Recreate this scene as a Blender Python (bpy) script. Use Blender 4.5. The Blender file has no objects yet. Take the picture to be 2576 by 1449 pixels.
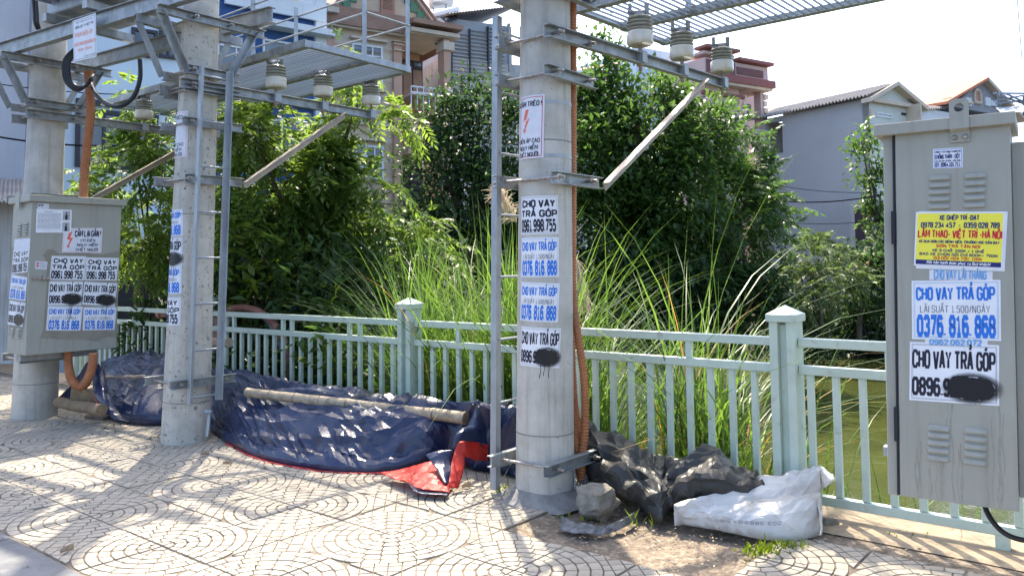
import bpy, math, random, unicodedata
import numpy as np
from mathutils import Vector, Matrix, noise

random.seed(7)
np.random.seed(7)
SC = bpy.context.scene
COL = SC.collection

# ------------------------------------------------------------------ camera
FP, CX, CY, EYE = 2000.0, 1288.0, 556.0, 1.5
_p = math.atan(FP / 35000.0)
_r = 0.013
_F = np.array([0, math.cos(_p), math.sin(_p)])
_U0 = np.array([0, -math.sin(_p), math.cos(_p)])
_X = np.array([1.0, 0, 0])
_R = math.cos(_r) * _X - math.sin(_r) * _U0
_U = math.sin(_r) * _X + math.cos(_r) * _U0
CAMP = np.array([0, 0, EYE])
cam_data = bpy.data.cameras.new('camera')
cam = bpy.data.objects.new('camera', cam_data)
COL.objects.link(cam)
cam.matrix_world = Matrix(((_R[0], _U[0], -_F[0], 0), (_R[1], _U[1], -_F[1], 0), (_R[2], _U[2], -_F[2], EYE), (0, 0, 0, 1)))
cam_data.lens = FP / 2576 * 36
cam_data.sensor_width = 36
cam_data.shift_y = (CY - 724.5) / 2576
cam_data.clip_start = 0.05
cam_data.clip_end = 3000
SC.camera = cam

# ------------------------------------------------------------------ light
SUN_EL = math.radians(58)
SUN_DIR = Vector((-0.13, 1.0, 0)).normalized()          # horizontal direction towards the sun
world = bpy.data.worlds.new('World')
SC.world = world
world.use_nodes = True
nt = world.node_tree
nt.nodes.clear()
sky = nt.nodes.new('ShaderNodeTexSky')
sky.sky_type = 'NISHITA'
sky.sun_disc = False
sky.sun_elevation = SUN_EL
sky.sun_rotation = math.atan2(SUN_DIR.x, SUN_DIR.y)
sky.air_density = 0.8
sky.dust_density = 3.0
sky.ozone_density = 1.2
bg = nt.nodes.new('ShaderNodeBackground')
bg.inputs['Strength'].default_value = 0.15
wo = nt.nodes.new('ShaderNodeOutputWorld')
nt.links.new(sky.outputs[0], bg.inputs[0])
nt.links.new(bg.outputs[0], wo.inputs[0])
sun_data = bpy.data.lights.new('sun', 'SUN')
sun_data.energy = 3.0
sun_data.angle = math.radians(0.9)
sun_data.color = (1.0, 0.89, 0.72)
sun = bpy.data.objects.new('sun', sun_data)
COL.objects.link(sun)
_sd = Vector((SUN_DIR.x * math.cos(SUN_EL), SUN_DIR.y * math.cos(SUN_EL), math.sin(SUN_EL)))
sun.rotation_euler = _sd.to_track_quat('Z', 'Y').to_euler()
vs = SC.view_settings
vs.view_transform = 'Standard'
vs.look = 'None'
vs.exposure = 1.95
vs.gamma = 1.0
vs.use_curve_mapping = False
SC.cycles.max_bounces = 6
SC.cycles.transparent_max_bounces = 8

# ------------------------------------------------------------------ geometry of the place
A = np.array([-0.7797, 0.6264, 0.0])      # along the fence, away to the left
B = np.array([0.6264, 0.7797, 0.0])       # across the pavement, towards the pond
Z = np.array([0.0, 0.0, 1.0])
AS = np.array([-0.8480, 0.5300, 0.0])     # along the row of poles
BS = np.array([0.5300, 0.8480, 0.0])
VF = 4.833                                 # distance of the fence along B


def V3(*a):
    return np.array(a, float)


def uvz(u, v, z=0.0):
    return A * u + B * v + Z * z


def ray(x, y):
    return _F + _R * ((x - CX) / FP) + _U * ((CY - y) / FP)


def gz(x, y, z=0.0):
    d = ray(x, y)
    return CAMP + d * ((z - EYE) / d[2])


def at(x, y, Y):
    d = ray(x, y)
    return CAMP + d * (Y / d[1])


def vert(x, y, v):
    d = ray(x, y)
    return CAMP + d * ((v - CAMP @ B) / (d @ B))


def lerp(a, b, t):
    return a + (b - a) * t


# ------------------------------------------------------------------ mesh building
WL = {}


class MB:
    def __init__(s):
        s.v = []
        s.f = []

    def add(s, vs, fs):
        n = len(s.v)
        s.v.extend([tuple(map(float, p)) for p in vs])
        s.f.extend([tuple(i + n for i in f) for f in fs])
        return s

    def box(s, c, h, ax=(A, B, Z)):
        c = np.array(c, float)
        x, y, z = [np.array(ax[i]) * h[i] for i in range(3)]
        vs = [c + i * x + j * y + k * z for k in (-1, 1) for j in (-1, 1) for i in (-1, 1)]
        return s.add(vs, [(0, 2, 3, 1), (4, 5, 7, 6), (0, 1, 5, 4), (2, 6, 7, 3), (0, 4, 6, 2), (1, 3, 7, 5)])

    def prism(s, prof, p0, p1, e1, e2):
        n = len(prof)
        p0 = np.array(p0, float)
        p1 = np.array(p1, float)
        e1 = np.array(e1, float)
        e2 = np.array(e2, float)
        vs = [p0 + e1 * a + e2 * b for a, b in prof] + [p1 + e1 * a + e2 * b for a, b in prof]
        fs = [(i, (i + 1) % n, n + (i + 1) % n, n + i) for i in range(n)] + [tuple(range(n))[::-1], tuple(range(n, 2 * n))]
        return s.add(vs, fs)

    def tube(s, pts, r, n=8, cap=True):
        pts = [np.array(p, float) for p in pts]
        rs = r if hasattr(r, '__len__') else [r] * len(pts)
        m = len(pts)
        T = []
        for i in range(m):
            t = pts[min(i + 1, m - 1)] - pts[max(i - 1, 0)]
            T.append(t / (np.linalg.norm(t) + 1e-12))
        up = Z if abs(T[0][2]) < .9 else _X
        nrm = np.cross(T[0], up)
        nrm /= np.linalg.norm(nrm)
        vs = []
        for i in range(m):
            nrm = nrm - T[i] * (nrm @ T[i])
            nrm /= np.linalg.norm(nrm)
            bn = np.cross(T[i], nrm)
            for k in range(n):
                a = 2 * math.pi * k / n
                vs.append(pts[i] + (nrm * math.cos(a) + bn * math.sin(a)) * rs[i])
        fs = []
        for i in range(m - 1):
            for k in range(n):
                k2 = (k + 1) % n
                fs.append((i * n + k, i * n + k2, (i + 1) * n + k2, (i + 1) * n + k))
        if cap:
            fs.append(tuple(range(n))[::-1])
            fs.append(tuple(range((m - 1) * n, m * n)))
        return s.add(vs, fs)

    def lathe(s, prof, c, n=20):
        c = np.array(c, float)
        return s.tube([c + Z * z for _, z in prof], [max(r, 1e-4) for r, _ in prof], n)

    def build(s, name, mat, parent=None, smooth=False, bevel=0, origin=None, col=None):
        me = bpy.data.meshes.new(name)
        if parent is not None:
            off = WL[parent.name]
        else:
            off = np.array(origin, float) if origin is not None else np.array(s.v[0])
        vv = np.array(s.v) - off
        me.from_pydata(vv.tolist(), [], s.f)
        if smooth:
            me.polygons.foreach_set('use_smooth', [True] * len(me.polygons))
            if smooth != 'all':
                me.set_sharp_from_angle(angle=math.radians(40))
        me.update()
        if mat:
            me.materials.append(mat)
        o = bpy.data.objects.new(name, me)
        COL.objects.link(o)
        if parent is not None:
            o.parent = parent
            WL[o.name] = off
        else:
            o.location = off
            WL[o.name] = off
        if bevel:
            m = o.modifiers.new('bevel', 'BEVEL')
            m.width = bevel
            m.segments = 2
            m.limit_method = 'ANGLE'
        return o


def tag(o, label=None, cat=None, group=None, kind=None):
    if label:
        o['label'] = label
    if cat:
        o['category'] = cat
    if group:
        o['group'] = group
    if kind:
        o['kind'] = kind
    return o


def thing(name, loc, label, cat, group=None):
    o = bpy.data.objects.new(name, None)
    COL.objects.link(o)
    o.empty_display_size = .1
    o.location = loc
    WL[o.name] = np.array(loc, float)
    return tag(o, label, cat, group)


def copy_tree(o, loc, label=None, parent=None):
    c = o.copy()
    COL.objects.link(c)
    if parent is None:
        c.location = loc
        if label:
            c['label'] = label
    else:
        c.parent = parent
    for ch in list(o.children):
        copy_tree(ch, None, None, c)
    return c


# ------------------------------------------------------------------ materials
def lin(r, g, b):
    f = lambda c: c / 12.92 if c <= .04045 else ((c + .055) / 1.055) ** 2.4
    return (f(r / 255), f(g / 255), f(b / 255), 1)


def mat(name, col, rough=.7, metal=0.0, col2=None, scale=6.0, lo=.35, hi=.65, col3=None, scale3=1.5, amt3=.6, lo3=.5, hi3=.7,
        streak=None, streak_amt=.5, bump=0.0, bscale=40.0, spec=.4, island=0.0, rnd=0.0, trans=0.0, coat=0.0, stretch=None, noise_rough=0.0, grime=None):
    m = bpy.data.materials.new(name)
    m.use_nodes = True
    N = m.node_tree.nodes
    L = m.node_tree.links
    N.clear()
    out = N.new('ShaderNodeOutputMaterial')
    bs = N.new('ShaderNodeBsdfPrincipled')
    col = tuple(col[:3]) + (1,)
    bs.inputs['Roughness'].default_value = rough
    bs.inputs['Metallic'].default_value = metal
    bs.inputs['Specular IOR Level'].default_value = spec
    if coat:
        bs.inputs['Coat Weight'].default_value = coat
    tc = N.new('ShaderNodeTexCoord')

    def nz(sc, detail=5, vec=None, rough_=.6):
        n = N.new('ShaderNodeTexNoise')
        n.inputs['Scale'].default_value = sc
        n.inputs['Detail'].default_value = detail
        n.inputs['Roughness'].default_value = rough_
        L.new(vec or tc.outputs['Object'], n.inputs['Vector'])
        return n.outputs[0]

    def mp(v, a, b, c=0., d=1.):
        n = N.new('ShaderNodeMapRange')
        n.inputs[1].default_value = a
        n.inputs[2].default_value = b
        n.inputs[3].default_value = c
        n.inputs[4].default_value = d
        L.new(v, n.inputs[0])
        return n.outputs[0]

    def mix(f, a, b, typ='MIX'):
        n = N.new('ShaderNodeMix')
        n.data_type = 'RGBA'
        n.blend_type = typ
        if isinstance(f, float):
            n.inputs[0].default_value = f
        else:
            L.new(f, n.inputs[0])
        for k, v in ((6, a), (7, b)):
            if isinstance(v, tuple):
                n.inputs[k].default_value = tuple(v[:3]) + (1,)
            else:
                L.new(v, n.inputs[k])
        return n.outputs[2]

    vec = None
    if stretch:
        mpn = N.new('ShaderNodeMapping')
        mpn.inputs['Scale'].default_value = stretch
        L.new(tc.outputs['Object'], mpn.inputs[0])
        vec = mpn.outputs[0]
    c = col
    if col2 is not None:
        c = mix(mp(nz(scale, 6, vec), lo, hi), c, tuple(col2[:3]) + (1,))
    if col3 is not None:
        c = mix(mp(nz(scale3, 5), lo3, hi3, 0, amt3), c, tuple(col3[:3]) + (1,))
    if streak is not None:
        mpn = N.new('ShaderNodeMapping')
        mpn.inputs['Scale'].default_value = (14, 14, .7)
        L.new(tc.outputs['Object'], mpn.inputs[0])
        c = mix(mp(nz(1.5, 5, mpn.outputs[0]), .5, .75, 0, streak_amt), c, tuple(streak[:3]) + (1,))
    if island or rnd:
        hs = N.new('ShaderNodeHueSaturation')
        if island:
            g = N.new('ShaderNodeNewGeometry')
            src = g.outputs['Random Per Island']
            if rnd:
                oi = N.new('ShaderNodeObjectInfo')
                ad = N.new('ShaderNodeMath')
                ad.operation = 'ADD'
                L.new(src, ad.inputs[0])
                L.new(oi.outputs['Random'], ad.inputs[1])
                fr = N.new('ShaderNodeMath')
                fr.operation = 'FRACT'
                L.new(ad.outputs[0], fr.inputs[0])
                src = fr.outputs[0]
            k = island
        else:
            oi = N.new('ShaderNodeObjectInfo')
            src = oi.outputs['Random']
            k = rnd
        L.new(mp(src, 0, 1, 1 - k, 1 + k), hs.inputs['Value'])
        if isinstance(c, tuple):
            hs.inputs['Color'].default_value = c
        else:
            L.new(c, hs.inputs['Color'])
        c = hs.outputs[0]
    if isinstance(c, tuple):
        bs.inputs['Base Color'].default_value = c
    else:
        L.new(c, bs.inputs['Base Color'])
    if noise_rough:
        L.new(mp(nz(scale * 1.7, 4), .3, .7, rough - noise_rough, rough + noise_rough), bs.inputs['Roughness'])
    if bump:
        b = N.new('ShaderNodeBump')
        b.inputs['Strength'].default_value = 1.0
        b.inputs['Distance'].default_value = bump
        L.new(nz(bscale, 6), b.inputs['Height'])
        L.new(b.outputs[0], bs.inputs['Normal'])
    sh = bs.outputs[0]
    if trans:
        tr = N.new('ShaderNodeBsdfTranslucent')
        if isinstance(c, tuple):
            tr.inputs[0].default_value = c
        else:
            hs = N.new('ShaderNodeHueSaturation')
            hs.inputs['Hue'].default_value = .485
            hs.inputs['Saturation'].default_value = 1.1
            hs.inputs['Value'].default_value = 1.9
            L.new(c, hs.inputs['Color'])
            L.new(hs.outputs[0], tr.inputs[0])
        ms = N.new('ShaderNodeMixShader')
        ms.inputs[0].default_value = trans
        L.new(sh, ms.inputs[1])
        L.new(tr.outputs[0], ms.inputs[2])
        sh = ms.outputs[0]
    L.new(sh, out.inputs[0])
    return m


M = {}
M['mortar'] = mat('joint_mortar', (.19, .155, .12), .95, col2=(.11, .09, .07), scale=14, bump=.004, bscale=90)
M['cobble'] = mat('stamped_concrete', (.37, .33, .265), .85, col2=(.305, .27, .215), scale=9, col3=(.30, .275, .235), scale3=1.3, amt3=.5,
                  lo3=.5, hi3=.68, bump=.002, bscale=130, island=.09, rnd=.09)
M['kerb'] = mat('kerb_concrete', (.17, .175, .18), .85, col2=(.11, .115, .12), scale=7, bump=.003, bscale=60)
M['road'] = mat('asphalt', (.06, .06, .062), .9, col2=(.045, .045, .047), scale=30, bump=.004, bscale=150)
M['dirt'] = mat('dry_dirt', (.25, .195, .14), .97, col2=(.13, .105, .08), scale=7, col3=(.36, .30, .23), scale3=22, amt3=.8, lo3=.5, hi3=.62,
                bump=.012, bscale=55)
M['ledge'] = mat('ledge_concrete', (.42, .33, .22), .93, col2=(.30, .24, .17), scale=5, bump=.004, bscale=60, col3=(.16, .13, .10), scale3=12, amt3=.6)
M['soil'] = mat('bank_soil', (.028, .026, .018), .95, col2=(.018, .022, .012), scale=4, bump=.02, bscale=20)
M['far_ground'] = mat('far_ground', (.13, .12, .085), .95, col2=(.07, .075, .04), scale=2)
M['fence'] = mat('mint_paint', (.50, .60, .525), .4, col2=(.42, .51, .44), scale=4, col3=(.30, .29, .23), scale3=11, amt3=.65, lo3=.60, hi3=.74, spec=.5)
M['pole'] = mat('spun_concrete', (.48, .465, .425), .9, col2=(.33, .32, .285), scale=5, lo=.4, hi=.75, col3=(.12, .11, .095), scale3=38, amt3=.8,
                lo3=.66, hi3=.72, streak=(.22, .20, .16), streak_amt=.55, bump=.002, bscale=60)
M['pole_speck'] = mat('pitted_concrete', (.50, .475, .42), .9, col2=(.36, .345, .30), scale=6, lo=.4, hi=.75, col3=(.09, .08, .07), scale3=30, amt3=.85,
                      lo3=.60, hi3=.66, streak=(.26, .23, .18), streak_amt=.5, bump=.003, bscale=60)
M['mortar_grey'] = mat('rough_mortar', (.26, .25, .235), .95, col2=(.17, .165, .155), scale=9, bump=.01, bscale=45)
M['steel'] = mat('galvanised_steel', (.36, .385, .39), .48, .5, col2=(.21, .225, .235), scale=11, lo=.3, hi=.7, col3=(.13, .12, .105), scale3=9, amt3=.7,
                 lo3=.55, hi3=.72, noise_rough=.12, stretch=(1, 1, .4))
M['steel_light'] = mat('light_galvanised_steel', (.36, .395, .42), .5, .4, col2=(.26, .285, .31), scale=14, noise_rough=.1, stretch=(1, 1, .3))
M['steel_rusty'] = mat('rusty_steel', (.33, .29, .24), .7, .3, col2=(.21, .13, .08), scale=12, lo=.4, hi=.6)
M['brace'] = mat('dusty_brace_steel', (.40, .34, .27), .6, .25, col2=(.27, .24, .20), scale=6)
M['bolt'] = mat('bolt_metal', (.42, .42, .41), .4, .8, col2=(.25, .2, .16), scale=40)
M['porcelain'] = mat('porcelain', (.56, .56, .50), .16, col2=(.46, .45, .38), scale=7, streak=(.40, .33, .20), streak_amt=.45, spec=.6, coat=.3)
M['porcelain_grey'] = mat('grey_glaze', (.33, .345, .315), .2, col2=(.25, .26, .23), scale=12, spec=.6, coat=.3)
M['cab'] = mat('cabinet_paint', (.325, .325, .28), .5, col2=(.29, .29, .25), scale=3, streak=(.22, .21, .175), streak_amt=.5, col3=(.31, .295, .25), scale3=2.2,
               amt3=.55, lo3=.5, hi3=.62, bump=.0006, bscale=200, spec=.4)
M['cab_dark'] = mat('dark_gap', (.02, .02, .03), .8)
M['streak'] = mat('dried_paste_runs', (.225, .215, .175), .7, col2=(.30, .295, .25), scale=20)
M['glue'] = mat('glue_stain', (.21, .195, .15), .75, col2=(.25, .235, .19), scale=9)
M['paper'] = mat('flyer_paper', (.74, .76, .80), .55, col2=(.66, .68, .73), scale=9, col3=(.50, .49, .46), scale3=5, amt3=.35, lo3=.58, hi3=.75, spec=.3, bump=.0012, bscale=14)
M['paper_old'] = mat('weathered_paper', (.66, .68, .74), .65, col2=(.58, .60, .66), scale=12, bump=.001, bscale=20)
M['yellow_paper'] = mat('yellow_print', (.83, .76, .07), .55, col2=(.80, .72, .06), scale=6, bump=.001, bscale=14)
M['ink_black'] = mat('black_ink', (.012, .012, .03), .5)
M['ink_blue'] = mat('blue_ink', (.02, .16, .60), .5)
M['ink_navy'] = mat('navy_ink', (.01, .015, .13), .5)
M['ink_pale'] = mat('pale_blue_ink', (.16, .34, .62), .6)
M['ink_grey'] = mat('grey_ink', (.10, .11, .14), .5)
M['ink_red'] = mat('red_ink', (.55, .02, .03), .5)
M['ink_faded'] = mat('faded_red_ink', (.78, .36, .28), .6)
M['ink_bolt'] = mat('red_bolt_ink', (.72, .13, .08), .5)
M['ink_white'] = mat('white_ink', (.8, .8, .8), .5)
M['photo_grey'] = mat('photo_print', (.22, .23, .25), .5, col2=(.5, .51, .53), scale=60)
M['spray'] = mat('black_spray_paint', (.008, .008, .012), .35)
M['tarp'] = mat('blue_tarpaulin', (.006, .015, .055), .34, col2=(.010, .022, .07), scale=5, col3=(.055, .058, .08), scale3=3.4, amt3=.5, lo3=.5, hi3=.7, bump=.002,
                bscale=40, spec=.55, noise_rough=.1)
M['tarp_red'] = mat('red_tarpaulin', (.60, .055, .04), .45, col2=(.42, .035, .03), scale=6, bump=.004, bscale=22, trans=.15)
M['tarp_grey'] = mat('grey_tarpaulin', (.032, .036, .036), .45, col2=(.020, .023, .024), scale=5, col3=(.085, .07, .055), scale3=3, amt3=.5, bump=.003, bscale=24)
M['sack'] = mat('white_woven_sack', (.62, .62, .61), .45, col2=(.50, .50, .49), scale=6, col3=(.33, .28, .22), scale3=4.5, amt3=.6, lo3=.52, hi3=.68, bump=.004,
                bscale=24, trans=.1)
M['bamboo'] = mat('weathered_bamboo', (.40, .33, .235), .6, col2=(.20, .165, .12), col3=(.12, .10, .08), scale3=5, amt3=.6, scale=5, stretch=(3, 3, 3), bump=.001, bscale=60)
M['wood'] = mat('old_wood', (.27, .19, .11), .85, col2=(.15, .11, .07), scale=9, bump=.004, bscale=50)
M['wood_grey'] = mat('grey_wood', (.20, .17, .14), .85, col2=(.11, .09, .08), scale=12, bump=.003, bscale=60)
M['rock'] = mat('broken_concrete', (.27, .245, .20), .95, col2=(.16, .145, .115), scale=8, bump=.02, bscale=30)
M['orange'] = mat('orange_conduit', (.40, .155, .06), .5, col2=(.31, .115, .045), scale=7, col3=(.24, .13, .08), scale3=3, amt3=.5, spec=.4)
M['cable'] = mat('black_cable', (.012, .012, .014), .35)
M['rag'] = mat('grey_rag', (.20, .20, .205), .8, col2=(.09, .09, .09), scale=20, bump=.004, bscale=50)
M['water'] = mat('green_pond_water', (.062, .07, .018), .05, col2=(.04, .05, .014), scale=.5, spec=.5, bump=.012, bscale=2.2)
M['bark'] = mat('bark', (.12, .095, .07), .9, col2=(.06, .05, .04), scale=9, bump=.01, bscale=40)
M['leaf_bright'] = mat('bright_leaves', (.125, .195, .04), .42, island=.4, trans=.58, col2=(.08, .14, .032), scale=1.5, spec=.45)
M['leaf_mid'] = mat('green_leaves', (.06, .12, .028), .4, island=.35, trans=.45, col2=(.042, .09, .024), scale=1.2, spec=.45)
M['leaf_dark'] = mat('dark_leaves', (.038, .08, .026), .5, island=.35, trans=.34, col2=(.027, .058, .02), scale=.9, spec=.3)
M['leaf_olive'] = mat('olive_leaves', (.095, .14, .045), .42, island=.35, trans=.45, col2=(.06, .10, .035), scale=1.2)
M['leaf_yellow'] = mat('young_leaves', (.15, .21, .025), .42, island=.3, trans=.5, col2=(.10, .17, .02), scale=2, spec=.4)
M['grass'] = mat('tall_grass_blades', (.09, .165, .034), .42, island=.4, trans=.45, col2=(.06, .12, .026), scale=1.5, spec=.4)
M['grass_dry'] = mat('dry_grass_blades', (.42, .25, .06), .6, island=.3, trans=.3, col2=(.50, .38, .16), scale=3)
M['plume'] = mat('pale_seed_plume', (.66, .56, .42), .8, trans=.3)
M['litter'] = mat('dry_leaf_litter', (.22, .15, .09), .8, island=.5, col2=(.42, .35, .25), scale=30)
M['pale_leaf'] = mat('pale_dry_leaf', (.46, .38, .28), .8, col2=(.30, .22, .15), scale=40)
M['rubble'] = mat('rubble_chips', (.30, .29, .27), .9, island=.6)
# ================================================================== ground, water, pavement
T0U, T0V, TS = 2.53, 3.13, 0.44            # lattice of the stamped concrete slabs
VEDGE = T0V + 3 * TS                       # far edge of the slabs (4.45)
DU0, DU1, DV0 = T0U - 2 * TS, T0U + TS, T0V + TS   # hole in the paving: dirt


def sstep(x, a, b):
    t = min(max((x - a) / (b - a), 0), 1)
    return t * t * (3 - 2 * t)


def terrain(u, v):
    if v < 5.12:
        return -0.16
    left = sstep(u, 5.2, 8.5)
    near = -0.25 - 1.5 * sstep(v, 5.12, 6.5 + 7 * left)
    far = sstep(v, 24.5, 27.0) if u > 2 else sstep(v, 24.5, 27.0)
    z = near + (1.35 + .25 * left) * far
    mound = sstep(u, 9, 14) * sstep(v, 9, 14) * .8
    return max(z, -1.75) + mound * (1 - far) * .9


def frange(a, b, n):
    return [a + (b - a) * i / n for i in range(n + 1)]


us = [-600, -200, -80, -40, -25, -15] + frange(-10, 30, 80) + [40, 60, 100, 200, 600]
vs_ = [-600, -100, -20, 0, 4.6] + frange(5.12, 8, 10) + frange(8.6, 30, 34) + [36, 45, 60, 100, 200, 700]
mb = MB()
pts = []
for v in vs_:
    for u in us:
        z = terrain(u, v)
        if v > 5.2:
            z += .10 * noise.noise(Vector((u * .8, v * .8, 0)))
        pts.append(uvz(u, v, z))
nu = len(us)
mb.add(pts, [(j * nu + i, j * nu + i + 1, (j + 1) * nu + i + 1, (j + 1) * nu + i) for j in range(len(vs_) - 1) for i in range(nu - 1)])
tag(mb.build('ground', M['soil'], smooth='all', origin=(0, 0, 0)), kind='structure')
mb = MB()
mb.add([uvz(-80, 5.13, -1.32), uvz(60, 5.13, -1.32), uvz(60, 28, -1.32), uvz(-80, 28, -1.32)], [(0, 3, 2, 1)])
tag(mb.build('pond_water', M['water'], origin=(0, 0, 0)), kind='structure')
# road behind the kerb
mb = MB()
mb.box(uvz(0, -4.0, -.14), (40, 5.5, .02))
tag(mb.build('road', M['road'], origin=(0, 0, 0)), kind='structure')
KV = 1.79
for k in range(12):
    m2 = MB()
    m2.box(uvz(-6 + 1.01 * k + .5, KV - .12, -.07), (.5, .13, .075))
    if k == 0:
        kerb = m2.build('kerb', M['kerb'], origin=(0, 0, 0), bevel=.015)
        tag(kerb, kind='structure')
    else:
        m2.build('kerb_stone', M['kerb'], kerb, bevel=.015)
m2 = MB()
m2.box(uvz(6.12 + 8, KV - .12, -.07), (7.98, .13, .075))
m2.build('kerb_stone', M['kerb'], kerb, bevel=.015)
# ledge under the fence
mb = MB()
n = 120
pl = []
for i in range(n + 1):
    u = -12 + 34 * i / n
    pl += [uvz(u, 4.60 + .02 * noise.noise(Vector((u * 3, 0, 0))), .0), uvz(u, 4.63, .012), uvz(u, 5.08, .012 + .004 * noise.noise(Vector((u * 2, 5, 0)))), uvz(u, 5.13, -.5), uvz(u, 5.13, -1.8)]
mb.add(pl, [(i * 5 + k, i * 5 + k + 1, i * 5 + k + 6, i * 5 + k + 5) for i in range(n) for k in range(4)])
tag(mb.build('concrete_ledge', M['ledge'], origin=(0, 0, 0)), kind='structure')
# dirt strip and the dirt patch: one uneven sheet
mb = MB()
uu = frange(-4.0, 15.0, 380)
vv = frange(3.2, 4.66, 30)
pl = []
for v in vv:
    for u in uu:
        inside = sstep(u, DU0 - .02, DU0 + .1) * (1 - sstep(u, DU1 - .1, DU1 + .02)) * sstep(v, DV0 - .02, DV0 + .12)
        z = -.012 - .035 * inside * (1 - sstep(v, 4.3, 4.6)) + .006 * sstep(v, 4.4, 4.6) + (.012 * noise.noise(Vector((u * 5, v * 5, 0))) + .007 * noise.noise(Vector((u * 17, v * 17, 3)))) * (0.35 + .65 * inside)
        pl.append(uvz(u, v, z))
nu = len(uu)
mb.add(pl, [(j * nu + i, j * nu + i + 1, (j + 1) * nu + i + 1, (j + 1) * nu + i) for j in range(len(vv) - 1) for i in range(nu - 1)])
tag(mb.build('dirt_ground', M['dirt'], smooth='all', origin=(0, 0, 0)), kind='structure')


def clip(poly, nx, ny, c):
    out = []
    for i in range(len(poly)):
        p, q = poly[i], poly[(i + 1) % len(poly)]
        dp, dq = nx * p[0] + ny * p[1] - c, nx * q[0] + ny * q[1] - c
        if dp <= 0:
            out.append(p)
        if (dp < 0) != (dq < 0) and dp != dq:
            t = dp / (dp - dq)
            out.append((p[0] + (q[0] - p[0]) * t, p[1] + (q[1] - p[1]) * t))
    return out


def inset(poly, g):
    n = len(poly)
    ar = sum(poly[i][0] * poly[(i + 1) % n][1] - poly[(i + 1) % n][0] * poly[i][1] for i in range(n))
    if ar < 0:
        poly = poly[::-1]
    res = list(poly)
    for i in range(n):
        p, q = poly[i], poly[(i + 1) % n]
        dx, dy = q[0] - p[0], q[1] - p[1]
        l = math.hypot(dx, dy)
        if l < 1e-6:
            continue
        nx, ny = dy / l, -dx / l
        res = clip(res, nx, ny, nx * p[0] + ny * p[1] - g)
        if len(res) < 3:
            return None
    out = []
    for p in res:
        if not out or math.hypot(p[0] - out[-1][0], p[1] - out[-1][1]) > .003:
            out.append(p)
    if len(out) > 2 and math.hypot(out[0][0] - out[-1][0], out[0][1] - out[-1][1]) <= .003:
        out.pop()
    ar = abs(sum(out[i][0] * out[(i + 1) % len(out)][1] - out[(i + 1) % len(out)][0] * out[i][1] for i in range(len(out)))) / 2 if len(out) > 2 else 0
    return out if ar > .0004 else None


GAP = .0030
RW = TS / 7.0
cells = []
half = TS / 2
for k in range(7):                          # rings round the corner (0,0) of a slab
    r0, r1 = RW * k, RW * (k + 1)
    n = max(1, round((math.pi / 2) * (r0 + r1) / 2 / .088))
    offa = 0.0 if k % 2 == 0 else .5
    ed = sorted(set([0.0, 1.0] + [(i + offa) / n for i in range(n + 1) if 0.02 < (i + offa) / n < .98])) if n > 1 else [0., 1.]
    for i in range(len(ed) - 1):
        a0, a1 = ed[i] * math.pi / 2, ed[i + 1] * math.pi / 2
        am = (a0 + a1) / 2
        poly = [(r0 * math.cos(a0), r0 * math.sin(a0)), (r1 * math.cos(a0), r1 * math.sin(a0)), (r1 * math.cos(am), r1 * math.sin(am)), (r1 * math.cos(a1), r1 * math.sin(a1)), (r0 * math.cos(a1), r0 * math.sin(a1))]
        if r0 > 0:
            poly.append((r0 * math.cos(am), r0 * math.sin(am)))
        cells.append(poly)
d = .070                                    # lozenges in the far corner of a slab
for i in range(-12, 13):
    for j in range(-12, 13):
        cx_, cy_ = (i + .5) * d, (j + .5) * d
        sq = [(cx_ - d / 2, cy_ - d / 2), (cx_ + d / 2, cy_ - d / 2), (cx_ + d / 2, cy_ + d / 2), (cx_ - d / 2, cy_ + d / 2)]
        poly = [((x - y) * .7071 + TS, (x + y) * .7071 + TS) for x, y in sq]
        for nx, ny, c in ((-1, 0, 0), (1, 0, TS), (0, -1, 0), (0, 1, TS)):
            poly = clip(poly, nx, ny, c)
            if len(poly) < 3:
                break
        if len(poly) < 3:
            continue
        mx, my = sum(p[0] for p in poly) / len(poly), sum(p[1] for p in poly) / len(poly)
        a = math.atan2(my, mx)
        poly = clip(poly, -math.cos(a), -math.sin(a), -(TS * 1.0))
        if len(poly) >= 3:
            cells.append(poly)
tile_cells = []
for c in cells:
    for nx, ny, cc in ((-1, 0, -.003), (1, 0, TS - .003), (0, -1, -.003), (0, 1, TS - .003)):
        c = clip(c, nx, ny, cc)
        if len(c) < 3:
            break
    if len(c) < 3:
        continue
    c = inset(c, GAP)
    if c:
        tile_cells.append(c)
H_ = .008


def piece_geo(poly, jit=0.0):
    ins = inset(poly, .003) or poly
    n, m = len(poly), len(ins)
    cxm = sum(p[0] for p in poly) / n
    cym = sum(p[1] for p in poly) / n
    ins = [(cxm + (p[0] - cxm) * .955, cym + (p[1] - cym) * .955) for p in poly]
    ar = sum(poly[i][0] * poly[(i + 1) % n][1] - poly[(i + 1) % n][0] * poly[i][1] for i in range(n))
    if ar < 0:
        poly, ins = poly[::-1], ins[::-1]
    vs = [(x, y, -H_) for x, y in poly] + [(x, y, -.003) for x, y in poly] + [(x, y, 0) for x, y in ins]
    fs = [tuple(range(2 * n, 3 * n))]
    for i in range(n):
        j = (i + 1) % n
        fs.append((i, j, n + j, n + i))
        fs.append((n + i, n + j, 2 * n + j, 2 * n + i))
    return vs, fs


geos = []
cents = []
for c in tile_cells:
    mx, my = sum(p[0] for p in c) / len(c), sum(p[1] for p in c) / len(c)
    cents.append((mx, my))
    geos.append(piece_geo([(p[0] - mx, p[1] - my) for p in c]))
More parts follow.
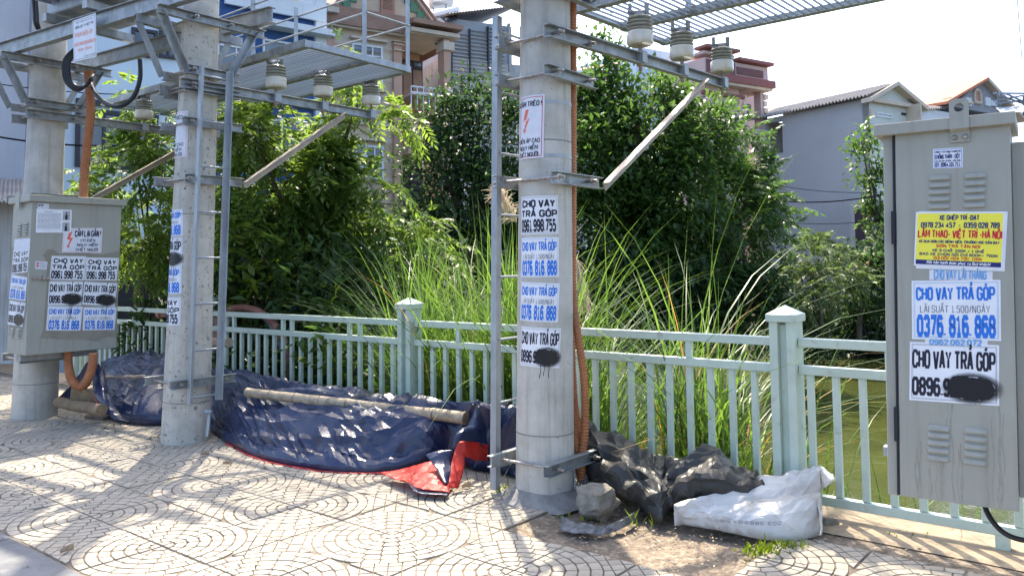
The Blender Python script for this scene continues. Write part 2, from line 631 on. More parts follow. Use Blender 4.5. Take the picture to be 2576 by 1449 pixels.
# rotation of the slab in the world: local x along +/-A, local y along +/-B, mirrored so that the fan corners meet
placed = []
for iu in range(-14, 26):
    for iv in range(-5, 3):
        u0, v0 = T0U + iu * TS, T0V + iv * TS
        if v0 < KV + .0 - .25:
            continue
        if DU0 - .01 <= u0 < DU1 - .01 and v0 >= DV0 - .01:
            continue
        fu = iu % 2 == 0                    # fan centre at the low-u side for even slabs
        fv = iv % 2 == 0
        tl = random.uniform(-.0035, .0025)
        for k, (mx, my) in enumerate(cents):
            u = u0 + (mx if fu else TS - mx)
            v = v0 + (my if fv else TS - my)
            if v < KV + .015:
                continue
            placed.append((u, v, k, 1 if fu else -1, 1 if fv else -1, tl + random.uniform(-.0012, .0012)))
base = MB()
base.box(uvz(3.5, (KV + VEDGE) / 2, -H_ - .03), (6.3 + 1.0, 0.0, 0.0))
base = MB()
# mortar bed: four boxes round the dirt hole
for (u0, u1, v0, v1) in ((-4.0, 14.2, KV + .01, DV0), (-4.0, DU0, DV0, VEDGE), (DU1, 14.2, DV0, VEDGE)):
    base.box(uvz((u0 + u1) / 2, (v0 + v1) / 2, -H_ - .03 + .001), ((u1 - u0) / 2, (v1 - v0) / 2, .03))
pave = base.build('pavement', M['mortar'], origin=(0, 0, 0))
tag(pave, kind='structure')


def onscreen(p):
    q = p - CAMP
    dd = q @ _F
    if dd < .3:
        return None
    x, y = CX + FP * (q @ _R) / dd, CY - FP * (q @ _U) / dd
    return (x, y, dd) if -10 < x < 2586 and 0 < y < 1455 else None


vis = []
for i, (u, v, k, su, sv, z) in enumerate(placed):
    s_ = onscreen(uvz(u, v, 0))
    if s_:
        x_, y_ = s_[0], s_[1]
        hid = (v > 3.95 and 1.7 < u < 9) or (v > 3.4 and u > 4.5) or x_ < 60 and y_ < 1000
        if not hid:
            ar_ = len(tile_cells[k])
            mxr = max(math.hypot(p[0] - cents[k][0], p[1] - cents[k][1]) for p in tile_cells[k])
            if mxr > .035:
                vis.append((s_[2], i))
vis.sort()
single = set(i for _, i in vis[:300])
pm = {}
rest = MB()
for i, (u, v, k, su, sv, z) in enumerate(placed):
    vs0, fs0 = geos[k]
    if i in single:
        key = (k, su, sv)
        if key not in pm:
            me = bpy.data.meshes.new('cobble')
            vv2 = [tuple(A * x * su + B * y * sv + Z * zz) for x, y, zz in vs0]
            fl = su * sv < 0
            # A,B is left-handed seen from above, so flip when needed
            me.from_pydata(vv2, [], [f if fl else f[::-1] for f in fs0])
            me.materials.append(M['cobble'])
            pm[key] = me
        o = bpy.data.objects.new('cobble', pm[key])
        COL.objects.link(o)
        o.location = uvz(u, v, z)
        o.rotation_euler = (random.uniform(-.008, .008), random.uniform(-.008, .008), 0)
        o.parent = pave
    else:
        c = uvz(u, v, z)
        rest.add([c + A * x * su + B * y * sv + Z * zz for x, y, zz in vs0], [f if su * sv < 0 else f[::-1] for f in fs0])
tag(rest.build('cobble_field', M['cobble'], pave), kind='stuff')

# ================================================================== fence
POSTU = [-1.53, 1.768, 5.066, 8.364, 11.66]
post = MB()
for s_ in (-1, 1):
    post.box(uvz(s_ * .052, .0, .6), (.026, .075, .59))
post.box(uvz(0, .015, .57), (.027, .05, .555))
roots = []
PL = ['mint fence post behind the right cabinet, outside the frame edge', 'mint fence post with pyramid cap nearest the white sack',
      'mint fence post with pyramid cap behind the bamboo and blue tarp', 'mint fence post hidden behind the left poles', 'far mint fence post at the left end of the pavement']
for i, pu in enumerate(POSTU):
    if i == 0 or i == 3:
        pass
    if i == 0:
        root = thing('fence_post', uvz(POSTU[1], VF + .03, 0), PL[1], 'fence post', 'mint fence posts')
        o_ = post.build('upright', M['fence'], None, bevel=.004, origin=(0, 0, 0))
        o_.parent = root
        cb = MB()
        h = .092
        cb.box(V3(0, 0, 1.165), (h, h, .022))
        q = [A * i1 * h + B * j1 * h + Z * 1.188 for i1, j1 in ((-1, -1), (1, -1), (1, 1), (-1, 1))]
        cb.add(q + [Z * 1.245], [(0, 1, 4), (1, 2, 4), (2, 3, 4), (3, 0, 4)])
        o_ = cb.build('post_cap', M['fence'], None, bevel=.004, origin=(0, 0, 0))
        o_.parent = root
    elif i >= 2:
        copy_tree(root, uvz(pu, VF + .03, 0), PL[i])
PN = ['right fence panel behind the large grey cabinet, over the pond', 'middle fence panel between the two capped posts, tall grass behind',
      'fence panel behind the blue tarp and the ladder pole', 'left fence panel behind the small grey cabinet']
for i in range(4):
    u0, u1 = POSTU[i] + .08, POSTU[i + 1] - .08
    root = thing('fence', uvz((u0 + u1) / 2, VF, 0), PN[i], 'fence panel', 'mint fence panels')
    for zz, nm in ((1.02, 'rail'), (.857, 'rail'), (.105, 'rail')):
        b_ = MB()
        b_.box(uvz((u0 + u1) / 2, VF + .025, zz), ((u1 - u0) / 2, .026, .027))
        b_.build(nm, M['fence'], root, bevel=.005)
    k = 0
    pk = None
    u = POSTU[i] + .2045
    while u < u1 - .05:
        if pk is None:
            b_ = MB()
            b_.box(uvz(u, VF + .025, .481), (.0195, .017, .348))
            pk = b_.build('picket', M['fence'], root, bevel=.003)
            pu0 = u
        else:
            c = pk.copy()
            COL.objects.link(c)
            c.parent = root
            c.location = A * (u - pu0)
        if k in (3, 10, 17) or (i == 2 and k in (4, 11, 18)):
            b_ = MB()
            b_.box(uvz(u, VF + .025, .939), (.02, .017, .054))
            b_.build('stub', M['fence'], root, bevel=.003)
        u += .1476
        k += 1
    for fu in ((POSTU[i] + POSTU[i + 1]) / 2 + (.55 if i == 0 else 0),):
        b_ = MB()
        b_.box(uvz(fu, VF + .025, .04), (.032, .03, .04))
        b_.build('foot', M['fence'], root)
# ================================================================== utility poles
POLES = {3: dict(base=V3(.193, 5.30, 0), r0=.193, dr=.0075, lean=.016), 2: dict(base=V3(-2.925, 7.16, 0), r0=.204, dr=.0125, lean=.026),
         1: dict(base=V3(-5.04, 8.45, 0), r0=.215, dr=.012, lean=.019), 4: dict(base=V3(2.86, 3.72, 0), r0=.20, dr=.009, lean=.0)}


def pr(i, z):
    return POLES[i]['r0'] - POLES[i]['dr'] * z


def pc(i, z):
    p = POLES[i]
    return p['base'] + V3(p['lean'] * z, 0, z)


PLAB = {1: 'left concrete utility pole carrying the small grey cabinet', 2: 'second concrete utility pole with a ladder, beside the blue tarp',
        3: 'central concrete utility pole covered in loan flyers', 4: 'concrete utility pole at the right behind the large cabinet'}
PROOT = {}
for i in (1, 2, 3, 4):
    root = thing('utility_pole', POLES[i]['base'], PLAB[i], 'utility pole', 'concrete utility poles')
    PROOT[i] = root
    b_ = MB()
    zz = [-.3] + frange(0, 4.5, 9) + [9.0]
    b_.tube([pc(i, z) for z in zz], [pr(i, max(z, 0)) for z in zz], 40)
    b_.build('shaft', M['pole_speck' if i == 2 else 'pole'], root, smooth=True)
    # mould seam down the shaft, and casting rings
    b_ = MB()
    for ang in (math.radians(-108), math.radians(-62)):
        e = V3(math.cos(ang), math.sin(ang), 0)
        t_ = V3(-math.sin(ang), math.cos(ang), 0)
        for dz in range(9):
            z0, z1 = dz, dz + 1
            b_.prism([(-.004, -.004), (.004, -.004), (.003, .0008), (-.003, .0008)], pc(i, z0) + e * pr(i, z0), pc(i, z1) + e * pr(i, z1), t_, e)
    b_.build('mould_seam', M['pole'], root)
    if i != 4:
        b_ = MB()
        for z in ((.42, 2.32) if i == 3 else (.35, 2.0)):
            b_.tube([pc(i, z - .004), pc(i, z + .004)], pr(i, z) + .0015, 40)
        b_.build('casting_ring', M['mortar_grey'], root)


def channel(mb, p0, p1, h=.075, w=.042, t=.007, e1=None, flip=1):
    """C section between two points, web vertical on the -e1 side"""
    e1 = A if e1 is None else e1
    e1 = e1 * flip
    prof = [(0, -h / 2), (w, -h / 2), (w, -h / 2 + t), (t, -h / 2 + t), (t, h / 2 - t), (w, h / 2 - t), (w, h / 2), (0, h / 2)]
    mb.prism(prof, p0, p1, e1, Z)
    return mb


def angle(mb, p0, p1, w=.06, t=.006, e1=None, e2=None):
    prof = [(0, 0), (w, 0), (w, t), (t, t), (t, w), (0, w)]
    mb.prism(prof, p0, p1, A if e1 is None else e1, Z if e2 is None else e2)
    return mb


def bolt_between(root, c0, c1, r=.009):
    b_ = MB()
    d_ = (c1 - c0) / np.linalg.norm(c1 - c0)
    b_.tube([c0 - d_ * .05, c1 + d_ * .05], r, 8)
    for c, s_ in ((c0, -1), (c1, 1)):
        b_.tube([c + d_ * s_ * .006, c + d_ * s_ * .022], r * 2.0, 6)
    return b_.build('through_bolt', M['bolt'], root)


def clamp(root, i, z, s0, s1, near=True, far=True, name='clamp_channel', gap=.012, fs0=None, fs1=None):
    """pair of channels either side of a pole, drawn together by two bolts"""
    c = pc(i, z)
    r = pr(i, z) + gap
    if near:
        b_ = MB()
        channel(b_, c - A * r + B * s0, c - A * r + B * s1, flip=-1)
        b_.build(name, M['steel'], root, bevel=.002)
    if far:
        b_ = MB()
        q0, q1 = (s0 if fs0 is None else fs0), (s1 if fs1 is None else fs1)
        channel(b_, c + A * r + B * q0, c + A * r + B * q1, flip=1)
        b_.build(name, M['steel'], root, bevel=.002)
    for s_ in (-1, 1):
        o = B * s_ * (r + .0)
        bolt_between(root, c - A * (r + .045) + o, c + A * (r + .045) + o)


# plain clamps
clamp(PROOT[3], 3, 2.74, -.27, .30)
clamp(PROOT[3], 3, .245, -.30, .30)
clamp(PROOT[2], 2, 3.10, -.23, .30)
clamp(PROOT[2], 2, 2.80, -.24, .34)
clamp(PROOT[2], 2, .53, -.28, .33)
clamp(PROOT[1], 1, .62, -.25, .25)
# mortar collar round the foot of the central pole
b_ = MB()
c = POLES[3]['base']
nn = 36
rings = []
for j, (rr, z) in enumerate(((.19, .07), (.205, .062), (.225, .045), (.255, .022), (.30, .004), (.33, -.02))):
    for k in range(nn):
        a = 2 * math.pi * k / nn
        w_ = 1 + .16 * noise.noise(Vector((math.cos(a) * 2, math.sin(a) * 2, j * .4))) * (j / 3)
        rings.append(c + V3(math.cos(a) * rr * w_, math.sin(a) * rr * w_ * .95, z + (.012 * noise.noise(Vector((a * 3, j, 1))) if j < 5 else 0)))
b_.add(rings, [(j * nn + k, j * nn + (k + 1) % nn, (j + 1) * nn + (k + 1) % nn, (j + 1) * nn + k) for j in range(5) for k in range(nn)])
b_.build('mortar_collar', M['mortar_grey'], PROOT[3], smooth='all')

# V-shaped brackets carrying the beams
def vbracket(i, zl, zu, label, upper=.52, lower=.28):
    c = pc(i, zu)
    root = thing('beam_bracket', pc(i, zl), label, 'bracket', 'steel V brackets on the poles')
    for sd in (-1, 1):
        r = pr(i, zl) + .012
        o_ = A * r * sd
        b_ = MB()
        channel(b_, pc(i, zl) + o_ - B * lower, pc(i, zl) + o_ + B * (lower + .05), flip=sd, h=.08, w=.05)
        b_.build('lower_channel', M['steel'], root, bevel=.002)
        b_ = MB()
        channel(b_, pc(i, zu) + o_ - B * upper, pc(i, zu) + o_ + B * (upper + .05), flip=sd, h=.08, w=.05)
        b_.build('upper_channel', M['steel'], root, bevel=.002)
        for s_ in (-1, 1):
            b_ = MB()
            p0 = pc(i, zl) + o_ + B * s_ * (lower - .02) + A * sd * .008
            p1 = pc(i, zu) + o_ + B * s_ * (upper - .04) + A * sd * .008
            dd = (p1 - p0) / np.linalg.norm(p1 - p0)
            e2 = np.cross(dd, A)
            angle(b_, p0, p1, .062, .007, A * sd, e2)
            b_.build('slanted_angle', M['steel'], root, bevel=.002)
    for z in (zl, zu):
        for s_ in (-1, 1):
            r = pr(i, z) + .012
            bolt_between(root, pc(i, z) - A * (r + .05) + B * s_ * (r), pc(i, z) + A * (r + .05) + B * s_ * (r), .011)
    return root


vbracket(2, 3.26, 3.73, 'V shaped steel bracket near the top of the ladder pole', .50, .24)
vbracket(1, 3.26, 3.70, 'V shaped steel bracket on the left pole above the cabinet')
vbracket(3, 3.30, 3.78, 'V shaped steel bracket at the top of the central pole', .42, .28)

# long beams and transformer
def ibeam(root, p0, p1, h=.15, w=.075, t=.009, side=BS):
    prof = [(-w / 2, 0), (w / 2, 0), (w / 2, t), (t / 2, t), (t / 2, h - t), (w / 2, h - t), (w / 2, h), (-w / 2, h), (-w / 2, h - t), (-t / 2, h - t), (-t / 2, t), (-w / 2, t)]
    b_ = MB()
    b_.prism(prof, p0, p1, side, Z)
    return b_


for sd, lab in ((-1, 'front long steel I beam between the two left poles, holding the white notice'), (1, 'rear long steel I beam between the two left poles')):
    p1_ = pc(1, 3.745) + BS * sd * .40 + AS * (.34 if sd < 0 else .22)
    p2_ = pc(2, 3.775) + BS * sd * .40 - AS * .5
    o = ibeam(None, p1_, p2_).build('steel_beam', M['steel'], bevel=.002)
    tag(o, lab, 'beam', 'long steel beams')
    if sd < 0:
        BEAM0, BEAM1 = p1_, p2_
mid = (pc(1, 0) + pc(2, 0)) / 2
root = thing('transformer', V3(mid[0], mid[1], 3.93), 'pale grey transformer tank resting on the left steel beams, mostly above the frame', 'transformer')
ax = (AS, BS, Z)
b_ = MB()
b_.box(V3(mid[0], mid[1], 4.55), (.55, .34, .5), ax)
b_.build('tank', M['steel_light'], root, bevel=.02)
for s_ in (-1, 1):
    b_ = MB()
    b_.box(V3(mid[0], mid[1], 3.975) + AS * s_ * .35, (.04, .46, .038), ax)
    b_.build('skid', M['steel'], root)
    for k in range(9):
        b_ = MB()
        b_.box(V3(mid[0], mid[1], 4.55) + AS * (k - 4) * .11 + BS * s_ * .42, (.008, .075, .4), ax)
        b_.build('cooling_fin', M['steel_light'], root)

# ================================================================== crossarms, braces, insulators
def crossarm(i, z, s1, tip_rise, brace_s, brace_z, lab, foot_side=-1, s0=-.27):
    root = thing('crossarm', pc(i, z), lab, 'crossarm', 'steel crossarms on the poles')
    r = pr(i, z) + .012
    c = pc(i, z) - A * r
    p0 = c + B * s0
    p1 = c + B * s1 + Z * tip_rise
    b_ = MB()
    channel(b_, p0, p1, h=.088, w=.05, t=.008, flip=-1)
    b_.build('arm', M['steel'], root, bevel=.002)
    b_ = MB()
    channel(b_, pc(i, z) + A * r - B * .27, pc(i, z) + A * r + B * .30, h=.088, w=.05, t=.008, flip=1)
    b_.build('back_channel', M['steel'], root, bevel=.002)
    # clamp carrying the foot of the brace
    cz = pc(i, brace_z)
    rz = pr(i, brace_z) + .012
    b_ = MB()
    channel(b_, cz - A * rz - B * .20, cz - A * rz + B * .36, h=.08, w=.045, flip=-1)
    b_.build('brace_clamp', M['steel'], root, bevel=.002)
    b_ = MB()
    channel(b_, cz + A * rz - B * .28, cz + A * rz + B * .28, h=.08, w=.045, flip=1)
    b_.build('brace_clamp', M['steel'], root, bevel=.002)
    for zz in (z, brace_z):
        for s_ in (-1, 1):
            rr = pr(i, zz) + .012
            bolt_between(root, pc(i, zz) - A * (rr + .05) + B * s_ * rr, pc(i, zz) + A * (rr + .05) + B * s_ * rr, .011)
    q0 = cz - A * (rz + .0) + B * .33
    q1 = c + B * brace_s + Z * (tip_rise * (brace_s - s0) / (s1 - s0) - .03)
    dd = (q1 - q0) / np.linalg.norm(q1 - q0)
    e2 = np.cross(A, dd)
    if e2[2] < 0:
        e2 = -e2
    b_ = MB()
    angle(b_, q0 - A * .05, q1 - A * .05, .065, .007, -A * .9, -e2)
    b_.build('brace', M['brace'], root, bevel=.002)
    return root, (lambda s_: c + B * s_ + Z * (tip_rise * (s_ - s0) / (s1 - s0) + .044) - A * .025)


ARM3, top3 = crossarm(3, 2.99, 2.48, .12, 1.93, 2.06, 'long steel crossarm on the central pole with three insulators')
ARM2, top2 = crossarm(2, 3.13, 1.96, .02, 1.48, 2.30, 'steel crossarm on the ladder pole with three insulators')
ARM1, top1 = crossarm(1, 3.14, 2.27, .0, 1.6, 2.28, 'steel crossarm on the left pole with one visible insulator')

INS = thing('insulator', V3(0, 0, 0), 'x', 'insulator', 'porcelain insulators on the crossarms')
b_ = MB()
b_.lathe([(.045, .055), (.088, .058), (.098, .068), (.100, .085), (.100, .145), (.092, .158), (.060, .163)], V3(0, 0, 0), 28)
b_.build('porcelain_drum', M['porcelain'], INS, smooth=True)
for k in range(4):
    z = .168 + .029 * k
    b_ = MB()
    b_.lathe([(.058, z - .012), (.094 - .002 * k, z), (.099 - .002 * k, z + .006), (.094 - .002 * k, z + .012), (.06, z + .020)], V3(0, 0, 0), 28)
    b_.build('shed', M['porcelain_grey'], INS, smooth=True)
b_ = MB()
b_.tube([V3(0, 0, -.135), V3(0, 0, .06)], .014, 10)
b_.tube([V3(0, 0, -.10), V3(0, 0, -.085)], .03, 6)
b_.build('pin', M['steel_rusty'], INS)
b_ = MB()
b_.tube([V3(0, 0, .27), V3(0, 0, .295)], .045, 12)
b_.tube([V3(-.06, .01, .305), V3(.05, -.01, .308)], .018, 8)
b_.tube([V3(-.03, .03, .292), V3(.06, .03, .31)], .014, 8)
b_.tube([V3(-.085, -.01, .315), V3(-.06, -.02, .30)], .014, 6)
b_.box(V3(.055, 0, .325), (.016, .012, .05), (_X, V3(0, 1, 0), Z))
b_.box(V3(-.07, 0, .325), (.012, .012, .05), (_X, V3(0, 1, 0), Z))
b_.build('terminal_clamp', M['steel'], INS)
b_ = MB()
b_.box(V3(.012, -.005, -.035), (.026, .036, .044))
b_.build('clip', M['steel_light'], INS)
first = True
PLATZ = {}
for top, svals, nm, arm in ((top3, (.92, 1.605, 2.388), 'central', 3), (top2, (.687, 1.246, 1.885), 'ladder', 2), (top1, (.953, 2.185), 'left', 1)):
    words_ = {3: ('nearest', 'middle', 'farthest'), 1: ('near', 'far')}
    for k, s_ in enumerate(svals):
        p = top(s_)
        lab = f'grey and white porcelain insulator on the {nm} pole crossarm, ' + (('nearest the pole', 'the middle one', 'at the arm tip')[k] if len(svals) == 3 else ('left of the second pole', 'peeking right of the ladder')[k])
        PLATZ[(arm, k)] = p + Z * .38
        if first:
            INS.location = p
            INS['label'] = lab
            first = False
        else:
            copy_tree(INS, p, lab)

# ================================================================== grating platforms
def platform(origin, u0, u1, s0, s1, zt, lab, bars_sp, bar_r, beams, posts=(), railz=(), bar_tilt=0.0):
    root = thing('grating_platform', origin, lab, 'platform', 'steel grating platforms')
    P = lambda u, s, z: origin + A * u + B * s + Z * z + Z * bar_tilt * (s - s0)
    for s_ in beams:
        b_ = MB()
        angle(b_, P(u0, s_, 0), P(u1, s_, 0), .07, .007, B * (1 if s_ < beams[-1] - .01 else -1), Z)
        b_.build('beam', M['steel'], root, bevel=.002)
    for u_ in (u0, u1):
        b_ = MB()
        angle(b_, P(u_, s0, .007), P(u_, s1, .007), .06, .007, A * (1 if u_ == u0 else -1), Z)
        b_.build('end_frame', M['steel_light'], root, bevel=.002)
    n = int((u1 - u0) / bars_sp)
    bar = None
    for k in range(1, n):
        u = u0 + k * bars_sp
        if bar is None:
            b_ = MB()
            b_.box((P(u, s0, .018) + P(u, s1, .018)) / 2, ((s1 - s0) / 2, bar_r, bar_r * 1.5), (B + Z * bar_tilt, A, Z))
            bar = b_.build('bar', M['steel_light'], root)
            ub = u
        else:
            c = bar.copy()
            COL.objects.link(c)
            c.parent = root
            c.location = A * (u - ub)
    for (u, s_, h) in posts:
        b_ = MB()
        angle(b_, P(u, s_, .0), P(u, s_, h), .055, .006, A, -B)
        b_.build('railing_post', M['steel_light'], root, bevel=.002)
    for (ua, sa, ub_, sb, z) in railz:
        b_ = MB()
        b_.tube([P(ua, sa, z), P(ub_, sb, z)], .011, 6)
        b_.build('handrail', M['steel_light'], root)
    return root


o2 = PLATZ[(2, 0)]
o2[2] = 3.505
s_near, s_far = -.13, 1.20
platform(o2, -.62, 3.4, s_near, s_far, 0, 'steel grating platform with railing beside the ladder pole', .056, .006, (s_near, .60, s_far),
         posts=((-.60, .62, 1.3), (-.60, s_far, 1.3), (1.3, s_far, 1.1), (1.3, .62, 1.1)),
         railz=((-.60, .62, -.60, s_far, .50), (-.6, s_far, 3.3, s_far, .5), (-.6, s_far, 3.3, s_far, 1.0), (-.6, .62, 3.3, .62, .5), (-.6, .62, 3.3, .62, 1.0), (-.60, .62, -.60, s_far, 1.0)))
o3 = PLATZ[(3, 0)]
o3[2] = 3.50
platform(o3, -4.6, .58, -.05, 1.47, 0, 'open steel grating platform above the central pole crossarm, against the sky', .062, .005, (-.05, .685, 1.47), bar_tilt=.035,
         posts=((-.1, .685, 1.0),), railz=())

# ================================================================== ladders
def ladder(i, side, zb, zt, lab, sp=.3, off=.10, z_r0=.25, w=.155):
    root = thing('ladder', pc(i, zb) + A * side * .3, lab, 'ladder', 'steel ladders on the poles')
    P = lambda z, s_: pc(i, z) + A * side * (pr(i, 1.5) + off) + B * s_
    for s_ in (-w, w):
        b_ = MB()
        angle(b_, P(zb, s_), P(zt, s_), .05, .006, A * side, B * (1 if s_ < 0 else -1))
        b_.build('stile', M['steel_light'], root, bevel=.002)
    z = zb + z_r0
    while z < zt - .05:
        b_ = MB()
        b_.tube([P(z, -w + .02), P(z, w - .01)], .009, 8)
        b_.build('rung', M['steel_light'], root)
        z += sp
    return root


ladder(2, -1, .36, 3.28, 'galvanised steel ladder clamped to the right of the second pole', .4, .09, .05)
ladder(3, 1, .02, 3.22, 'galvanised steel ladder behind the left side of the central pole', .42, .11, .15)

# ================================================================== corrugated conduits and cables
def spline(pts, n=60):
    pts = [np.array(p, float) for p in pts]
    out = []
    m = len(pts)
    for i in range(m - 1):
        p0, p1, p2, p3 = pts[max(i - 1, 0)], pts[i], pts[i + 1], pts[min(i + 2, m - 1)]
        k = max(2, n // (m - 1))
        for j in range(k):
            t = j / k
            out.append(.5 * ((2 * p1) + (-p0 + p2) * t + (2 * p0 - 5 * p1 + 4 * p2 - p3) * t * t + (-p0 + 3 * p1 - 3 * p2 + p3) * t ** 3))
    out.append(pts[-1])
    return out


def resample(pts, step):
    d_ = [0]
    for i in range(1, len(pts)):
        d_.append(d_[-1] + np.linalg.norm(pts[i] - pts[i - 1]))
    n = max(2, int(d_[-1] / step))
    pa = np.array(pts)
    x = np.linspace(0, d_[-1], n)
    return [np.array([np.interp(t, d_, pa[:, k]) for k in range(3)]) for t in x]


def conduit(pts, r, lab, pitch=.021, n=14, group='orange corrugated conduits'):
    q = resample(spline(pts, 120), pitch / 4)
    rs = [r * (1.0, .90, .76, .90)[i % 4] for i in range(len(q))]
    b_ = MB()
    b_.tube(q, rs, n)
    o = b_.build('conduit', M['orange'], smooth='all')
    return tag(o, lab, 'conduit', group)


c3 = POLES[3]['base']
def side3(x, y, back=0.0):
    """point on the vertical plane that holds the conduits beside the central pole"""
    return at(x, y, 5.36 + back)


conduit([side3(1441, -260, .12), side3(1441, -60, .12), side3(1441, 300, .12), side3(1440, 640, .12), side3(1437, 850, .1), side3(1443, 1000, .05), side3(1449, 1110), side3(1455, 1170), side3(1462, 1210)], .030, 'orange corrugated conduit hugging the right side of the central pole')
conduit([side3(1437, -260, .25), side3(1437, 100, .25), side3(1436, 500, .25), side3(1433, 800, .22), side3(1438, 940, .15), side3(1452, 1060, .05), side3(1462, 1150), side3(1468, 1215)], .026, 'thinner orange conduit tucked behind beside the central pole')
conduit([side3(1440, -260, 0), side3(1441, 100, 0), side3(1439, 500, 0), side3(1441, 720, -.02), side3(1452, 830, -.04), side3(1470, 960, -.04), side3(1471, 1080, -.04), side3(1464, 1150, -.03), side3(1462, 1205, -.02)], .029, 'orange conduit bulging outward in front at the foot of the central pole', .021)
conduit([at(222, 180, 8.15), at(228, 270, 8.15), at(221, 350, 8.1), at(212, 440, 8.05), at(209, 505, 8.0)], .047, 'orange corrugated conduit rising from the top of the small cabinet', .024)
conduit([at(172, 885, 7.9), at(172, 915, 7.9), at(180, 955, 7.85), at(203, 972, 7.82), at(222, 950, 7.8), at(233, 915, 7.8), at(235, 888, 7.8)], .045, 'orange corrugated conduit looping below the small cabinet', .022)


def cable(pts, r, lab, cat='cable', n=8, m=None, group='black cables'):
    b_ = MB()
    b_.tube(spline(pts, 40), r, n)
    return tag(b_.build('cable', m or M['cable'], smooth='all'), lab, cat, group)


cable([at(352, 150, 7.6), at(352, 200, 7.6), at(335, 245, 7.6), at(302, 268, 7.6), at(265, 260, 7.7), at(240, 236, 7.8), at(228, 210, 8.0)], .022, 'thick black cable hanging in a U loop right of the left pole')
for k in range(4):
    dx = k * 5
    cable([at(192 + dx * 2, 120, 7.9), at(163 + dx, 150, 7.9), at(160 + dx, 190, 7.88), at(172 + dx, 215, 7.86), at(198 + dx, 228 - k * 3, 7.86), at(228, 205 - k * 2, 7.9), at(236, 190, 8.0)], .016,
          ('outermost', 'second outer', 'third', 'innermost')[k] + ' black cable of the bundle curling under the white notice')
for k in range(2):
    cable([at(80 + k * 8, -40, 8.0), at(86 + k * 8, 30, 8.0), at(88 + k * 8, 60, 8.0), at(104 + k * 4, 92, 8.05)], .015, ('left', 'right')[k] + ' black cable dropping onto the beam at the top left corner')
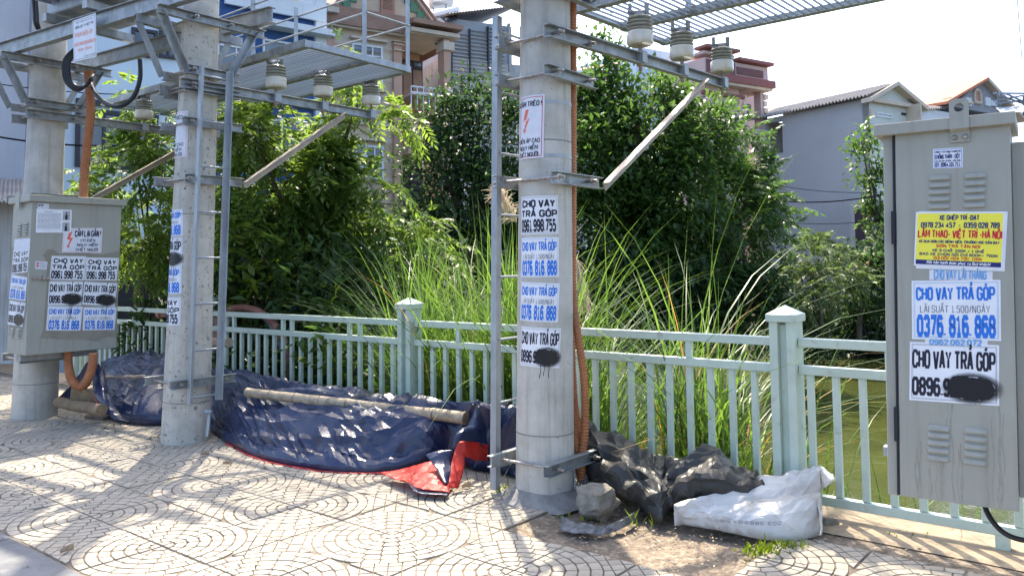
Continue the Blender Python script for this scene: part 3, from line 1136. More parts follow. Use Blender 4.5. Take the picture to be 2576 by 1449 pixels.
# ================================================================== lettering drawn as strokes (grid 4 wide, 6 high)
GL = {
    'A': '0,0 1.8,6 2.2,6 4,0|.8,1.9 3.2,1.9', 'B': '0,3.1 0,6 3,6 3.8,5.3 3.8,3.8 3,3.1 0,3.1 0,0 3,0 4,.8 4,2.4 3,3.1', 'C': '4,4.3 4,5 3,6 1,6 0,5 0,1 1,0 3,0 4,1 4,1.7',
    'D': '0,0 0,6 2.7,6 4,4.8 4,1.2 2.7,0 0,0', 'E': '4,6 0,6 0,0 4,0|0,3.1 3.2,3.1', 'F': '4,6 0,6 0,0|0,3.1 3.2,3.1', 'G': '4,4.5 4,5 3,6 1,6 0,5 0,1 1,0 3,0 4,1 4,2.8 2.3,2.8',
    'H': '0,0 0,6|4,0 4,6|0,3 4,3', 'I': '0,0 0,6', 'K': '0,0 0,6|4,6 .4,2.8|1.4,3.6 4,0', 'L': '0,6 0,0 3.6,0', 'M': '0,0 0,6 .5,6 2.5,1.5 4.5,6 5,6 5,0', 'N': '0,0 0,6 .5,6 3.5,0 4,0 4,6',
    'O': '1,0 0,1 0,5 1,6 3,6 4,5 4,1 3,0 1,0', 'P': '0,0 0,6 3,6 4,5.1 4,3.4 3,2.6 0,2.6', 'Q': '1,0 0,1 0,5 1,6 3,6 4,5 4,1 3,0 1,0|2.4,1.4 4,-.5', 'R': '0,0 0,6 3,6 4,5.1 4,3.7 3,3 0,3|2.2,3 4,0',
    'S': '4,4.6 4,5.1 3,6 1,6 0,5.1 0,4 1,3.2 3,2.8 4,2 4,.9 3,0 1,0 0,.9 0,1.4', 'T': '-.2,6 4.2,6|2,6 2,0', 'U': '0,6 0,1 1,0 3,0 4,1 4,6', 'V': '0,6 1.8,0 2.2,0 4,6',
    'X': '0,0 4,6|0,6 4,0', 'Y': '0,6 2,2.8 4,6|2,3 2,0', 'Z': '0,6 4,6 0,0 4,0', '0': '1,0 0,1 0,5 1,6 2.6,6 3.6,5 3.6,1 2.6,0 1,0', '1': '.1,4.9 1.6,6 1.6,0|.1,0 3.1,0', '2': '0,4.7 0,5.1 1,6 2.7,6 3.6,5.1 3.6,4 0,0 3.8,0',
    '3': '0,5 1,6 2.7,6 3.6,5.2 3.6,3.9 2.7,3.1 1.3,3.1|2.7,3.1 3.6,2.4 3.6,.9 2.7,0 1,0 0,1', '4': '2.8,0 2.8,6 0,1.6 3.9,1.6', '5': '3.5,6 .3,6 .1,3.2 1,3.7 2.6,3.7 3.6,2.8 3.6,1 2.6,0 1,0 0,.9',
    '6': '3.5,5.1 2.6,6 1,6 0,5 0,1 1,0 2.6,0 3.6,1 3.6,2.6 2.6,3.5 .3,3.3', '7': '0,6 3.7,6 1.4,0', '8': '1,3.1 .1,3.9 .1,5.1 1,6 2.6,6 3.5,5.1 3.5,3.9 2.6,3.1 1,3.1 0,2.3 0,.9 1,0 2.6,0 3.6,.9 3.6,2.3 2.6,3.1',
    '9': '.1,.9 1,0 2.6,0 3.6,1 3.6,5 2.6,6 1,6 0,5 0,3.6 1,2.7 3.4,2.9', '.': '0,0 0,.5', ',': '.3,.5 0,-.8', ':': '0,.4 0,1|0,3.4 0,4', '-': '0,2.6 2,2.6', '~': '0,2.4 1,3 2,2.4 3,3', '/': '0,0 2.2,6', '!': '0,6 0,2|0,0 0,.6', '+': '0,3 3,3|1.5,1.5 1.5,4.5',
    'a': '.3,3.6 1.2,4.1 2.5,4.1 3,3.4 3,0|3,2.3 1,2.3 0,1.5 0,.6 .8,0 2,0 3,.9', 'n': '0,0 0,4|0,3 1.2,4.1 2.3,4.1 3,3.3 3,0', 'h': '0,0 0,6|0,3 1.2,4.1 2.3,4.1 3,3.3 3,0', 't': '.9,5.4 .9,.7 1.6,0 2.2,0|0,4 2.1,4',
    'u': '0,4 0,.9 .8,0 1.8,0 3,1|3,4 3,0', 'o': '1,0 0,1 0,3.1 1,4.1 2,4.1 3,3.1 3,1 2,0 1,0', 'c': '3,3.2 2.1,4.1 1,4.1 0,3.1 0,1 1,0 2.1,0 3,.9', 'p': '0,-1.8 0,4|0,3 1,4.1 2,4.1 3,3.1 3,1 2,0 1,0 0,1',
    'v': '0,4 1.5,0 3,4', 'k': '0,0 0,6|2.8,4 .3,1.7|1,2.4 3,0', 'y': '0,4 1.6,.3|3,4 .9,-1.8', 'q': '3,-1.8 3,4|3,3 2,4.1 1,4.1 0,3.1 0,1 1,0 2,0 3,1', 'd': '3,0 3,6|3,3 2,4.1 1,4.1 0,3.1 0,1 1,0 2,0 3,1', 'i': '0,0 0,4|0,5.2 0,5.7',
    'ụ': '', 'r': '0,0 0,4|0,2.8 1,4.1 2,4.1', 'e': '0,2.1 3,2.1 3,3.1 2,4.1 1,4.1 0,3.1 0,1 1,0 2.5,0', 'm': '0,0 0,4|0,3.2 1,4.1 1.8,4.1 2.4,3.4 2.4,0|2.4,3.2 3.3,4.1 4.2,4.1 4.8,3.4 4.8,0', 'g': '3,4 3,-1 2,-1.8 .5,-1.8|3,3 2,4.1 1,4.1 0,3.1 0,1 1,0 2,0 3,1'}
MARK = {'\u0301': '-.5,0 .7,1.2', '\u0300': '.5,0 -.7,1.2', '\u0309': '-.5,1.5 .3,1.6 .5,1.1 0,.6 0,.1', '\u0303': '-1.1,.2 -.5,.8 .4,.2 1,.8', '\u0302': '-1.1,0 0,1 1.1,0', '\u0306': '-.9,.9 -.4,.2 .4,.2 .9,.9'}


def parse(s):
    return [[tuple(map(float, q.split(','))) for q in st.split()] for st in s.split('|') if st]


def text_strokes(txt, slant=0.0):
    """list of strokes in grid units, total width"""
    x = 0.0
    out = []
    for ch in txt:
        if ch == ' ':
            x += 2.6
            continue
        dd = unicodedata.normalize('NFD', ch)
        base_, marks = dd[0], dd[1:]
        bar = False
        if base_ in 'Đđ':
            base_, bar = ('D' if base_ == 'Đ' else 'd'), True
        st = parse(GL.get(base_, GL.get(base_.upper(), '')))
        if not st:
            continue
        w = max(p[0] for q in st for p in q)
        h = 6 if base_.isupper() else 4.1
        y = h + 1.0
        if bar:
            st.append([(-.9, 3.1), (1.7, 3.1)] if base_ == 'D' else [(1.7, 5.1), (3.9, 5.1)])
        for mk in marks:
            if mk == '\u0323':
                st.append([(w / 2, -1.5), (w / 2, -1.0)])
            elif mk == '\u031b':
                st.append([(w - .2, h - .5), (w + .7, h + .1), (w + .8, h + .9)])
        for mk in marks:
            if mk in MARK:
                xo = w / 2
                if '\u0302' in marks and mk != '\u0302':
                    xo, yy = w / 2 + .9, y + .7
                else:
                    yy = y
                st += [[(p[0] + xo, p[1] + yy) for p in q] for q in parse(MARK[mk])]
        for q in st:
            out.append([(p[0] + x + slant * p[1], p[1]) for p in q])
        x += w + 1.9
    return out, max(x - 1.9, .5)


def ribbon(q, wx, wy):
    """mitred ribbon with its half width already in target units"""
    n = len(q)
    closed = n > 3 and abs(q[0][0] - q[-1][0]) < 1e-9 and abs(q[0][1] - q[-1][1]) < 1e-9
    nr = []
    for i in range(n - 1):
        dx, dy = q[i + 1][0] - q[i][0], q[i + 1][1] - q[i][1]
        l = math.hypot(dx, dy) or 1e-9
        nr.append((-dy / l, dx / l))
    L_, R_ = [], []
    for i in range(n):
        a = nr[i - 1] if i > 0 else (nr[-1] if closed else nr[0])
        b = nr[i] if i < n - 1 else (nr[0] if closed else nr[-1])
        mx, my = a[0] + b[0], a[1] + b[1]
        dn = max(.55, (1 + a[0] * b[0] + a[1] * b[1]))
        mx, my = mx / dn, my / dn
        L_.append((q[i][0] + mx * wx, q[i][1] + my * wy))
        R_.append((q[i][0] - mx * wx, q[i][1] - my * wy))
    return L_, R_


def put_text(mb, txt, x0, x1, y0, y1, surf, wt=.16, slant=0.0, ext=0.0):
    """letters between x0..x1 and baseline y0..cap height y1 (unit square of the sheet); wt = half stroke as share of cap height"""
    st, W = text_strokes(txt, slant)
    w_m, h_m = surf.size
    sx, sy = (x1 - x0) * w_m / W, (y1 - y0) * h_m / 6
    hw = wt * (y1 - y0) * h_m
    hwx = min(hw, sx * 1.05)
    lev = 0
    for q in st:
        pts = [(x0 * w_m + (p[0] + .1) * sx, y0 * h_m + p[1] * sy) for p in q]
        if ext and len(pts) == 2:
            pass
        L_, R_ = ribbon(pts, hwx, min(hw, sy * 1.0))
        n = len(L_)
        lev = (lev + 1) % 7
        vs = [surf.at(p[0] / w_m, p[1] / h_m, .0006 + lev * .00004) for p in L_ + R_]
        mb.add(vs, [(i, i + 1, n + i + 1, n + i) for i in range(n - 1)])


class Plane:
    def __init__(s, o, e1, e2, n):
        s.o, s.e1, s.e2, s.n = [np.array(v, float) for v in (o, e1, e2, n)]

    def uv(s, px, py):
        d = ray(px, py)
        t = ((s.o - CAMP) @ s.n) / (d @ s.n)
        p = CAMP + d * t - s.o
        return (p @ s.e1, p @ s.e2)

    def pt(s, u, v, off):
        return s.o + s.e1 * u + s.e2 * v + s.n * off


class PoleSurf:
    def __init__(s, i):
        s.i = i

    def uv(s, px, py):
        """angle round the pole and height of what a pixel shows; the limb when it misses"""
        z = 1.5
        th = 0
        for _ in range(6):
            c = pc(s.i, z)
            r = pr(s.i, z)
            d = ray(px, py)
            d2, o2_ = d[:2], CAMP[:2] - c[:2]
            a_, b_, c_ = d2 @ d2, 2 * d2 @ o2_, o2_ @ o2_ - r * r
            disc = b_ * b_ - 4 * a_ * c_
            t = (-b_ - math.sqrt(max(disc, 0))) / (2 * a_)
            p = CAMP + d * t
            z = p[2]
            th = math.atan2(p[1] - c[1], p[0] - c[0])
        return (th, z)

    def pt(s, th, z, off):
        c = pc(s.i, z)
        r = pr(s.i, z) + off
        return V3(c[0] + math.cos(th) * r, c[1] + math.sin(th) * r, z)


class Sheet:
    """bilinear patch between four corners (tl, tr, br, bl) in surface coordinates"""
    def __init__(s, surf, corners, size, lift=.0):
        s.s, s.c, s.size, s.lift = surf, [np.array(c) for c in corners], size, lift

    def at(s, x, y, off):
        tl, tr, br, bl = s.c
        q = (bl * (1 - x) + br * x) * (1 - y) + (tl * (1 - x) + tr * x) * y
        return s.s.pt(q[0], q[1], off + s.lift)


def paper(sheet, name, m, label, cat, group=None, n=(14, 8), off=.0014, curl=.0):
    mb = MB()
    sd = random.random() * 50
    for lay in (0, 1):
        for j in range(n[1] + 1):
            for i in range(n[0] + 1):
                x, y = i / n[0], j / n[1]
                w_ = 0
                mb.v.append(tuple(sheet.at(x, y, off - lay * .0008 + w_)))
    k = (n[0] + 1) * (n[1] + 1)
    for j in range(n[1]):
        for i in range(n[0]):
            a = j * (n[0] + 1) + i
            mb.f.append((a, a + 1, a + n[0] + 2, a + n[0] + 1))
    ring = [i for i in range(n[0] + 1)] + [j * (n[0] + 1) + n[0] for j in range(1, n[1] + 1)] + [n[1] * (n[0] + 1) + i for i in range(n[0] - 1, -1, -1)] + [j * (n[0] + 1) for j in range(n[1] - 1, 0, -1)]
    for a, b in zip(ring, ring[1:] + ring[:1]):
        mb.f.append((a, a + k, b + k, b))
    o = mb.build(name, m)
    return tag(o, label, cat, group)


def frame_lines(mb, sheet, ins, wd, lev=.0005, corner=0):
    w_, h_ = sheet.size
    ix, iy, tx, ty = ins / w_, ins / h_, wd / w_, wd / h_
    for (x0, x1, y0, y1) in ((ix, 1 - ix, iy, iy + ty), (ix, 1 - ix, 1 - iy - ty, 1 - iy), (ix, ix + tx, iy, 1 - iy), (1 - ix - tx, 1 - ix, iy, 1 - iy)):
        n = 12 if x1 - x0 > y1 - y0 else 3
        vs = []
        for k in range(n + 1):
            x = x0 + (x1 - x0) * k / n
            vs += [sheet.at(x, y0, .0018 + lev), sheet.at(x, y1, .0018 + lev)]
        mb.add(vs, [(2 * k, 2 * k + 2, 2 * k + 3, 2 * k + 1) for k in range(n)])


def patch(mb, sheet, x0, x1, y0, y1, off, n=10):
    vs = []
    for k in range(n + 1):
        x = x0 + (x1 - x0) * k / n
        vs += [sheet.at(x, y0, off), sheet.at(x, y1, off)]
    mb.add(vs, [(2 * k, 2 * k + 2, 2 * k + 3, 2 * k + 1) for k in range(n)])


class Off:
    """sheet shifted off the paper so that lettering lies on top of it"""
    def __init__(s, sh):
        s.sh, s.size = sh, sh.size

    def at(s, x, y, off):
        return s.sh.at(x, y, off + .0016)


M['overspray'] = mat('overspray_mist', (.01, .01, .014), .6)
_nt = M['overspray'].node_tree
_at = _nt.nodes.new('ShaderNodeAttribute')
_at.attribute_name = 'al'
_bs = [n for n in _nt.nodes if n.type == 'BSDF_PRINCIPLED'][0]
_nt.links.new(_at.outputs['Fac'], _bs.inputs['Alpha'])


def spray(sheet, root, x0, x1, y0, y1, drips, over=0.0):
    mb = MB()
    rnd = random.Random(int(x0 * 1000) + int(over * 99))
    w_, h_ = sheet.size
    lv = 0

    def disc(cx_, cy_, rx, ry, n=14):
        nonlocal lv
        lv += 1
        n = 14 if rx > .02 else 6
        o_ = .0030 + (lv % 60) * .00002
        vs = [sheet.at(cx_, cy_, o_)]
        for k in range(n):
            a = 2 * math.pi * k / n
            q = 1 + .12 * rnd.uniform(-1, 1)
            vs.append(sheet.at(cx_ + math.cos(a) * rx * q, cy_ + math.sin(a) * ry * q, o_))
        mb.add(vs, [(0, 1 + k, 1 + (k + 1) % n) for k in range(n)])
    cy_ = (y0 + y1) / 2
    ry = (y1 - y0) / 2
    for k in range(14):
        t = k / 13
        disc(x0 + ry * h_ / w_ * .8 + t * (x1 - x0 - 1.6 * ry * h_ / w_), cy_ + rnd.uniform(-.2, .2) * ry, ry * h_ / w_ * rnd.uniform(.8, 1.05), ry * rnd.uniform(.75, 1.0))
    for k in range(90):
        a = rnd.uniform(0, 6.28)
        rr = 1 + abs(rnd.gauss(0, .16))
        s_ = rnd.uniform(.002, .006)
        disc((x0 + x1) / 2 + math.cos(a) * rr * (x1 - x0) / 2, cy_ + math.sin(a) * rr * ry * 1.05, s_, s_ * w_ / h_)
    for dx, ln in drips:
        x = x0 + (x1 - x0) * dx
        vs = []
        for k in range(9):
            y = y0 + ry * .4 - ln * k / 8
            xx = x + .006 * math.sin(k * 1.1 + dx * 9) - .02 * k / 8
            wd = .0016 / w_ * (1.3 if k > 6 else 1)
            vs += [sheet.at(xx - wd, y, .0045), sheet.at(xx + wd, y, .0045)]
        mb.add(vs, [(2 * k, 2 * k + 1, 2 * k + 3, 2 * k + 2) for k in range(8)])
    mb.build('spray_paint', M['spray'], root)
    mb = MB()
    n, R_ = 28, (1.0, 1.18, 1.42)
    for q in R_:
        for k in range(n):
            a = 2 * math.pi * k / n
            e_ = (abs(math.cos(a)) ** 3 * .25 + 1)
            mb.v.append(tuple(sheet.at(min((x0 + x1) / 2 + math.cos(a) * q * (x1 - x0) / 2, 1.06), cy_ + math.sin(a) * q * ry * 1.1, .0026)))
    for r_ in range(2):
        for k in range(n):
            mb.f.append((r_ * n + k, r_ * n + (k + 1) % n, (r_ + 1) * n + (k + 1) % n, (r_ + 1) * n + k))
    o = mb.build('overspray', M['overspray'], root)
    at_ = o.data.attributes.new('al', 'FLOAT', 'POINT')
    at_.data.foreach_set('value', [(.9, .5, 0.)[i // n] for i in range(3 * n)])


def letters(root, sheet, lines, ink):
    mb = MB()
    for t in lines:
        kw = t[5] if len(t) > 5 else {}
        put_text(mb, t[0], t[1], t[2], t[3], t[4], Off(sheet), **kw)
    return mb.build('lettering', M[ink], root)


def flyer(kind, sheet, label, group='loan flyers glued on poles and cabinets', drips=None, old=False):
    pm_ = M['paper_old'] if old else M['paper']
    if kind == 'black':
        r = paper(sheet, 'flyer', pm_, label, 'flyer', group)
        letters(r, sheet, [('CHO VAY', .08, .90, .72, .88, dict(wt=.15)), ('TRẢ GÓP', .05, .95, .46, .61, dict(wt=.15))], 'ink_black')
        letters(r, sheet, [('0961.998.755', .05, .92, .09, .36, dict(wt=.125))], 'ink_black')
    elif kind == 'blue':
        r = paper(sheet, 'flyer', pm_, label, 'flyer', group)
        letters(r, sheet, [('CHO VAY TRẢ GÓP', .06, .93, .68, .87, dict(wt=.105)), ('0376. 816. 868', .07, .93, .08, .38, dict(wt=.14))], 'ink_blue')
        letters(r, sheet, [('LÃI SUẤT 1.500/NGÀY', .10, .88, .46, .57, dict(wt=.045))], 'ink_grey')
    elif kind == 'sprayed':
        r = paper(sheet, 'flyer', pm_, label, 'flyer', group)
        letters(r, sheet, [('CHO VAY TRẢ GÓP', .04, .95, .58, .85, dict(wt=.095)), ('0896.92', .04, .54, .12, .38, dict(wt=.115))], 'ink_black')
        spray(sheet, r, .46, .96, .08, .44, drips or ((.35, .4), (.5, .5), (.7, .45)))
    mb = MB()
    frame_lines(mb, sheet, .008, .0012)
    frame_lines(mb, sheet, .012, .0006, .0006)
    mb.build('border_lines', M['ink_pale' if kind == 'blue' else 'ink_grey'], r)
    return r


def box_corners(x0, y0, x1, y1):
    return [(x0, y0), (x1, y0), (x1, y1), (x0, y1)]


def quad_sheet(surf, px, lift=0.0):
    c = [np.array(surf.uv(*p)) for p in px]
    if isinstance(surf, PoleSurf):
        r = pr(surf.i, c[0][1])
        w_ = r * (abs(c[1][0] - c[0][0]) + abs(c[2][0] - c[3][0])) / 2
        h_ = abs(c[0][1] - c[3][1])
    else:
        w_ = (np.linalg.norm(c[1] - c[0]) + np.linalg.norm(c[2] - c[3])) / 2
        h_ = (np.linalg.norm(c[0] - c[3]) + np.linalg.norm(c[1] - c[2])) / 2
    return Sheet(surf, c, (w_, h_), lift)


def pole_sheet(i, px_r_top, px_r_bot, w_m, skew=0.0, lift=0.0):
    """sheet on a pole given its right corners in the photo and its real width"""
    s_ = PoleSurf(i)
    tr, br = np.array(s_.uv(*px_r_top)), np.array(s_.uv(*px_r_bot))
    dth = w_m / pr(i, tr[1])
    tl, bl = tr - np.array([dth, skew]), br - np.array([dth, skew])
    return Sheet(s_, [tl, tr, br, bl], (w_m, abs(tr[1] - br[1])), lift)


def bolt_mark(mb, sheet, x0, x1, y0, y1):
    """lightning arrow"""
    p = [(.45, 1), (.85, 1), (.55, .62), (.95, .60), (.42, .14), (.62, .16), (.28, 0), (.12, .22), (.27, .17), (.55, .50), (.12, .53)]
    q = [(x0 + a * (x1 - x0), y0 + b * (y1 - y0)) for a, b in p]
    idx = [(0, 1, 2, 10), (10, 2, 3, 9), (9, 3, 4), (9, 4, 8), (8, 4, 5, 6), (8, 6, 7)]
    mb.add([sheet.at(a, b, .0024) for a, b in q], idx)


def quad_px(z0, x0, y0, pts, zoom=2.195):
    return [((x0 + a / zoom) * .73307, (y0 + b / zoom) * .73307) for a, b in pts]


# ------------------------------------------------------------------ on the central pole
q = quad_px(0, 1600, 640, [(690, 70), (695, 357), (695, 383), (698, 680), (703, 730), (690, 1022), (712, 1068), (700, 1365)])
flyer('black', pole_sheet(3, q[0], q[1], .275, .0), 'topmost flyer on the central pole, black letters, number ending 755')
flyer('blue', pole_sheet(3, q[2], q[3], .275, .0), 'upper of two blue lettered flyers on the central pole')
flyer('blue', pole_sheet(3, q[4], q[5], .28, -.012), 'lower of two blue lettered flyers on the central pole')
flyer('sprayed', pole_sheet(3, q[6], q[7], .285, -.014), 'lowest flyer on the central pole, number blacked out with dripping spray', drips=((.25, .42), (.42, .36), (.62, .40)))
q = quad_px(0, 1600, 0, [(592, 712), (582, 1190)])


def warn_sign(sheet, label, faded=False):
    r = paper(sheet, 'warning_sign', M['paper_old'], label, 'warning sign', 'no climbing signs on the poles')
    letters(r, sheet, [('CẤM TRÈO !', .03, .90, .83, .90, dict(wt=.115)), ('ĐIỆN ÁP CAO', .05, .86, .25, .31, dict(wt=.10)), ('NGUY HIỂM', .08, .80, .14, .20, dict(wt=.10)), ('CHẾT NGƯỜI', .05, .82, .035, .095, dict(wt=.10))], 'ink_black')
    mb = MB()
    frame_lines(mb, sheet, .012, .004)
    mb.build('red_border', M['ink_faded' if faded else 'ink_red'], r)
    if not faded:
        mb = MB()
        bolt_mark(mb, sheet, .18, .52, .40, .78)
        mb.build('lightning_mark', M['ink_bolt'], r)
    return r


sh = pole_sheet(3, q[0], q[1], .20, .0, .004)
warn_sign(sh, 'white no climbing sign with red lightning arrow strapped to the central pole')
for py in (256, 391):
    z = PoleSurf(3).uv(1385, py)[1]
    b_ = MB()
    c = pc(3, z)
    b_.tube([c - Z * .011, c + Z * .011], pr(3, z) + .0025, 48, cap=False)
    b_.build('strap', M['steel_light'], PROOT[3])
q = quad_px(0, 0, 0, [(1420, 835), (1412, 1185)])
sh = pole_sheet(2, q[0], q[1], .30, .0, .003)
warn_sign(sh, 'faded no climbing sign wrapped round the left side of the ladder pole', True)
q = quad_px(0, 0, 640, [(1378, 172), (1378, 372), (1375, 385), (1372, 600), (1368, 602), (1366, 808), (1362, 835), (1358, 1045)])
flyer('blue', pole_sheet(2, q[0], q[1], .37), 'top blue flyer wrapping round the ladder pole')
flyer('sprayed', pole_sheet(2, q[2], q[3], .37), 'blacked out flyer on the ladder pole between two blue flyers', drips=((.5, .5), (.65, .6)))
flyer('blue', pole_sheet(2, q[4], q[5], .37), 'second blue flyer wrapping round the ladder pole, below the blacked out one')
flyer('black', pole_sheet(2, q[6], q[7], .37), 'lowest flyer on the ladder pole, black letters ending 755')

# ------------------------------------------------------------------ white notice hanging on the front beam
_n = np.cross(AS, Z)
_n = _n / np.linalg.norm(_n)
if _n @ (BEAM0 - CAMP) > 0:
    _n = -_n
pl = Plane(BEAM0 - BS * .055, -AS, Z, _n)
sh = quad_sheet(pl, quad_px(0, 0, 0, [(548, 162), (722, 100), (728, 430), (557, 470)]))
r = paper(sh, 'notice_board', M['paper'], 'white sheet notice of the power company hanging on the front left beam', 'notice')
letters(r, sh, [('CÔNG TY ĐIỆN LỰC PHÚ THỌ', .15, .85, .90, .93, dict(wt=.08)), ('ĐIỆN LỰC T.P VIỆT TRÌ', .12, .88, .78, .83, dict(wt=.11)), ('ĐT/SC: 2210 9759', .50, .93, .06, .09, dict(wt=.1))], 'ink_grey')
letters(r, sh, [('TRẠM BIẾN ÁP', .08, .85, .57, .66, dict(wt=.10)), ('CHIẾU SÁNG ĐÈN ĐƯỜNG C9', .06, .95, .36, .43, dict(wt=.11)), ('100 KVA - 22/0,4KV', .2, .8, .22, .28, dict(wt=.09))], 'ink_faded')
mb = MB()
frame_lines(mb, sh, .012, .003)
mb.build('border_lines', M['ink_grey'], r)

# ================================================================== cabinets
def louvre(mb, pl_, u, v, w_, h_, dep=.011):
    """pressed louvre hood: open below, rounded above"""
    prof = [(0, h_ * .5), (dep * .55, h_ * .35), (dep, 0), (dep, -h_ * .42), (dep * .8, -h_ * .5), (0, -h_ * .5)]
    xs = [(-w_ / 2, 0), (-w_ / 2 + .008, 1), (w_ / 2 - .008, 1), (w_ / 2, 0)]
    vs = []
    for x, k in xs:
        for d_, y in prof:
            vs.append(pl_.pt(u + x, v + y, .0005 + d_ * k))
    n = len(prof)
    fs = [(i * n + k, i * n + (k + 1) % n, (i + 1) * n + (k + 1) % n, (i + 1) * n + k) for i in range(3) for k in range(n)]
    mb.add(vs, fs)


def louvre_set(root, pl_, pxs, w_px_pts, h_):
    for (xl, xr, ys) in pxs:
        for y in ys:
            a = np.array(pl_.uv(xl, y[0]))
            b = np.array(pl_.uv(xr, y[1]))
            c = (a + b) / 2
            mb = MB()
            louvre(mb, pl_, c[0], c[1], abs(b[0] - a[0]), h_)
            mb.build('louvre', M['cab'], root, smooth=True)


# --- big right cabinet -------------------------------------------------
ZT = V3(.026, 0, 1)
ZT /= np.linalg.norm(ZT)
d0 = 3.40
BL = at(2262, 1249, d0)
AR = V3(.8310, -.5560, 0)                    # along the front, towards the right
BR_ = V3(.5560, .8310, 0)
hor = lambda v: v / np.linalg.norm(v)
n_front = -BR_
root = thing('electrical_cabinet', BL, 'large grey metal electrical cabinet with loan flyers, nearest the camera at right', 'electrical cabinet', 'grey electrical cabinets')
CABR = root
W_, D_, Hh = .424, .36, 1.545
axc = (AR, BR_, ZT)
b_ = MB()
b_.box(BL + AR * (W_ / 2 - .024) + BR_ * (D_ / 2 + .016) + ZT * (Hh / 2), (W_ / 2 + .022, D_ / 2, Hh / 2), axc)
b_.build('body', M['cab'], root, bevel=.004)
b_ = MB()
b_.box(BL + AR * (W_ / 2 + .003) + BR_ * .006 + ZT * (Hh / 2 + .001), (W_ / 2 - .002, .009, Hh / 2 - .004), axc)
b_.build('door', M['cab'], root, bevel=.003)
b_ = MB()
b_.box(BL - AR * .004 + BR_ * .010 + ZT * (Hh / 2), (.0035, .008, Hh / 2 - .006), axc)
b_.build('door_gap', M['cab_dark'], root)
for z_ in (.30, 1.13):
    b_ = MB()
    b_.box(BL - AR * .008 + BR_ * .004 + ZT * z_, (.007, .012, .07), axc)
    b_.build('hinge', M['cab_dark'], root)
# lid with sloping skirt
b_ = MB()
h1 = Hh + .0
lo_ = [(-.075, -.035), (W_ + .02, -.035), (W_ + .02, D_ + .04), (-.075, D_ + .04)]
vs0 = [BL + AR * x + BR_ * y + ZT * (h1 - .018) for x, y in lo_] + [BL + AR * x + BR_ * y + ZT * (h1 + .030) for x, y in lo_]
vs0 += [BL + AR * (W_ / 2) + BR_ * D_ * .15 + ZT * (h1 + .042), BL + AR * (W_ / 2) + BR_ * D_ * .85 + ZT * (h1 + .042)]
b_.add(vs0, [(0, 1, 5, 4), (1, 2, 6, 5), (2, 3, 7, 6), (3, 0, 4, 7), (4, 5, 8), (5, 6, 9, 8), (6, 7, 9), (7, 4, 8, 9), (3, 2, 1, 0)])
b_.build('lid', M['cab'], root, bevel=.003)
# lifting lug with a hole
plf = Plane(BL - BR_ * .003, AR, ZT, n_front)
plk = Plane(BL - BR_ * .038, AR, ZT, n_front)
tl, br = np.array(plk.uv(2361, 254)), np.array(plk.uv(2415, 357))
b_ = MB()
cxl, wl = (tl[0] + br[0]) / 2, (br[0] - tl[0])
ch = wl * .17
yt, yh, yb = tl[1], tl[1] - wl * .52, tl[1] - wl * 1.15
hr = wl * .255
outl = [(-wl / 2, yb), (wl / 2, yb), (wl / 2, yh), (wl / 2, yt - ch), (wl / 2 - ch, yt), (0, yt), (-wl / 2 + ch, yt), (-wl / 2, yt - ch), (-wl / 2, yh)]
nn = 24
for side_, off_ in ((0, 0.0), (1, .005)):
    pass
hole = [(hr * math.cos(2 * math.pi * k / nn - math.pi / 2), yh + hr * math.sin(2 * math.pi * k / nn - math.pi / 2)) for k in range(nn)]


def onsq(a):
    c_, s_ = math.cos(a), math.sin(a)
    hx, hy0, hy1 = wl / 2, yh - yb, yt - yh
    t = 1e9
    if abs(c_) > 1e-6:
        t = min(t, hx / abs(c_))
    if s_ > 1e-6:
        t = min(t, hy1 / s_)
    if s_ < -1e-6:
        t = min(t, hy0 / -s_)
    x, y = t * c_, yh + t * s_
    ex = abs(x) - (hx - ch) + (y - (yt - ch))
    if y > yt - ch and ex > ch:
        k_ = (ex - ch) / 2
        x -= math.copysign(k_, x)
        y -= k_
    return (x, y)


outer = [onsq(2 * math.pi * k / nn - math.pi / 2) for k in range(nn)]
vs1 = []
for off_ in (.0, .005):
    for x, y in outer + hole:
        vs1.append(plk.pt(cxl + x, y, off_))
fs1 = []
for k in range(nn):
    k2 = (k + 1) % nn
    fs1 += [(k, k2, nn + k2, nn + k), (2 * nn + k, 3 * nn + k, 3 * nn + k2, 2 * nn + k2), (k, 2 * nn + k, 2 * nn + k2, k2), (nn + k, nn + k2, 3 * nn + k2, 3 * nn + k)]
b_.add(vs1, fs1)
# straight, bend, and lower tab
segs = [(yb, .0), (tl[1] - wl * 1.75, .0), (tl[1] - wl * 1.88, -.031), (br[1], -.031)]
for (ya, oa), (yc, oc) in zip(segs[:-1], segs[1:]):
    q4 = []
    for off_ in (.0, .005):
        for x, y, o_ in ((-wl / 2, ya, oa), (wl / 2, ya, oa), (wl / 2, yc, oc), (-wl / 2, yc, oc)):
            q4.append(plk.pt(cxl + x, y, o_ + off_))
    b_.add(q4, [(0, 1, 2, 3), (4, 7, 6, 5), (0, 4, 5, 1), (1, 5, 6, 2), (2, 6, 7, 3), (3, 7, 4, 0)])
lug = b_.build('lifting_lug', M['cab'], root)
for sx_ in (-1, 1):
    b_ = MB()
    p = plk.pt(cxl + sx_ * wl * .27, br[1] + wl * .27, -.028)
    b_.tube([p, p + n_front * .006, p + n_front * .010, p + n_front * .012], [.011, .011, .008, .003], 12)
    b_.build('bolt_head', M['bolt'], lug, smooth=True)
louvre_set(root, plf, [(2315.5, 2372.5, [(449, 449), (467.5, 467), (484.5, 484.5), (502.5, 502.5), (521, 521)]), (2403, 2462, [(446, 445), (464.5, 463.5), (482.5, 481.5), (501, 500), (520, 519)])], 0, .022)
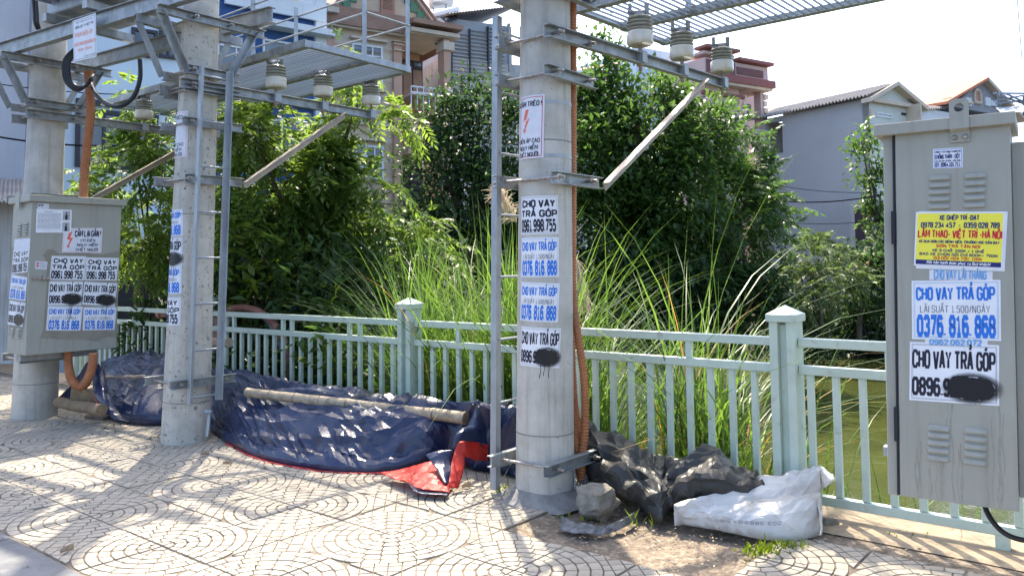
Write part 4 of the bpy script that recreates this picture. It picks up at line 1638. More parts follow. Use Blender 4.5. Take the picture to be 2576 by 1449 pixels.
louvre_set(root, plf, [(2328.5, 2387, [(1075, 1081), (1093, 1099), (1112, 1118), (1131, 1137), (1150, 1157)]), (2419.8, 2481.5, [(1084, 1090), (1103, 1110), (1123, 1130), (1141, 1149), (1161, 1169)])], 0, .022)
# rear brackets and the pole-side pieces
b_ = MB()
b_.box(BL + AR * .30 + BR_ * (D_ + .05) + ZT * .10, (.42, .03, .02), axc)
b_.build('mounting_rail', M['steel_light'], root)
b_ = MB()
b_.box(BL + AR * .55 + BR_ * (D_ + .05) + ZT * 1.3, (.30, .03, .03), axc)
b_.build('mounting_rail', M['steel_rusty'], root)
b_ = MB()
b_.box(BL + AR * (W_ + .055) + BR_ * (D_ / 2 + .08) + ZT * (Hh / 2 - .02), (.055, D_ / 2, Hh / 2 - .06), axc)
b_.build('side_panel', M['cab'], root, bevel=.004)
for z_ in (.42, 1.33):
    b_ = MB()
    b_.box(BL + AR * (W_ + .035) + BR_ * .12 + ZT * z_, (.014, .03, .05), axc)
    b_.build('latch', M['steel'], root, bevel=.004)
cable([BL + AR * .30 + BR_ * .2 + Z * .03, BL + AR * .305 + BR_ * .16 - Z * .05, BL + AR * .36 + BR_ * .12 - Z * .115, BL + AR * .44 + BR_ * .1 - Z * .13, BL + AR * .52 + BR_ * .1 - Z * .10, BL + AR * .62 + BR_ * .14 + Z * .02], .011,
      'black cable looping out from under the large right cabinet')

q = lambda pts, z='m': quad_px(0, 2500, 640, pts)
# small blue-lettered sticker
sh = quad_sheet(plf, quad_px(0, 2500, 0, [(1473, 1130), (1697, 1122), (1700, 1272), (1477, 1276)]))
r = paper(sh, 'flyer', M['paper'], 'small blue lettered waterproofing sticker near the top of the right cabinet', 'flyer')
letters(r, sh, [('CÔNG TY XÂY DỰNG THƯƠNG MẠI', .08, .92, .79, .86, dict(wt=.12)), ('CHỐNG THẤM - DỘT', .08, .90, .49, .67, dict(wt=.12)), ('XỬ LÝ NỨT NHÀ - BỂ NƯỚC - TRẦN TƯỜNG', .08, .92, .33, .39, dict(wt=.12)), ('ĐT: 0964.101.711', .09, .90, .10, .27, dict(wt=.12))], 'ink_navy')
mb = MB()
frame_lines(mb, sh, .004, .0015)
mb.build('border_lines', M['ink_blue'], r)
# yellow flyer, with another sheet behind it
sh = quad_sheet(plf, q([(1380, 190), (2047, 206), (2035, 655), (1368, 620)]))
r = paper(sh, 'flyer', M['paper'], 'white sheet sticking out behind the yellow flyer', 'flyer')
sh = quad_sheet(plf, q([(1357, 195), (2030, 205), (2020, 640), (1352, 597)]), .0022)
r = paper(sh, 'flyer', M['paper'], 'yellow ride sharing flyer with red and navy lettering on the right cabinet', 'flyer')
mb = MB()
patch(mb, Off(sh), .02, .98, .03, .97, .0001)
mb.build('yellow_field', M['yellow_paper'], r)
mb = MB()
patch(mb, Off(sh), .02, .98, .03, .115, .0003)
mb.build('navy_band', M['ink_navy'], r)
letters(r, sh, [('XE GHÉP TRÍ -ĐẠT', .28, .72, .855, .93, dict(wt=.12)), ('0978 234 457  -  0359 028 789', .07, .94, .715, .80, dict(wt=.12)), ('XE ĐƯA ĐÓN CÁC BỆNH VIỆN, TRƯỜNG HỌC SÂN BAY', .05, .95, .435, .475, dict(wt=.14)), ('XE 5 CHỖ: 200K / 1 GHẾ', .21, .79, .275, .315, dict(wt=.15)), ('BAO XE CHỌN GÓI CHỈ 600K~ 700K', .065, .94, .205, .245, dict(wt=.15))], 'ink_navy')
letters(r, sh, [('LÂM THAO- VIỆT TRÌ -HÀ NỘI', .04, .97, .535, .655, dict(wt=.11)), ('ĐÓN TRẢ TẬN NƠI', .26, .74, .355, .40, dict(wt=.15)), ('GỬI DỐC HỎA TỐC: 100K', .23, .77, .135, .18, dict(wt=.13))], 'ink_red')
letters(r, sh, [('Rất hân hạnh được phục vụ Quý khách!', .15, .86, .052, .098, dict(wt=.09, slant=.2))], 'ink_white')
sh = quad_sheet(plf, q([(1470, 632), (1945, 655), (1945, 718), (1470, 708)]), -.0005)
r = paper(sh, 'flyer', M['paper_old'], 'strip of an old pale blue flyer showing below the yellow flyer', 'flyer')
letters(r, sh, [('CHO VAY LÃI THÁNG', .08, .90, .12, .98, dict(wt=.12))], 'ink_pale')
sh = quad_sheet(plf, q([(1450, 1155), (1920, 1170), (1922, 1215), (1452, 1195)]), -.0005)
r = paper(sh, 'flyer', M['paper_old'], 'strip of an old torn flyer between the two large flyers', 'flyer')
letters(r, sh, [('0962.062.072', .08, .90, .1, .95, dict(wt=.2))], 'ink_pale')
flyer('blue', quad_sheet(plf, q([(1337, 712), (2005, 718), (2022, 1178), (1352, 1150)])), 'large blue lettered loan flyer in the middle of the right cabinet')
pz = quad_px(0, 2500, 1276, [(1905, 255), (1267, 200)], 2.07)
pa = q([(1337, 1170), (2008, 1210)])
flyer('sprayed', quad_sheet(plf, [pa[0], pa[1], pz[0], pz[1]]), 'large loan flyer with blacked out number, lowest on the right cabinet', drips=((.9, .06),))
# dirt runs below the lower louvres
mb = MB()
rnd = random.Random(4)
for k in range(26):
    u = rnd.uniform(.06, .40)
    v1 = rnd.uniform(.12, .42)
    v0 = max(.01, v1 - rnd.uniform(.1, .35))
    wd = rnd.uniform(.0012, .004)
    vs2 = []
    for j in range(9):
        t = j / 8
        uu_ = u + .004 * math.sin(j * .9 + k)
        w2 = wd * (1 - .5 * t)
        vs2 += [plf.pt(uu_ - w2, v1 + (v0 - v1) * t, .0004 + .00002 * (k % 9)), plf.pt(uu_ + w2, v1 + (v0 - v1) * t, .0004 + .00002 * (k % 9))]
    mb.add(vs2, [(2 * j, 2 * j + 1, 2 * j + 3, 2 * j + 2) for j in range(8)])
mb.build('dirt_streaks', M['streak'], CABR)

# --- small left cabinet -------------------------------------------------
d1 = 7.5
NB = at(63.5, 895, d1)
ZT1 = V3(.024, 0, 1)
ZT1 /= np.linalg.norm(ZT1)
H1 = 1.455
W1, D1 = .84, .46
ax1 = (B, A, ZT1)
root = thing('electrical_cabinet', NB, 'smaller grey metal cabinet on the left pole, front and side plastered with flyers', 'electrical cabinet', 'grey electrical cabinets')
b_ = MB()
b_.box(NB + B * W1 / 2 + A * D1 / 2 + ZT1 * H1 / 2, (W1 / 2, D1 / 2, H1 / 2), ax1)
b_.build('body', M['cab'], root, bevel=.006)
b_ = MB()
b_.box(NB + B * (W1 / 2) + A * D1 / 2 + ZT1 * (H1 + .025), (W1 / 2 + .035, D1 / 2 + .035, .032), ax1)
b_.build('lid', M['cab'], root, bevel=.004)
b_ = MB()
b_.box(NB + B * W1 * .45 + A * D1 / 2 - ZT1 * .035, (W1 * .42, .05, .034), ax1)
b_.build('support_channel', M['steel'], root)
nF1 = -A
nL1 = -B
plA = Plane(NB - A * .001, B, ZT1, nF1)      # wide front
plB = Plane(NB - B * .001, A, ZT1, nL1)      # narrow side
b_ = MB()
p = plB.pt(D1 * .55, H1 + .02, .036)
b_.box(p, (.05, .004, .075), (A, B, ZT1))
b_.build('lifting_lug', M['cab'], root)
m1 = lambda pts: quad_px(0, 0, 640, pts)
pts_ = m1([(225, 683), (330, 700)])
h0, h1_ = np.array(plA.uv(*pts_[0])), np.array(plA.uv(*pts_[1]))
b_ = MB()
b_.box(plA.pt(h1_[0], (h0[1] + h1_[1]) / 2, .012), (.03, .014, .02), ax1)
b_.box(plA.pt((h0[0] + h1_[0]) / 2, (h0[1] + h1_[1]) / 2, .028), (abs(h1_[0] - h0[0]) / 2, .006, .011), ax1)
b_.build('handle', M['bolt'], root, bevel=.003)
for (xl, xr, y_) in ((113, 143, 285), (158, 190, 278)):
    for k in range(5):
        pp = m1([(xl - k * 1.2, y_ + k * 20), (xr - k * 1.2, y_ + k * 20 + 1)])
        a, b2 = np.array(plB.uv(*pp[0])), np.array(plB.uv(*pp[1]))
        mb = MB()
        louvre(mb, plB, (a[0] + b2[0]) / 2, (a[1] + b2[1]) / 2, abs(a[0] - b2[0]) + .005, .022)
        mb.build('louvre', M['cab'], root)
for (xl, xr, y_) in ((78, 103, 1068), (122, 150, 1074)):
    for k in range(4):
        pp = m1([(xl - k * 1.2, y_ + k * 19), (xr - k * 1.2, y_ + k * 19 + 1)])
        a, b2 = np.array(plB.uv(*pp[0])), np.array(plB.uv(*pp[1]))
        mb = MB()
        louvre(mb, plB, (a[0] + b2[0]) / 2, (a[1] + b2[1]) / 2, abs(a[0] - b2[0]) + .005, .022)
        mb.build('louvre', M['cab'], root)
# glue stain patch (irregular outline) with flyers over it
mb = MB()
outline = m1([(305, 520), (340, 478), (380, 475), (430, 510), (620, 505), (760, 520), (860, 500), (890, 510), (885, 800), (880, 1150), (800, 1140), (740, 1170), (560, 1160), (430, 1150), (300, 1140), (320, 1090), (330, 900), (345, 700), (330, 560)])
uvs_ = [plA.uv(*p) for p in outline]
cc = np.mean(uvs_, axis=0)
fine = []
for i in range(len(uvs_)):
    a, b2 = np.array(uvs_[i]), np.array(uvs_[(i + 1) % len(uvs_)])
    for k in range(4):
        p = a + (b2 - a) * k / 4
        fine.append((p[0] + .006 * noise.noise(Vector((p[0] * 40, p[1] * 40, 0))), p[1] + .012 * noise.noise(Vector((p[0] * 40, p[1] * 40, 9)))))
mb.add([plA.pt(cc[0], cc[1], .0003)] + [plA.pt(min(p[0], W1 - .01), p[1], .0003) for p in fine], [(0, 1 + k, 1 + (k + 1) % len(fine)) for k in range(len(fine))])
for k in range(9):
    u = .12 + .08 * k + .02 * math.sin(k * 5)
    mb.add([plA.pt(u, .16, .0002), plA.pt(u + .006, .16, .0002), plA.pt(u + .004, .02 + .05 * (k % 3), .0002), plA.pt(u + .001, .02 + .05 * (k % 3), .0002)], [(0, 1, 2, 3)])
mb.build('glue_stain', M['glue'], root)
mb = MB()
ol = [(1 + .03, .70), (.5, .74), (.1, .70), (-.0, .3), (.2, .10), (.6, .13), (.97, .11)]
mb.add([plB.pt(x * D1 * .92 + .01, y * H1, .0003) for x, y in ol], [tuple(range(len(ol)))])
mb.build('glue_stain', M['glue'], root)

sh = quad_sheet(plA, m1([(455, 318), (750, 320), (745, 507), (448, 500)]))
r = paper(sh, 'warning_sign', M['paper_old'], 'white warning sign with red lightning arrow on the small cabinet', 'warning sign')
letters(r, sh, [('CẤM LẠI GẦN !', .30, .95, .66, .88, dict(wt=.10)), ('CÓ ĐIỆN', .45, .82, .45, .54, dict(wt=.12)), ('NGUY HIỂM', .37, .88, .26, .36, dict(wt=.12)), ('CHẾT NGƯỜI', .34, .90, .07, .17, dict(wt=.12))], 'ink_black')
mb = MB()
frame_lines(mb, sh, .008, .003)
mb.build('red_border', M['ink_faded'], r)
mb = MB()
bolt_mark(mb, sh, .08, .26, .16, .88)
mb.build('lightning_mark', M['ink_bolt'], r)
sh = quad_sheet(plA, m1([(248, 168), (515, 182), (512, 352), (245, 350)]), .003)
r = paper(sh, 'notice_sheet', M['paper'], 'white typed notice with two small photos at the top of the small cabinet', 'notice')
mb = MB()
rnd = random.Random(3)
patch(mb, Off(sh), .22, .45, .875, .895, .0002, 2)
for k in range(13):
    y = .80 - k * .052
    x = .04
    while x < .66:
        x2 = min(x + rnd.uniform(.02, .09), .70)
        patch(mb, Off(sh), x, x2, y, y + .016, .0002, 1)
        x = x2 + .012
mb.build('typed_lines', M['ink_grey'], r)
for y0 in (.54, .05):
    mb = MB()
    patch(mb, Off(sh), .74, .95, y0, y0 + .40, .0002, 2)
    ph = mb.build('photo_print', M['photo_grey'], r)
    mb = MB()
    patch(mb, Off(sh), .81, .88, y0 + .02, y0 + .24, .0005, 2)
    patch(mb, Off(sh), .825, .865, y0 + .26, y0 + .34, .0005, 2)
    mb.build('dark_print', M['ink_black'], ph)
sh = quad_sheet(plA, m1([(258, 128), (342, 132), (341, 172), (257, 168)]))
r = paper(sh, 'maker_label', M['paper_old'], 'small maker label in the upper left corner of the small cabinet', 'label')
letters(r, sh, [('NTE', .08, .5, .45, .8, dict(wt=.13))], 'ink_black')
sh = quad_sheet(plA, m1([(252, 563), (341, 570), (336, 628), (247, 620)]))
r = paper(sh, 'maker_label', M['paper_old'], 'small white label with a red mark above the cabinet handle', 'label')
letters(r, sh, [('3M', .08, .28, .58, .82, dict(wt=.14)), ('3M', .08, .28, .22, .46, dict(wt=.14))], 'ink_red')
mb = MB()
for k in range(5):
    patch(mb, Off(sh), .36, .92, .18 + k * .15, .22 + k * .15, .0002, 1)
mb.build('typed_lines', M['ink_grey'], r)
flyer('black', quad_sheet(plA, m1([(372, 525), (632, 532), (622, 712), (358, 705)])), 'black lettered flyer, upper left of six on the small cabinet front')
flyer('black', quad_sheet(plA, m1([(634, 540), (880, 548), (865, 718), (627, 712)])), 'black lettered flyer, upper right of six on the small cabinet front')
flyer('sprayed', quad_sheet(plA, m1([(357, 715), (612, 722), (603, 900), (350, 897)]), .0004), 'blacked out flyer, middle left of six on the small cabinet front', drips=((.35, .6), (.45, .85), (.52, .7)))
flyer('sprayed', quad_sheet(plA, m1([(622, 722), (872, 738), (855, 915), (612, 895)]), .0004), 'blacked out flyer, middle right of six on the small cabinet front', drips=((.35, .4), (.6, 1.1)))
flyer('blue', quad_sheet(plA, m1([(352, 902), (615, 910), (600, 1090), (342, 1085)])), 'blue lettered flyer, lower left of six on the small cabinet front')
flyer('blue', quad_sheet(plA, m1([(622, 915), (870, 918), (858, 1088), (618, 1088)])), 'blue lettered flyer, lower right of six on the small cabinet front')
sh = quad_sheet(plB, m1([(90, 392), (208, 390), (206, 468), (86, 476)]))
paper(sh, 'flyer', M['paper_old'], 'blank torn sheet on the side of the small cabinet', 'flyer')
flyer('black', quad_sheet(plB, m1([(83, 472), (208, 462), (193, 645), (75, 655)]), .0006), 'black lettered flyer on the narrow side of the small cabinet', old=False)
flyer('blue', quad_sheet(plB, m1([(74, 657), (193, 685), (180, 862), (60, 838)])), 'blue lettered flyer on the narrow side of the small cabinet')
flyer('sprayed', quad_sheet(plB, m1([(66, 850), (185, 878), (165, 1055), (53, 1030)]), .0006), 'blacked out flyer on the narrow side of the small cabinet', drips=((.5, .1),))
# ================================================================== tarpaulins, sack, bamboo, wood, rock
def ridged(x, y, z, f, o=3):
    s_, a = 0.0, 1.0
    for k in range(o):
        s_ += a * (1 - 2 * abs(noise.noise(Vector((x * f, y * f, z * f + k * 7)))))
        a *= .5
        f *= 2.03
    return s_


def interp(xs, ys, x):
    return float(np.interp(x, xs, ys))


CREASE = [(.075, 2.6, .55, 2.3, .18), (.045, 5.0, .6, 2.0, -.35), (.020, 10.0, .8, 1.5, .5)]


def crumple(o, ratio, ang=13):
    # fewer, larger facets with sharp creases between them
    dm = o.modifiers.new('crumple', 'DECIMATE')
    dm.ratio = ratio
    bpy.context.view_layer.update()
    ev = o.evaluated_get(bpy.context.evaluated_depsgraph_get())
    me = bpy.data.meshes.new_from_object(ev)
    o.modifiers.remove(dm)
    old = o.data
    nm = old.name
    o.data = me
    bpy.data.meshes.remove(old)
    me.name = nm
    me.polygons.foreach_set('use_smooth', [True] * len(me.polygons))
    me.set_sharp_from_angle(angle=math.radians(ang))


def heap(name, m, st, prof, ns, nq, folds, seed, label, cat, drop=.25, parent=None, hem=.012, back_drop=True, crump=.10, edge_wave=0.0):
    """sheet draped over a pile: stations (px x, px y of front edge, height there, px y of the crest, v of the crest)"""
    F_ = []
    T_ = []
    for x, yf, zf, yt, vt in st:
        F_.append(gz(x, yf, zf))
        T_.append(vert(x, yt, vt))
    F_, T_ = np.array(F_), np.array(T_)
    k = len(st)
    t_ = np.linspace(0, 1, k)
    pq, ph = [p[0] for p in prof], [p[1] for p in prof]

    def smooth_(arr, t):
        # Catmull-Rom
        f = t * (k - 1)
        i = min(int(f), k - 2)
        u = f - i
        p0, p1, p2, p3 = arr[max(i - 1, 0)], arr[i], arr[i + 1], arr[min(i + 2, k - 1)]
        return .5 * ((2 * p1) + (-p0 + p2) * u + (2 * p0 - 5 * p1 + 4 * p2 - p3) * u * u + (-p0 + 3 * p1 - 3 * p2 + p3) * u ** 3)
    P_ = np.zeros((nq + 1, ns + 1, 3))
    for i in range(ns + 1):
        t = i / ns
        f_, c_ = smooth_(F_, t), smooth_(T_, t)
        for j in range(nq + 1):
            q = j / nq * (1.15 if back_drop else 1.0)
            if q <= 1:
                h = interp(pq, ph, q)
                p = lerp(f_, c_, q)
                p[2] = f_[2] + (c_[2] - f_[2]) * h
            else:
                p = lerp(f_, c_, 1 + (q - 1) * .6)
                p[2] = c_[2] * max(0, 1 - (q - 1) / .15)
            P_[j, i] = p
    # displacement along approximate normals
    du = np.gradient(P_, axis=1)
    dv = np.gradient(P_, axis=0)
    N_ = np.cross(du, dv)
    N_ /= (np.linalg.norm(N_, axis=2, keepdims=True) + 1e-9)
    if N_[:, :, 2].mean() < 0:
        N_ = -N_
    sl = np.zeros((nq + 1, ns + 1))
    sl[:, 1:] = np.cumsum(np.linalg.norm(np.diff(P_, axis=1), axis=2), axis=1)
    sl = sl * .3 + sl.mean(axis=0)[None] * .7
    ql = np.zeros((nq + 1, ns + 1))
    ql[1:] = np.cumsum(np.linalg.norm(np.diff(P_, axis=0), axis=2), axis=0)
    for j in range(nq + 1):
        for i in range(ns + 1):
            p = P_[j, i]
            u, v, z = p @ A, p @ B, p[2]
            a0, b0 = sl[j, i], ql[j, i]
            wa = .10 * noise.noise(Vector((a0 * 1.7, b0 * 1.7, seed)))
            wb = .10 * noise.noise(Vector((a0 * 1.7, b0 * 1.7, seed + 40)))
            dd = 0.0
            for n_, (amp, fa, fb, ang) in enumerate(folds):
                c_, s_ = math.cos(ang), math.sin(ang)
                a, b = (a0 + wa) * c_ + (b0 + wb) * s_, -(a0 + wa) * s_ + (b0 + wb) * c_
                k_ = noise.noise(Vector((a * fa, b * fb, seed + n_ * 11.3)))
                m_ = .55 + .9 * noise.noise(Vector((a0 * 1.3, b0 * 1.3, seed + 70 + n_)))
                dd += amp * (1 - 3.0 * abs(k_)) * max(.1, m_)
            e = min(1, j / (nq * .06)) * (1 if back_drop else min(1, (nq - j) / (nq * .06) + .3))
            P_[j, i] = p + N_[j, i] * dd * (.35 + .65 * e)
            P_[j, i, 2] = max(P_[j, i, 2], .003)
            if j == 0 and edge_wave:
                P_[j, i] += B * edge_wave * noise.noise(Vector((u * 6, seed, 0)))
    mb = MB()
    mb.add(P_.reshape(-1, 3), [(j * (ns + 1) + i, j * (ns + 1) + i + 1, (j + 1) * (ns + 1) + i + 1, (j + 1) * (ns + 1) + i) for j in range(nq) for i in range(ns)])
    o = mb.build(name, m, parent, smooth='all', origin=P_[nq // 2, ns // 2])
    crumple(o, crump)
    if parent is None:
        tag(o, label, cat)
    md = o.modifiers.new('thickness', 'SOLIDIFY')
    md.thickness = .003
    return o, P_


FOLD = [(.042, .8, 4.2, .10), (.022, 1.0, 6.0, -.22), (.022, .9, 5.0, .6), (.014, 1.6, 9, -.9), (.010, 3, 5, 1.2), (.003, 4, 14, .3), (.0018, 10, 16, -.6)]
prof_b = [(0, 0), (.012, .10), (.05, .15), (.09, .16), (.12, .22), (.22, .50), (.36, .76), (.50, .88), (.58, .80), (.68, .78), (.78, .93), (.9, 1.0), (1, .96)]
tarp, TP = heap('blue_tarp', M['tarp'], [(528, 1085, .0, 940, 4.60), (586, 1122, .0, 932, 4.62), (640, 1148, .0, 945, 4.62), (700, 1166, .0, 960, 4.62), (813, 1185, 0, 972, 4.62), (900, 1190, 0, 980, 4.60), (960, 1188, .01, 990, 4.6), (1010, 1180, .03, 998, 4.58), (1070, 1163, .06, 1004, 4.55), (1130, 1150, .06, 1010, 4.55), (1185, 1145, .07, 1012, 4.5), (1240, 1130, .06, 1016, 4.5), (1310, 1120, .06, 1022, 4.5)],
                prof_b, 300, 110, FOLD, 3.3, 'long crumpled navy blue tarpaulin covering a pile, between the ladder pole and central pole', 'tarpaulin')
# red lining showing along the front edge
mb = MB()
vs1 = []
cnt = 0
for i in range(20, 260):
    p = TP[0, i]
    w_ = .004 + .012 * (noise.noise(Vector((i * .05, 3, 0))) + .5) + (.05 if i > 175 else 0) * sstep(i, 175, 230)
    vs1 += [tuple(p + V3(0, 0, .006)), tuple(p - B * w_ * 1.6 + V3(0, 0, -p[2] + .005 + .004 * math.sin(i * .7)))]
    cnt += 1
mb.add(vs1, [(2 * k, 2 * k + 1, 2 * k + 3, 2 * k + 2) for k in range(cnt - 1)])
mb.build('red_lining', M['tarp_red'], tarp, smooth='all')


def cloth(pts_grid, m, name, parent, label=None, cat=None, amp=.008, freq=9, sub=8, seed=0.0, thick=.003):
    """sheet through a coarse grid of points, refined and wrinkled"""
    G = np.array(pts_grid, float)
    r_, c_ = G.shape[:2]
    nr_, nc_ = (r_ - 1) * sub + 1, (c_ - 1) * sub + 1

    def cr(arr, t, k):
        i = min(int(t), k - 2)
        u = t - i
        p0, p1, p2, p3 = arr[max(i - 1, 0)], arr[i], arr[i + 1], arr[min(i + 2, k - 1)]
        return .5 * ((2 * p1) + (-p0 + p2) * u + (2 * p0 - 5 * p1 + 4 * p2 - p3) * u * u + (-p0 + 3 * p1 - 3 * p2 + p3) * u ** 3)
    tmp = np.array([[cr(G[:, c], i / sub, r_) for c in range(c_)] for i in range(nr_)])
    out = np.array([[cr(tmp[i], j / sub, c_) for j in range(nc_)] for i in range(nr_)])
    for i in range(nr_):
        for j in range(nc_):
            p = out[i, j]
            n1 = ridged(p[0], p[1], p[2] + seed, freq, 2)
            n2 = ridged(p[1] + 9, p[2], p[0] + seed, freq * .6, 2)
            out[i, j] = p + V3(.3, -.8, .6) * amp * n1 + V3(.8, .2, .4) * amp * n2 * .7
    mb = MB()
    mb.add(out.reshape(-1, 3), [(i * nc_ + j, i * nc_ + j + 1, (i + 1) * nc_ + j + 1, (i + 1) * nc_ + j) for i in range(nr_ - 1) for j in range(nc_ - 1)])
    o = mb.build(name, m, parent, smooth='all', origin=out[0, 0])
    if label:
        tag(o, label, cat)
    if sub >= 8:
        crumple(o, .4)
    if thick:
        md = o.modifiers.new('thickness', 'SOLIDIFY')
        md.thickness = thick
    return o


z2 = lambda x, y, Y: at((800 + x / 2.07) * .73307, (1276 + y / 2.07) * .73307, Y)     # from the zoomed crop
z3 = lambda x, y, Y: at((1600 + x / 2.07) * .73307, (1276 + y / 2.07) * .73307, Y)
z1 = lambda x, y, Y: at((60 + x / 3.481) * .73307, (1180 + y / 3.481) * .73307, Y)
# red flaps of the turned-over corner
cloth([[z2(1040, 715, 5.72), z2(1180, 700, 5.72), z2(1370, 650, 5.7), z2(1450, 640, 5.66)],
       [z2(1090, 750, 5.62), z2(1230, 735, 5.6), z2(1390, 710, 5.56), z2(1480, 720, 5.52)],
       [z2(1160, 775, 5.5), z2(1260, 790, 5.44), z2(1400, 790, 5.4), z2(1510, 800, 5.38)],
       [z2(1200, 775, 5.44), z2(1300, 830, 5.34), z2(1410, 850, 5.28), z2(1530, 862, 5.26)]], M['tarp_red'], 'red_flap', tarp, amp=.012, freq=11, seed=1)
cloth([[z2(1600, 490, 5.60), z2(1655, 500, 5.62)], [z2(1560, 600, 5.52), z2(1640, 610, 5.56)], [z2(1540, 710, 5.42), z2(1625, 720, 5.48)], [z2(1520, 830, 5.32), z2(1590, 835, 5.38)]],
      M['tarp_red'], 'red_flap', tarp, amp=.007, freq=10, seed=4)
cloth([[z2(1640, 470, 5.72), z2(1720, 505, 5.8), z2(1800, 520, 5.9), z2(1870, 470, 6.0)], [z2(1635, 540, 5.70), z2(1720, 570, 5.8), z2(1800, 575, 5.9), z2(1870, 560, 6.0)],
       [z2(1645, 610, 5.7), z2(1720, 630, 5.8), z2(1800, 635, 5.9), z2(1870, 620, 6.0)]], M['tarp_red'], 'red_flap', tarp, amp=.010, freq=7, seed=7)
# blue strip hanging down between the red flaps, raised collar over them
cloth([[z2(1360, 590, 5.62), z2(1440, 565, 5.6), z2(1560, 560, 5.62)], [z2(1400, 640, 5.56), z2(1450, 650, 5.54), z2(1550, 640, 5.58)], [z2(1450, 720, 5.46), z2(1490, 730, 5.44), z2(1545, 720, 5.5)],
       [z2(1490, 790, 5.36), z2(1510, 800, 5.34), z2(1530, 800, 5.4)]], M['tarp'], 'blue_flap', tarp, amp=.008, freq=9, seed=2)
cloth([[z2(1545, 560, 5.56), z2(1560, 480, 5.56), z2(1590, 430, 5.60)], [z2(1600, 500, 5.56), z2(1620, 440, 5.58), z2(1640, 400, 5.64)], [z2(1680, 500, 5.66), z2(1690, 440, 5.68), z2(1700, 390, 5.74)],
       [z2(1800, 520, 5.84), z2(1790, 470, 5.86), z2(1780, 400, 5.9)]], M['tarp'], 'blue_flap', tarp, amp=.01, freq=8, seed=3)
# pointed peak of tarp by the ladder foot
cloth([[z2(1650, 405, 5.80), z2(1690, 330, 5.82), z2(1725, 238, 5.86)], [z2(1700, 420, 5.74), z2(1715, 340, 5.78), z2(1728, 236, 5.86)], [z2(1760, 425, 5.80), z2(1755, 330, 5.84), z2(1732, 238, 5.87)],
       [z2(1790, 410, 5.92), z2(1775, 330, 5.92), z2(1738, 242, 5.9)]], M['tarp'], 'tarp_peak', tarp, amp=.007, freq=9, seed=5)
cloth([[z2(1230, 785, 5.40), z2(1300, 830, 5.34), z2(1400, 850, 5.30), z2(1530, 865, 5.26)], [z2(1280, 850, 5.28), z2(1340, 868, 5.24), z2(1420, 876, 5.22), z2(1520, 880, 5.22)]], M['tarp'], 'blue_flap', tarp, amp=.006, freq=12, seed=6)

# left mound
prof_m = [(0, 0), (.03, .14), (.10, .26), (.22, .42), (.36, .56), (.44, .60), (.50, .585), (.60, .72), (.75, .90), (.9, 1.0), (1, .98)]
tarp2, TP2 = heap('blue_tarp', M['tarp'], [(258, 1010, .10, 912, 4.35), (272, 1042, .05, 903, 4.45), (300, 1056, .03, 893, 4.5), (340, 1065, .02, 887, 4.55), (380, 1067, .02, 888, 4.58), (420, 1066, .02, 896, 4.58), (470, 1070, .02, 910, 4.58), (530, 1085, .0, 935, 4.58), (570, 1100, .0, 950, 4.58)],
                  prof_m, 170, 100, [(.036, 1.0, 4.0, .9), (.022, 1.6, 6.5, .45), (.014, 1.5, 8, 1.3), (.007, 3, 12, -.5), (.004, 8, 16, .2)], 11.1, 'mounded blue tarpaulin between the left pole and the ladder pole', 'tarpaulin')
cloth([[z1(930, 235, 8.2), z1(960, 250, 8.15), z1(1000, 300, 8.1)], [z1(890, 380, 8.0), z1(960, 380, 7.95), z1(1040, 420, 7.95)], [z1(900, 560, 7.85), z1(990, 560, 7.8), z1(1080, 560, 7.85)],
       [z1(950, 700, 7.75), z1(1040, 700, 7.7), z1(1140, 720, 7.75)], [z1(1040, 830, 7.68), z1(1140, 850, 7.62), z1(1240, 870, 7.66)], [z1(1150, 905, 7.6), z1(1240, 925, 7.58), z1(1330, 940, 7.6)]],
      M['tarp'], 'rolled_edge', tarp2, amp=.012, freq=6, seed=9)
cloth([[z1(905, 560, 7.87), z1(935, 600, 7.84)], [z1(930, 680, 7.78), z1(970, 700, 7.76)], [z1(980, 780, 7.72), z1(1020, 790, 7.7)], [z1(1030, 850, 7.66), z1(1070, 850, 7.64)]], M['tarp_red'], 'red_lining', tarp2, amp=.006, seed=2)
cloth([[z1(830, 220, 8.3), z1(900, 300, 8.2), z1(905, 420, 8.1)], [z1(760, 330, 8.35), z1(800, 420, 8.3), z1(860, 500, 8.2)], [z1(640, 500, 8.45), z1(680, 560, 8.4), z1(760, 600, 8.3)], [z1(480, 650, 8.6), z1(520, 690, 8.55), z1(560, 690, 8.5)]],
      M['tarp'], 'blue_tarp', None, 'dark end of blue tarpaulin trailing left over the wood pile', 'tarpaulin', amp=.012, seed=13)


def pole_log(p0, p1, r, m, name, label, cat, nodes=0, seed=0, bend=.0, parent=None, n=14):
    k = max(10, nodes * 8)
    pts, rs = [], []
    for i in range(k + 1):
        t = i / k
        p = lerp(p0, p1, t) + Z * bend * math.sin(math.pi * t) + V3(.006, .006, .004) * noise.noise(Vector((t * 5, seed, 0)))
        pts.append(p)
        rr = r * (1 - .15 * t if nodes else 1 + .08 * noise.noise(Vector((t * 7, seed, 3))))
        if nodes:
            f = (t * nodes) % 1
            rr *= 1 + .10 * math.exp(-((min(f, 1 - f)) / .07) ** 2)
        rs.append(rr)
    mb = MB()
    mb.tube(pts, rs, n)
    o = mb.build(name, m, parent, smooth=True)
    if label:
        tag(o, label, cat)
    return o


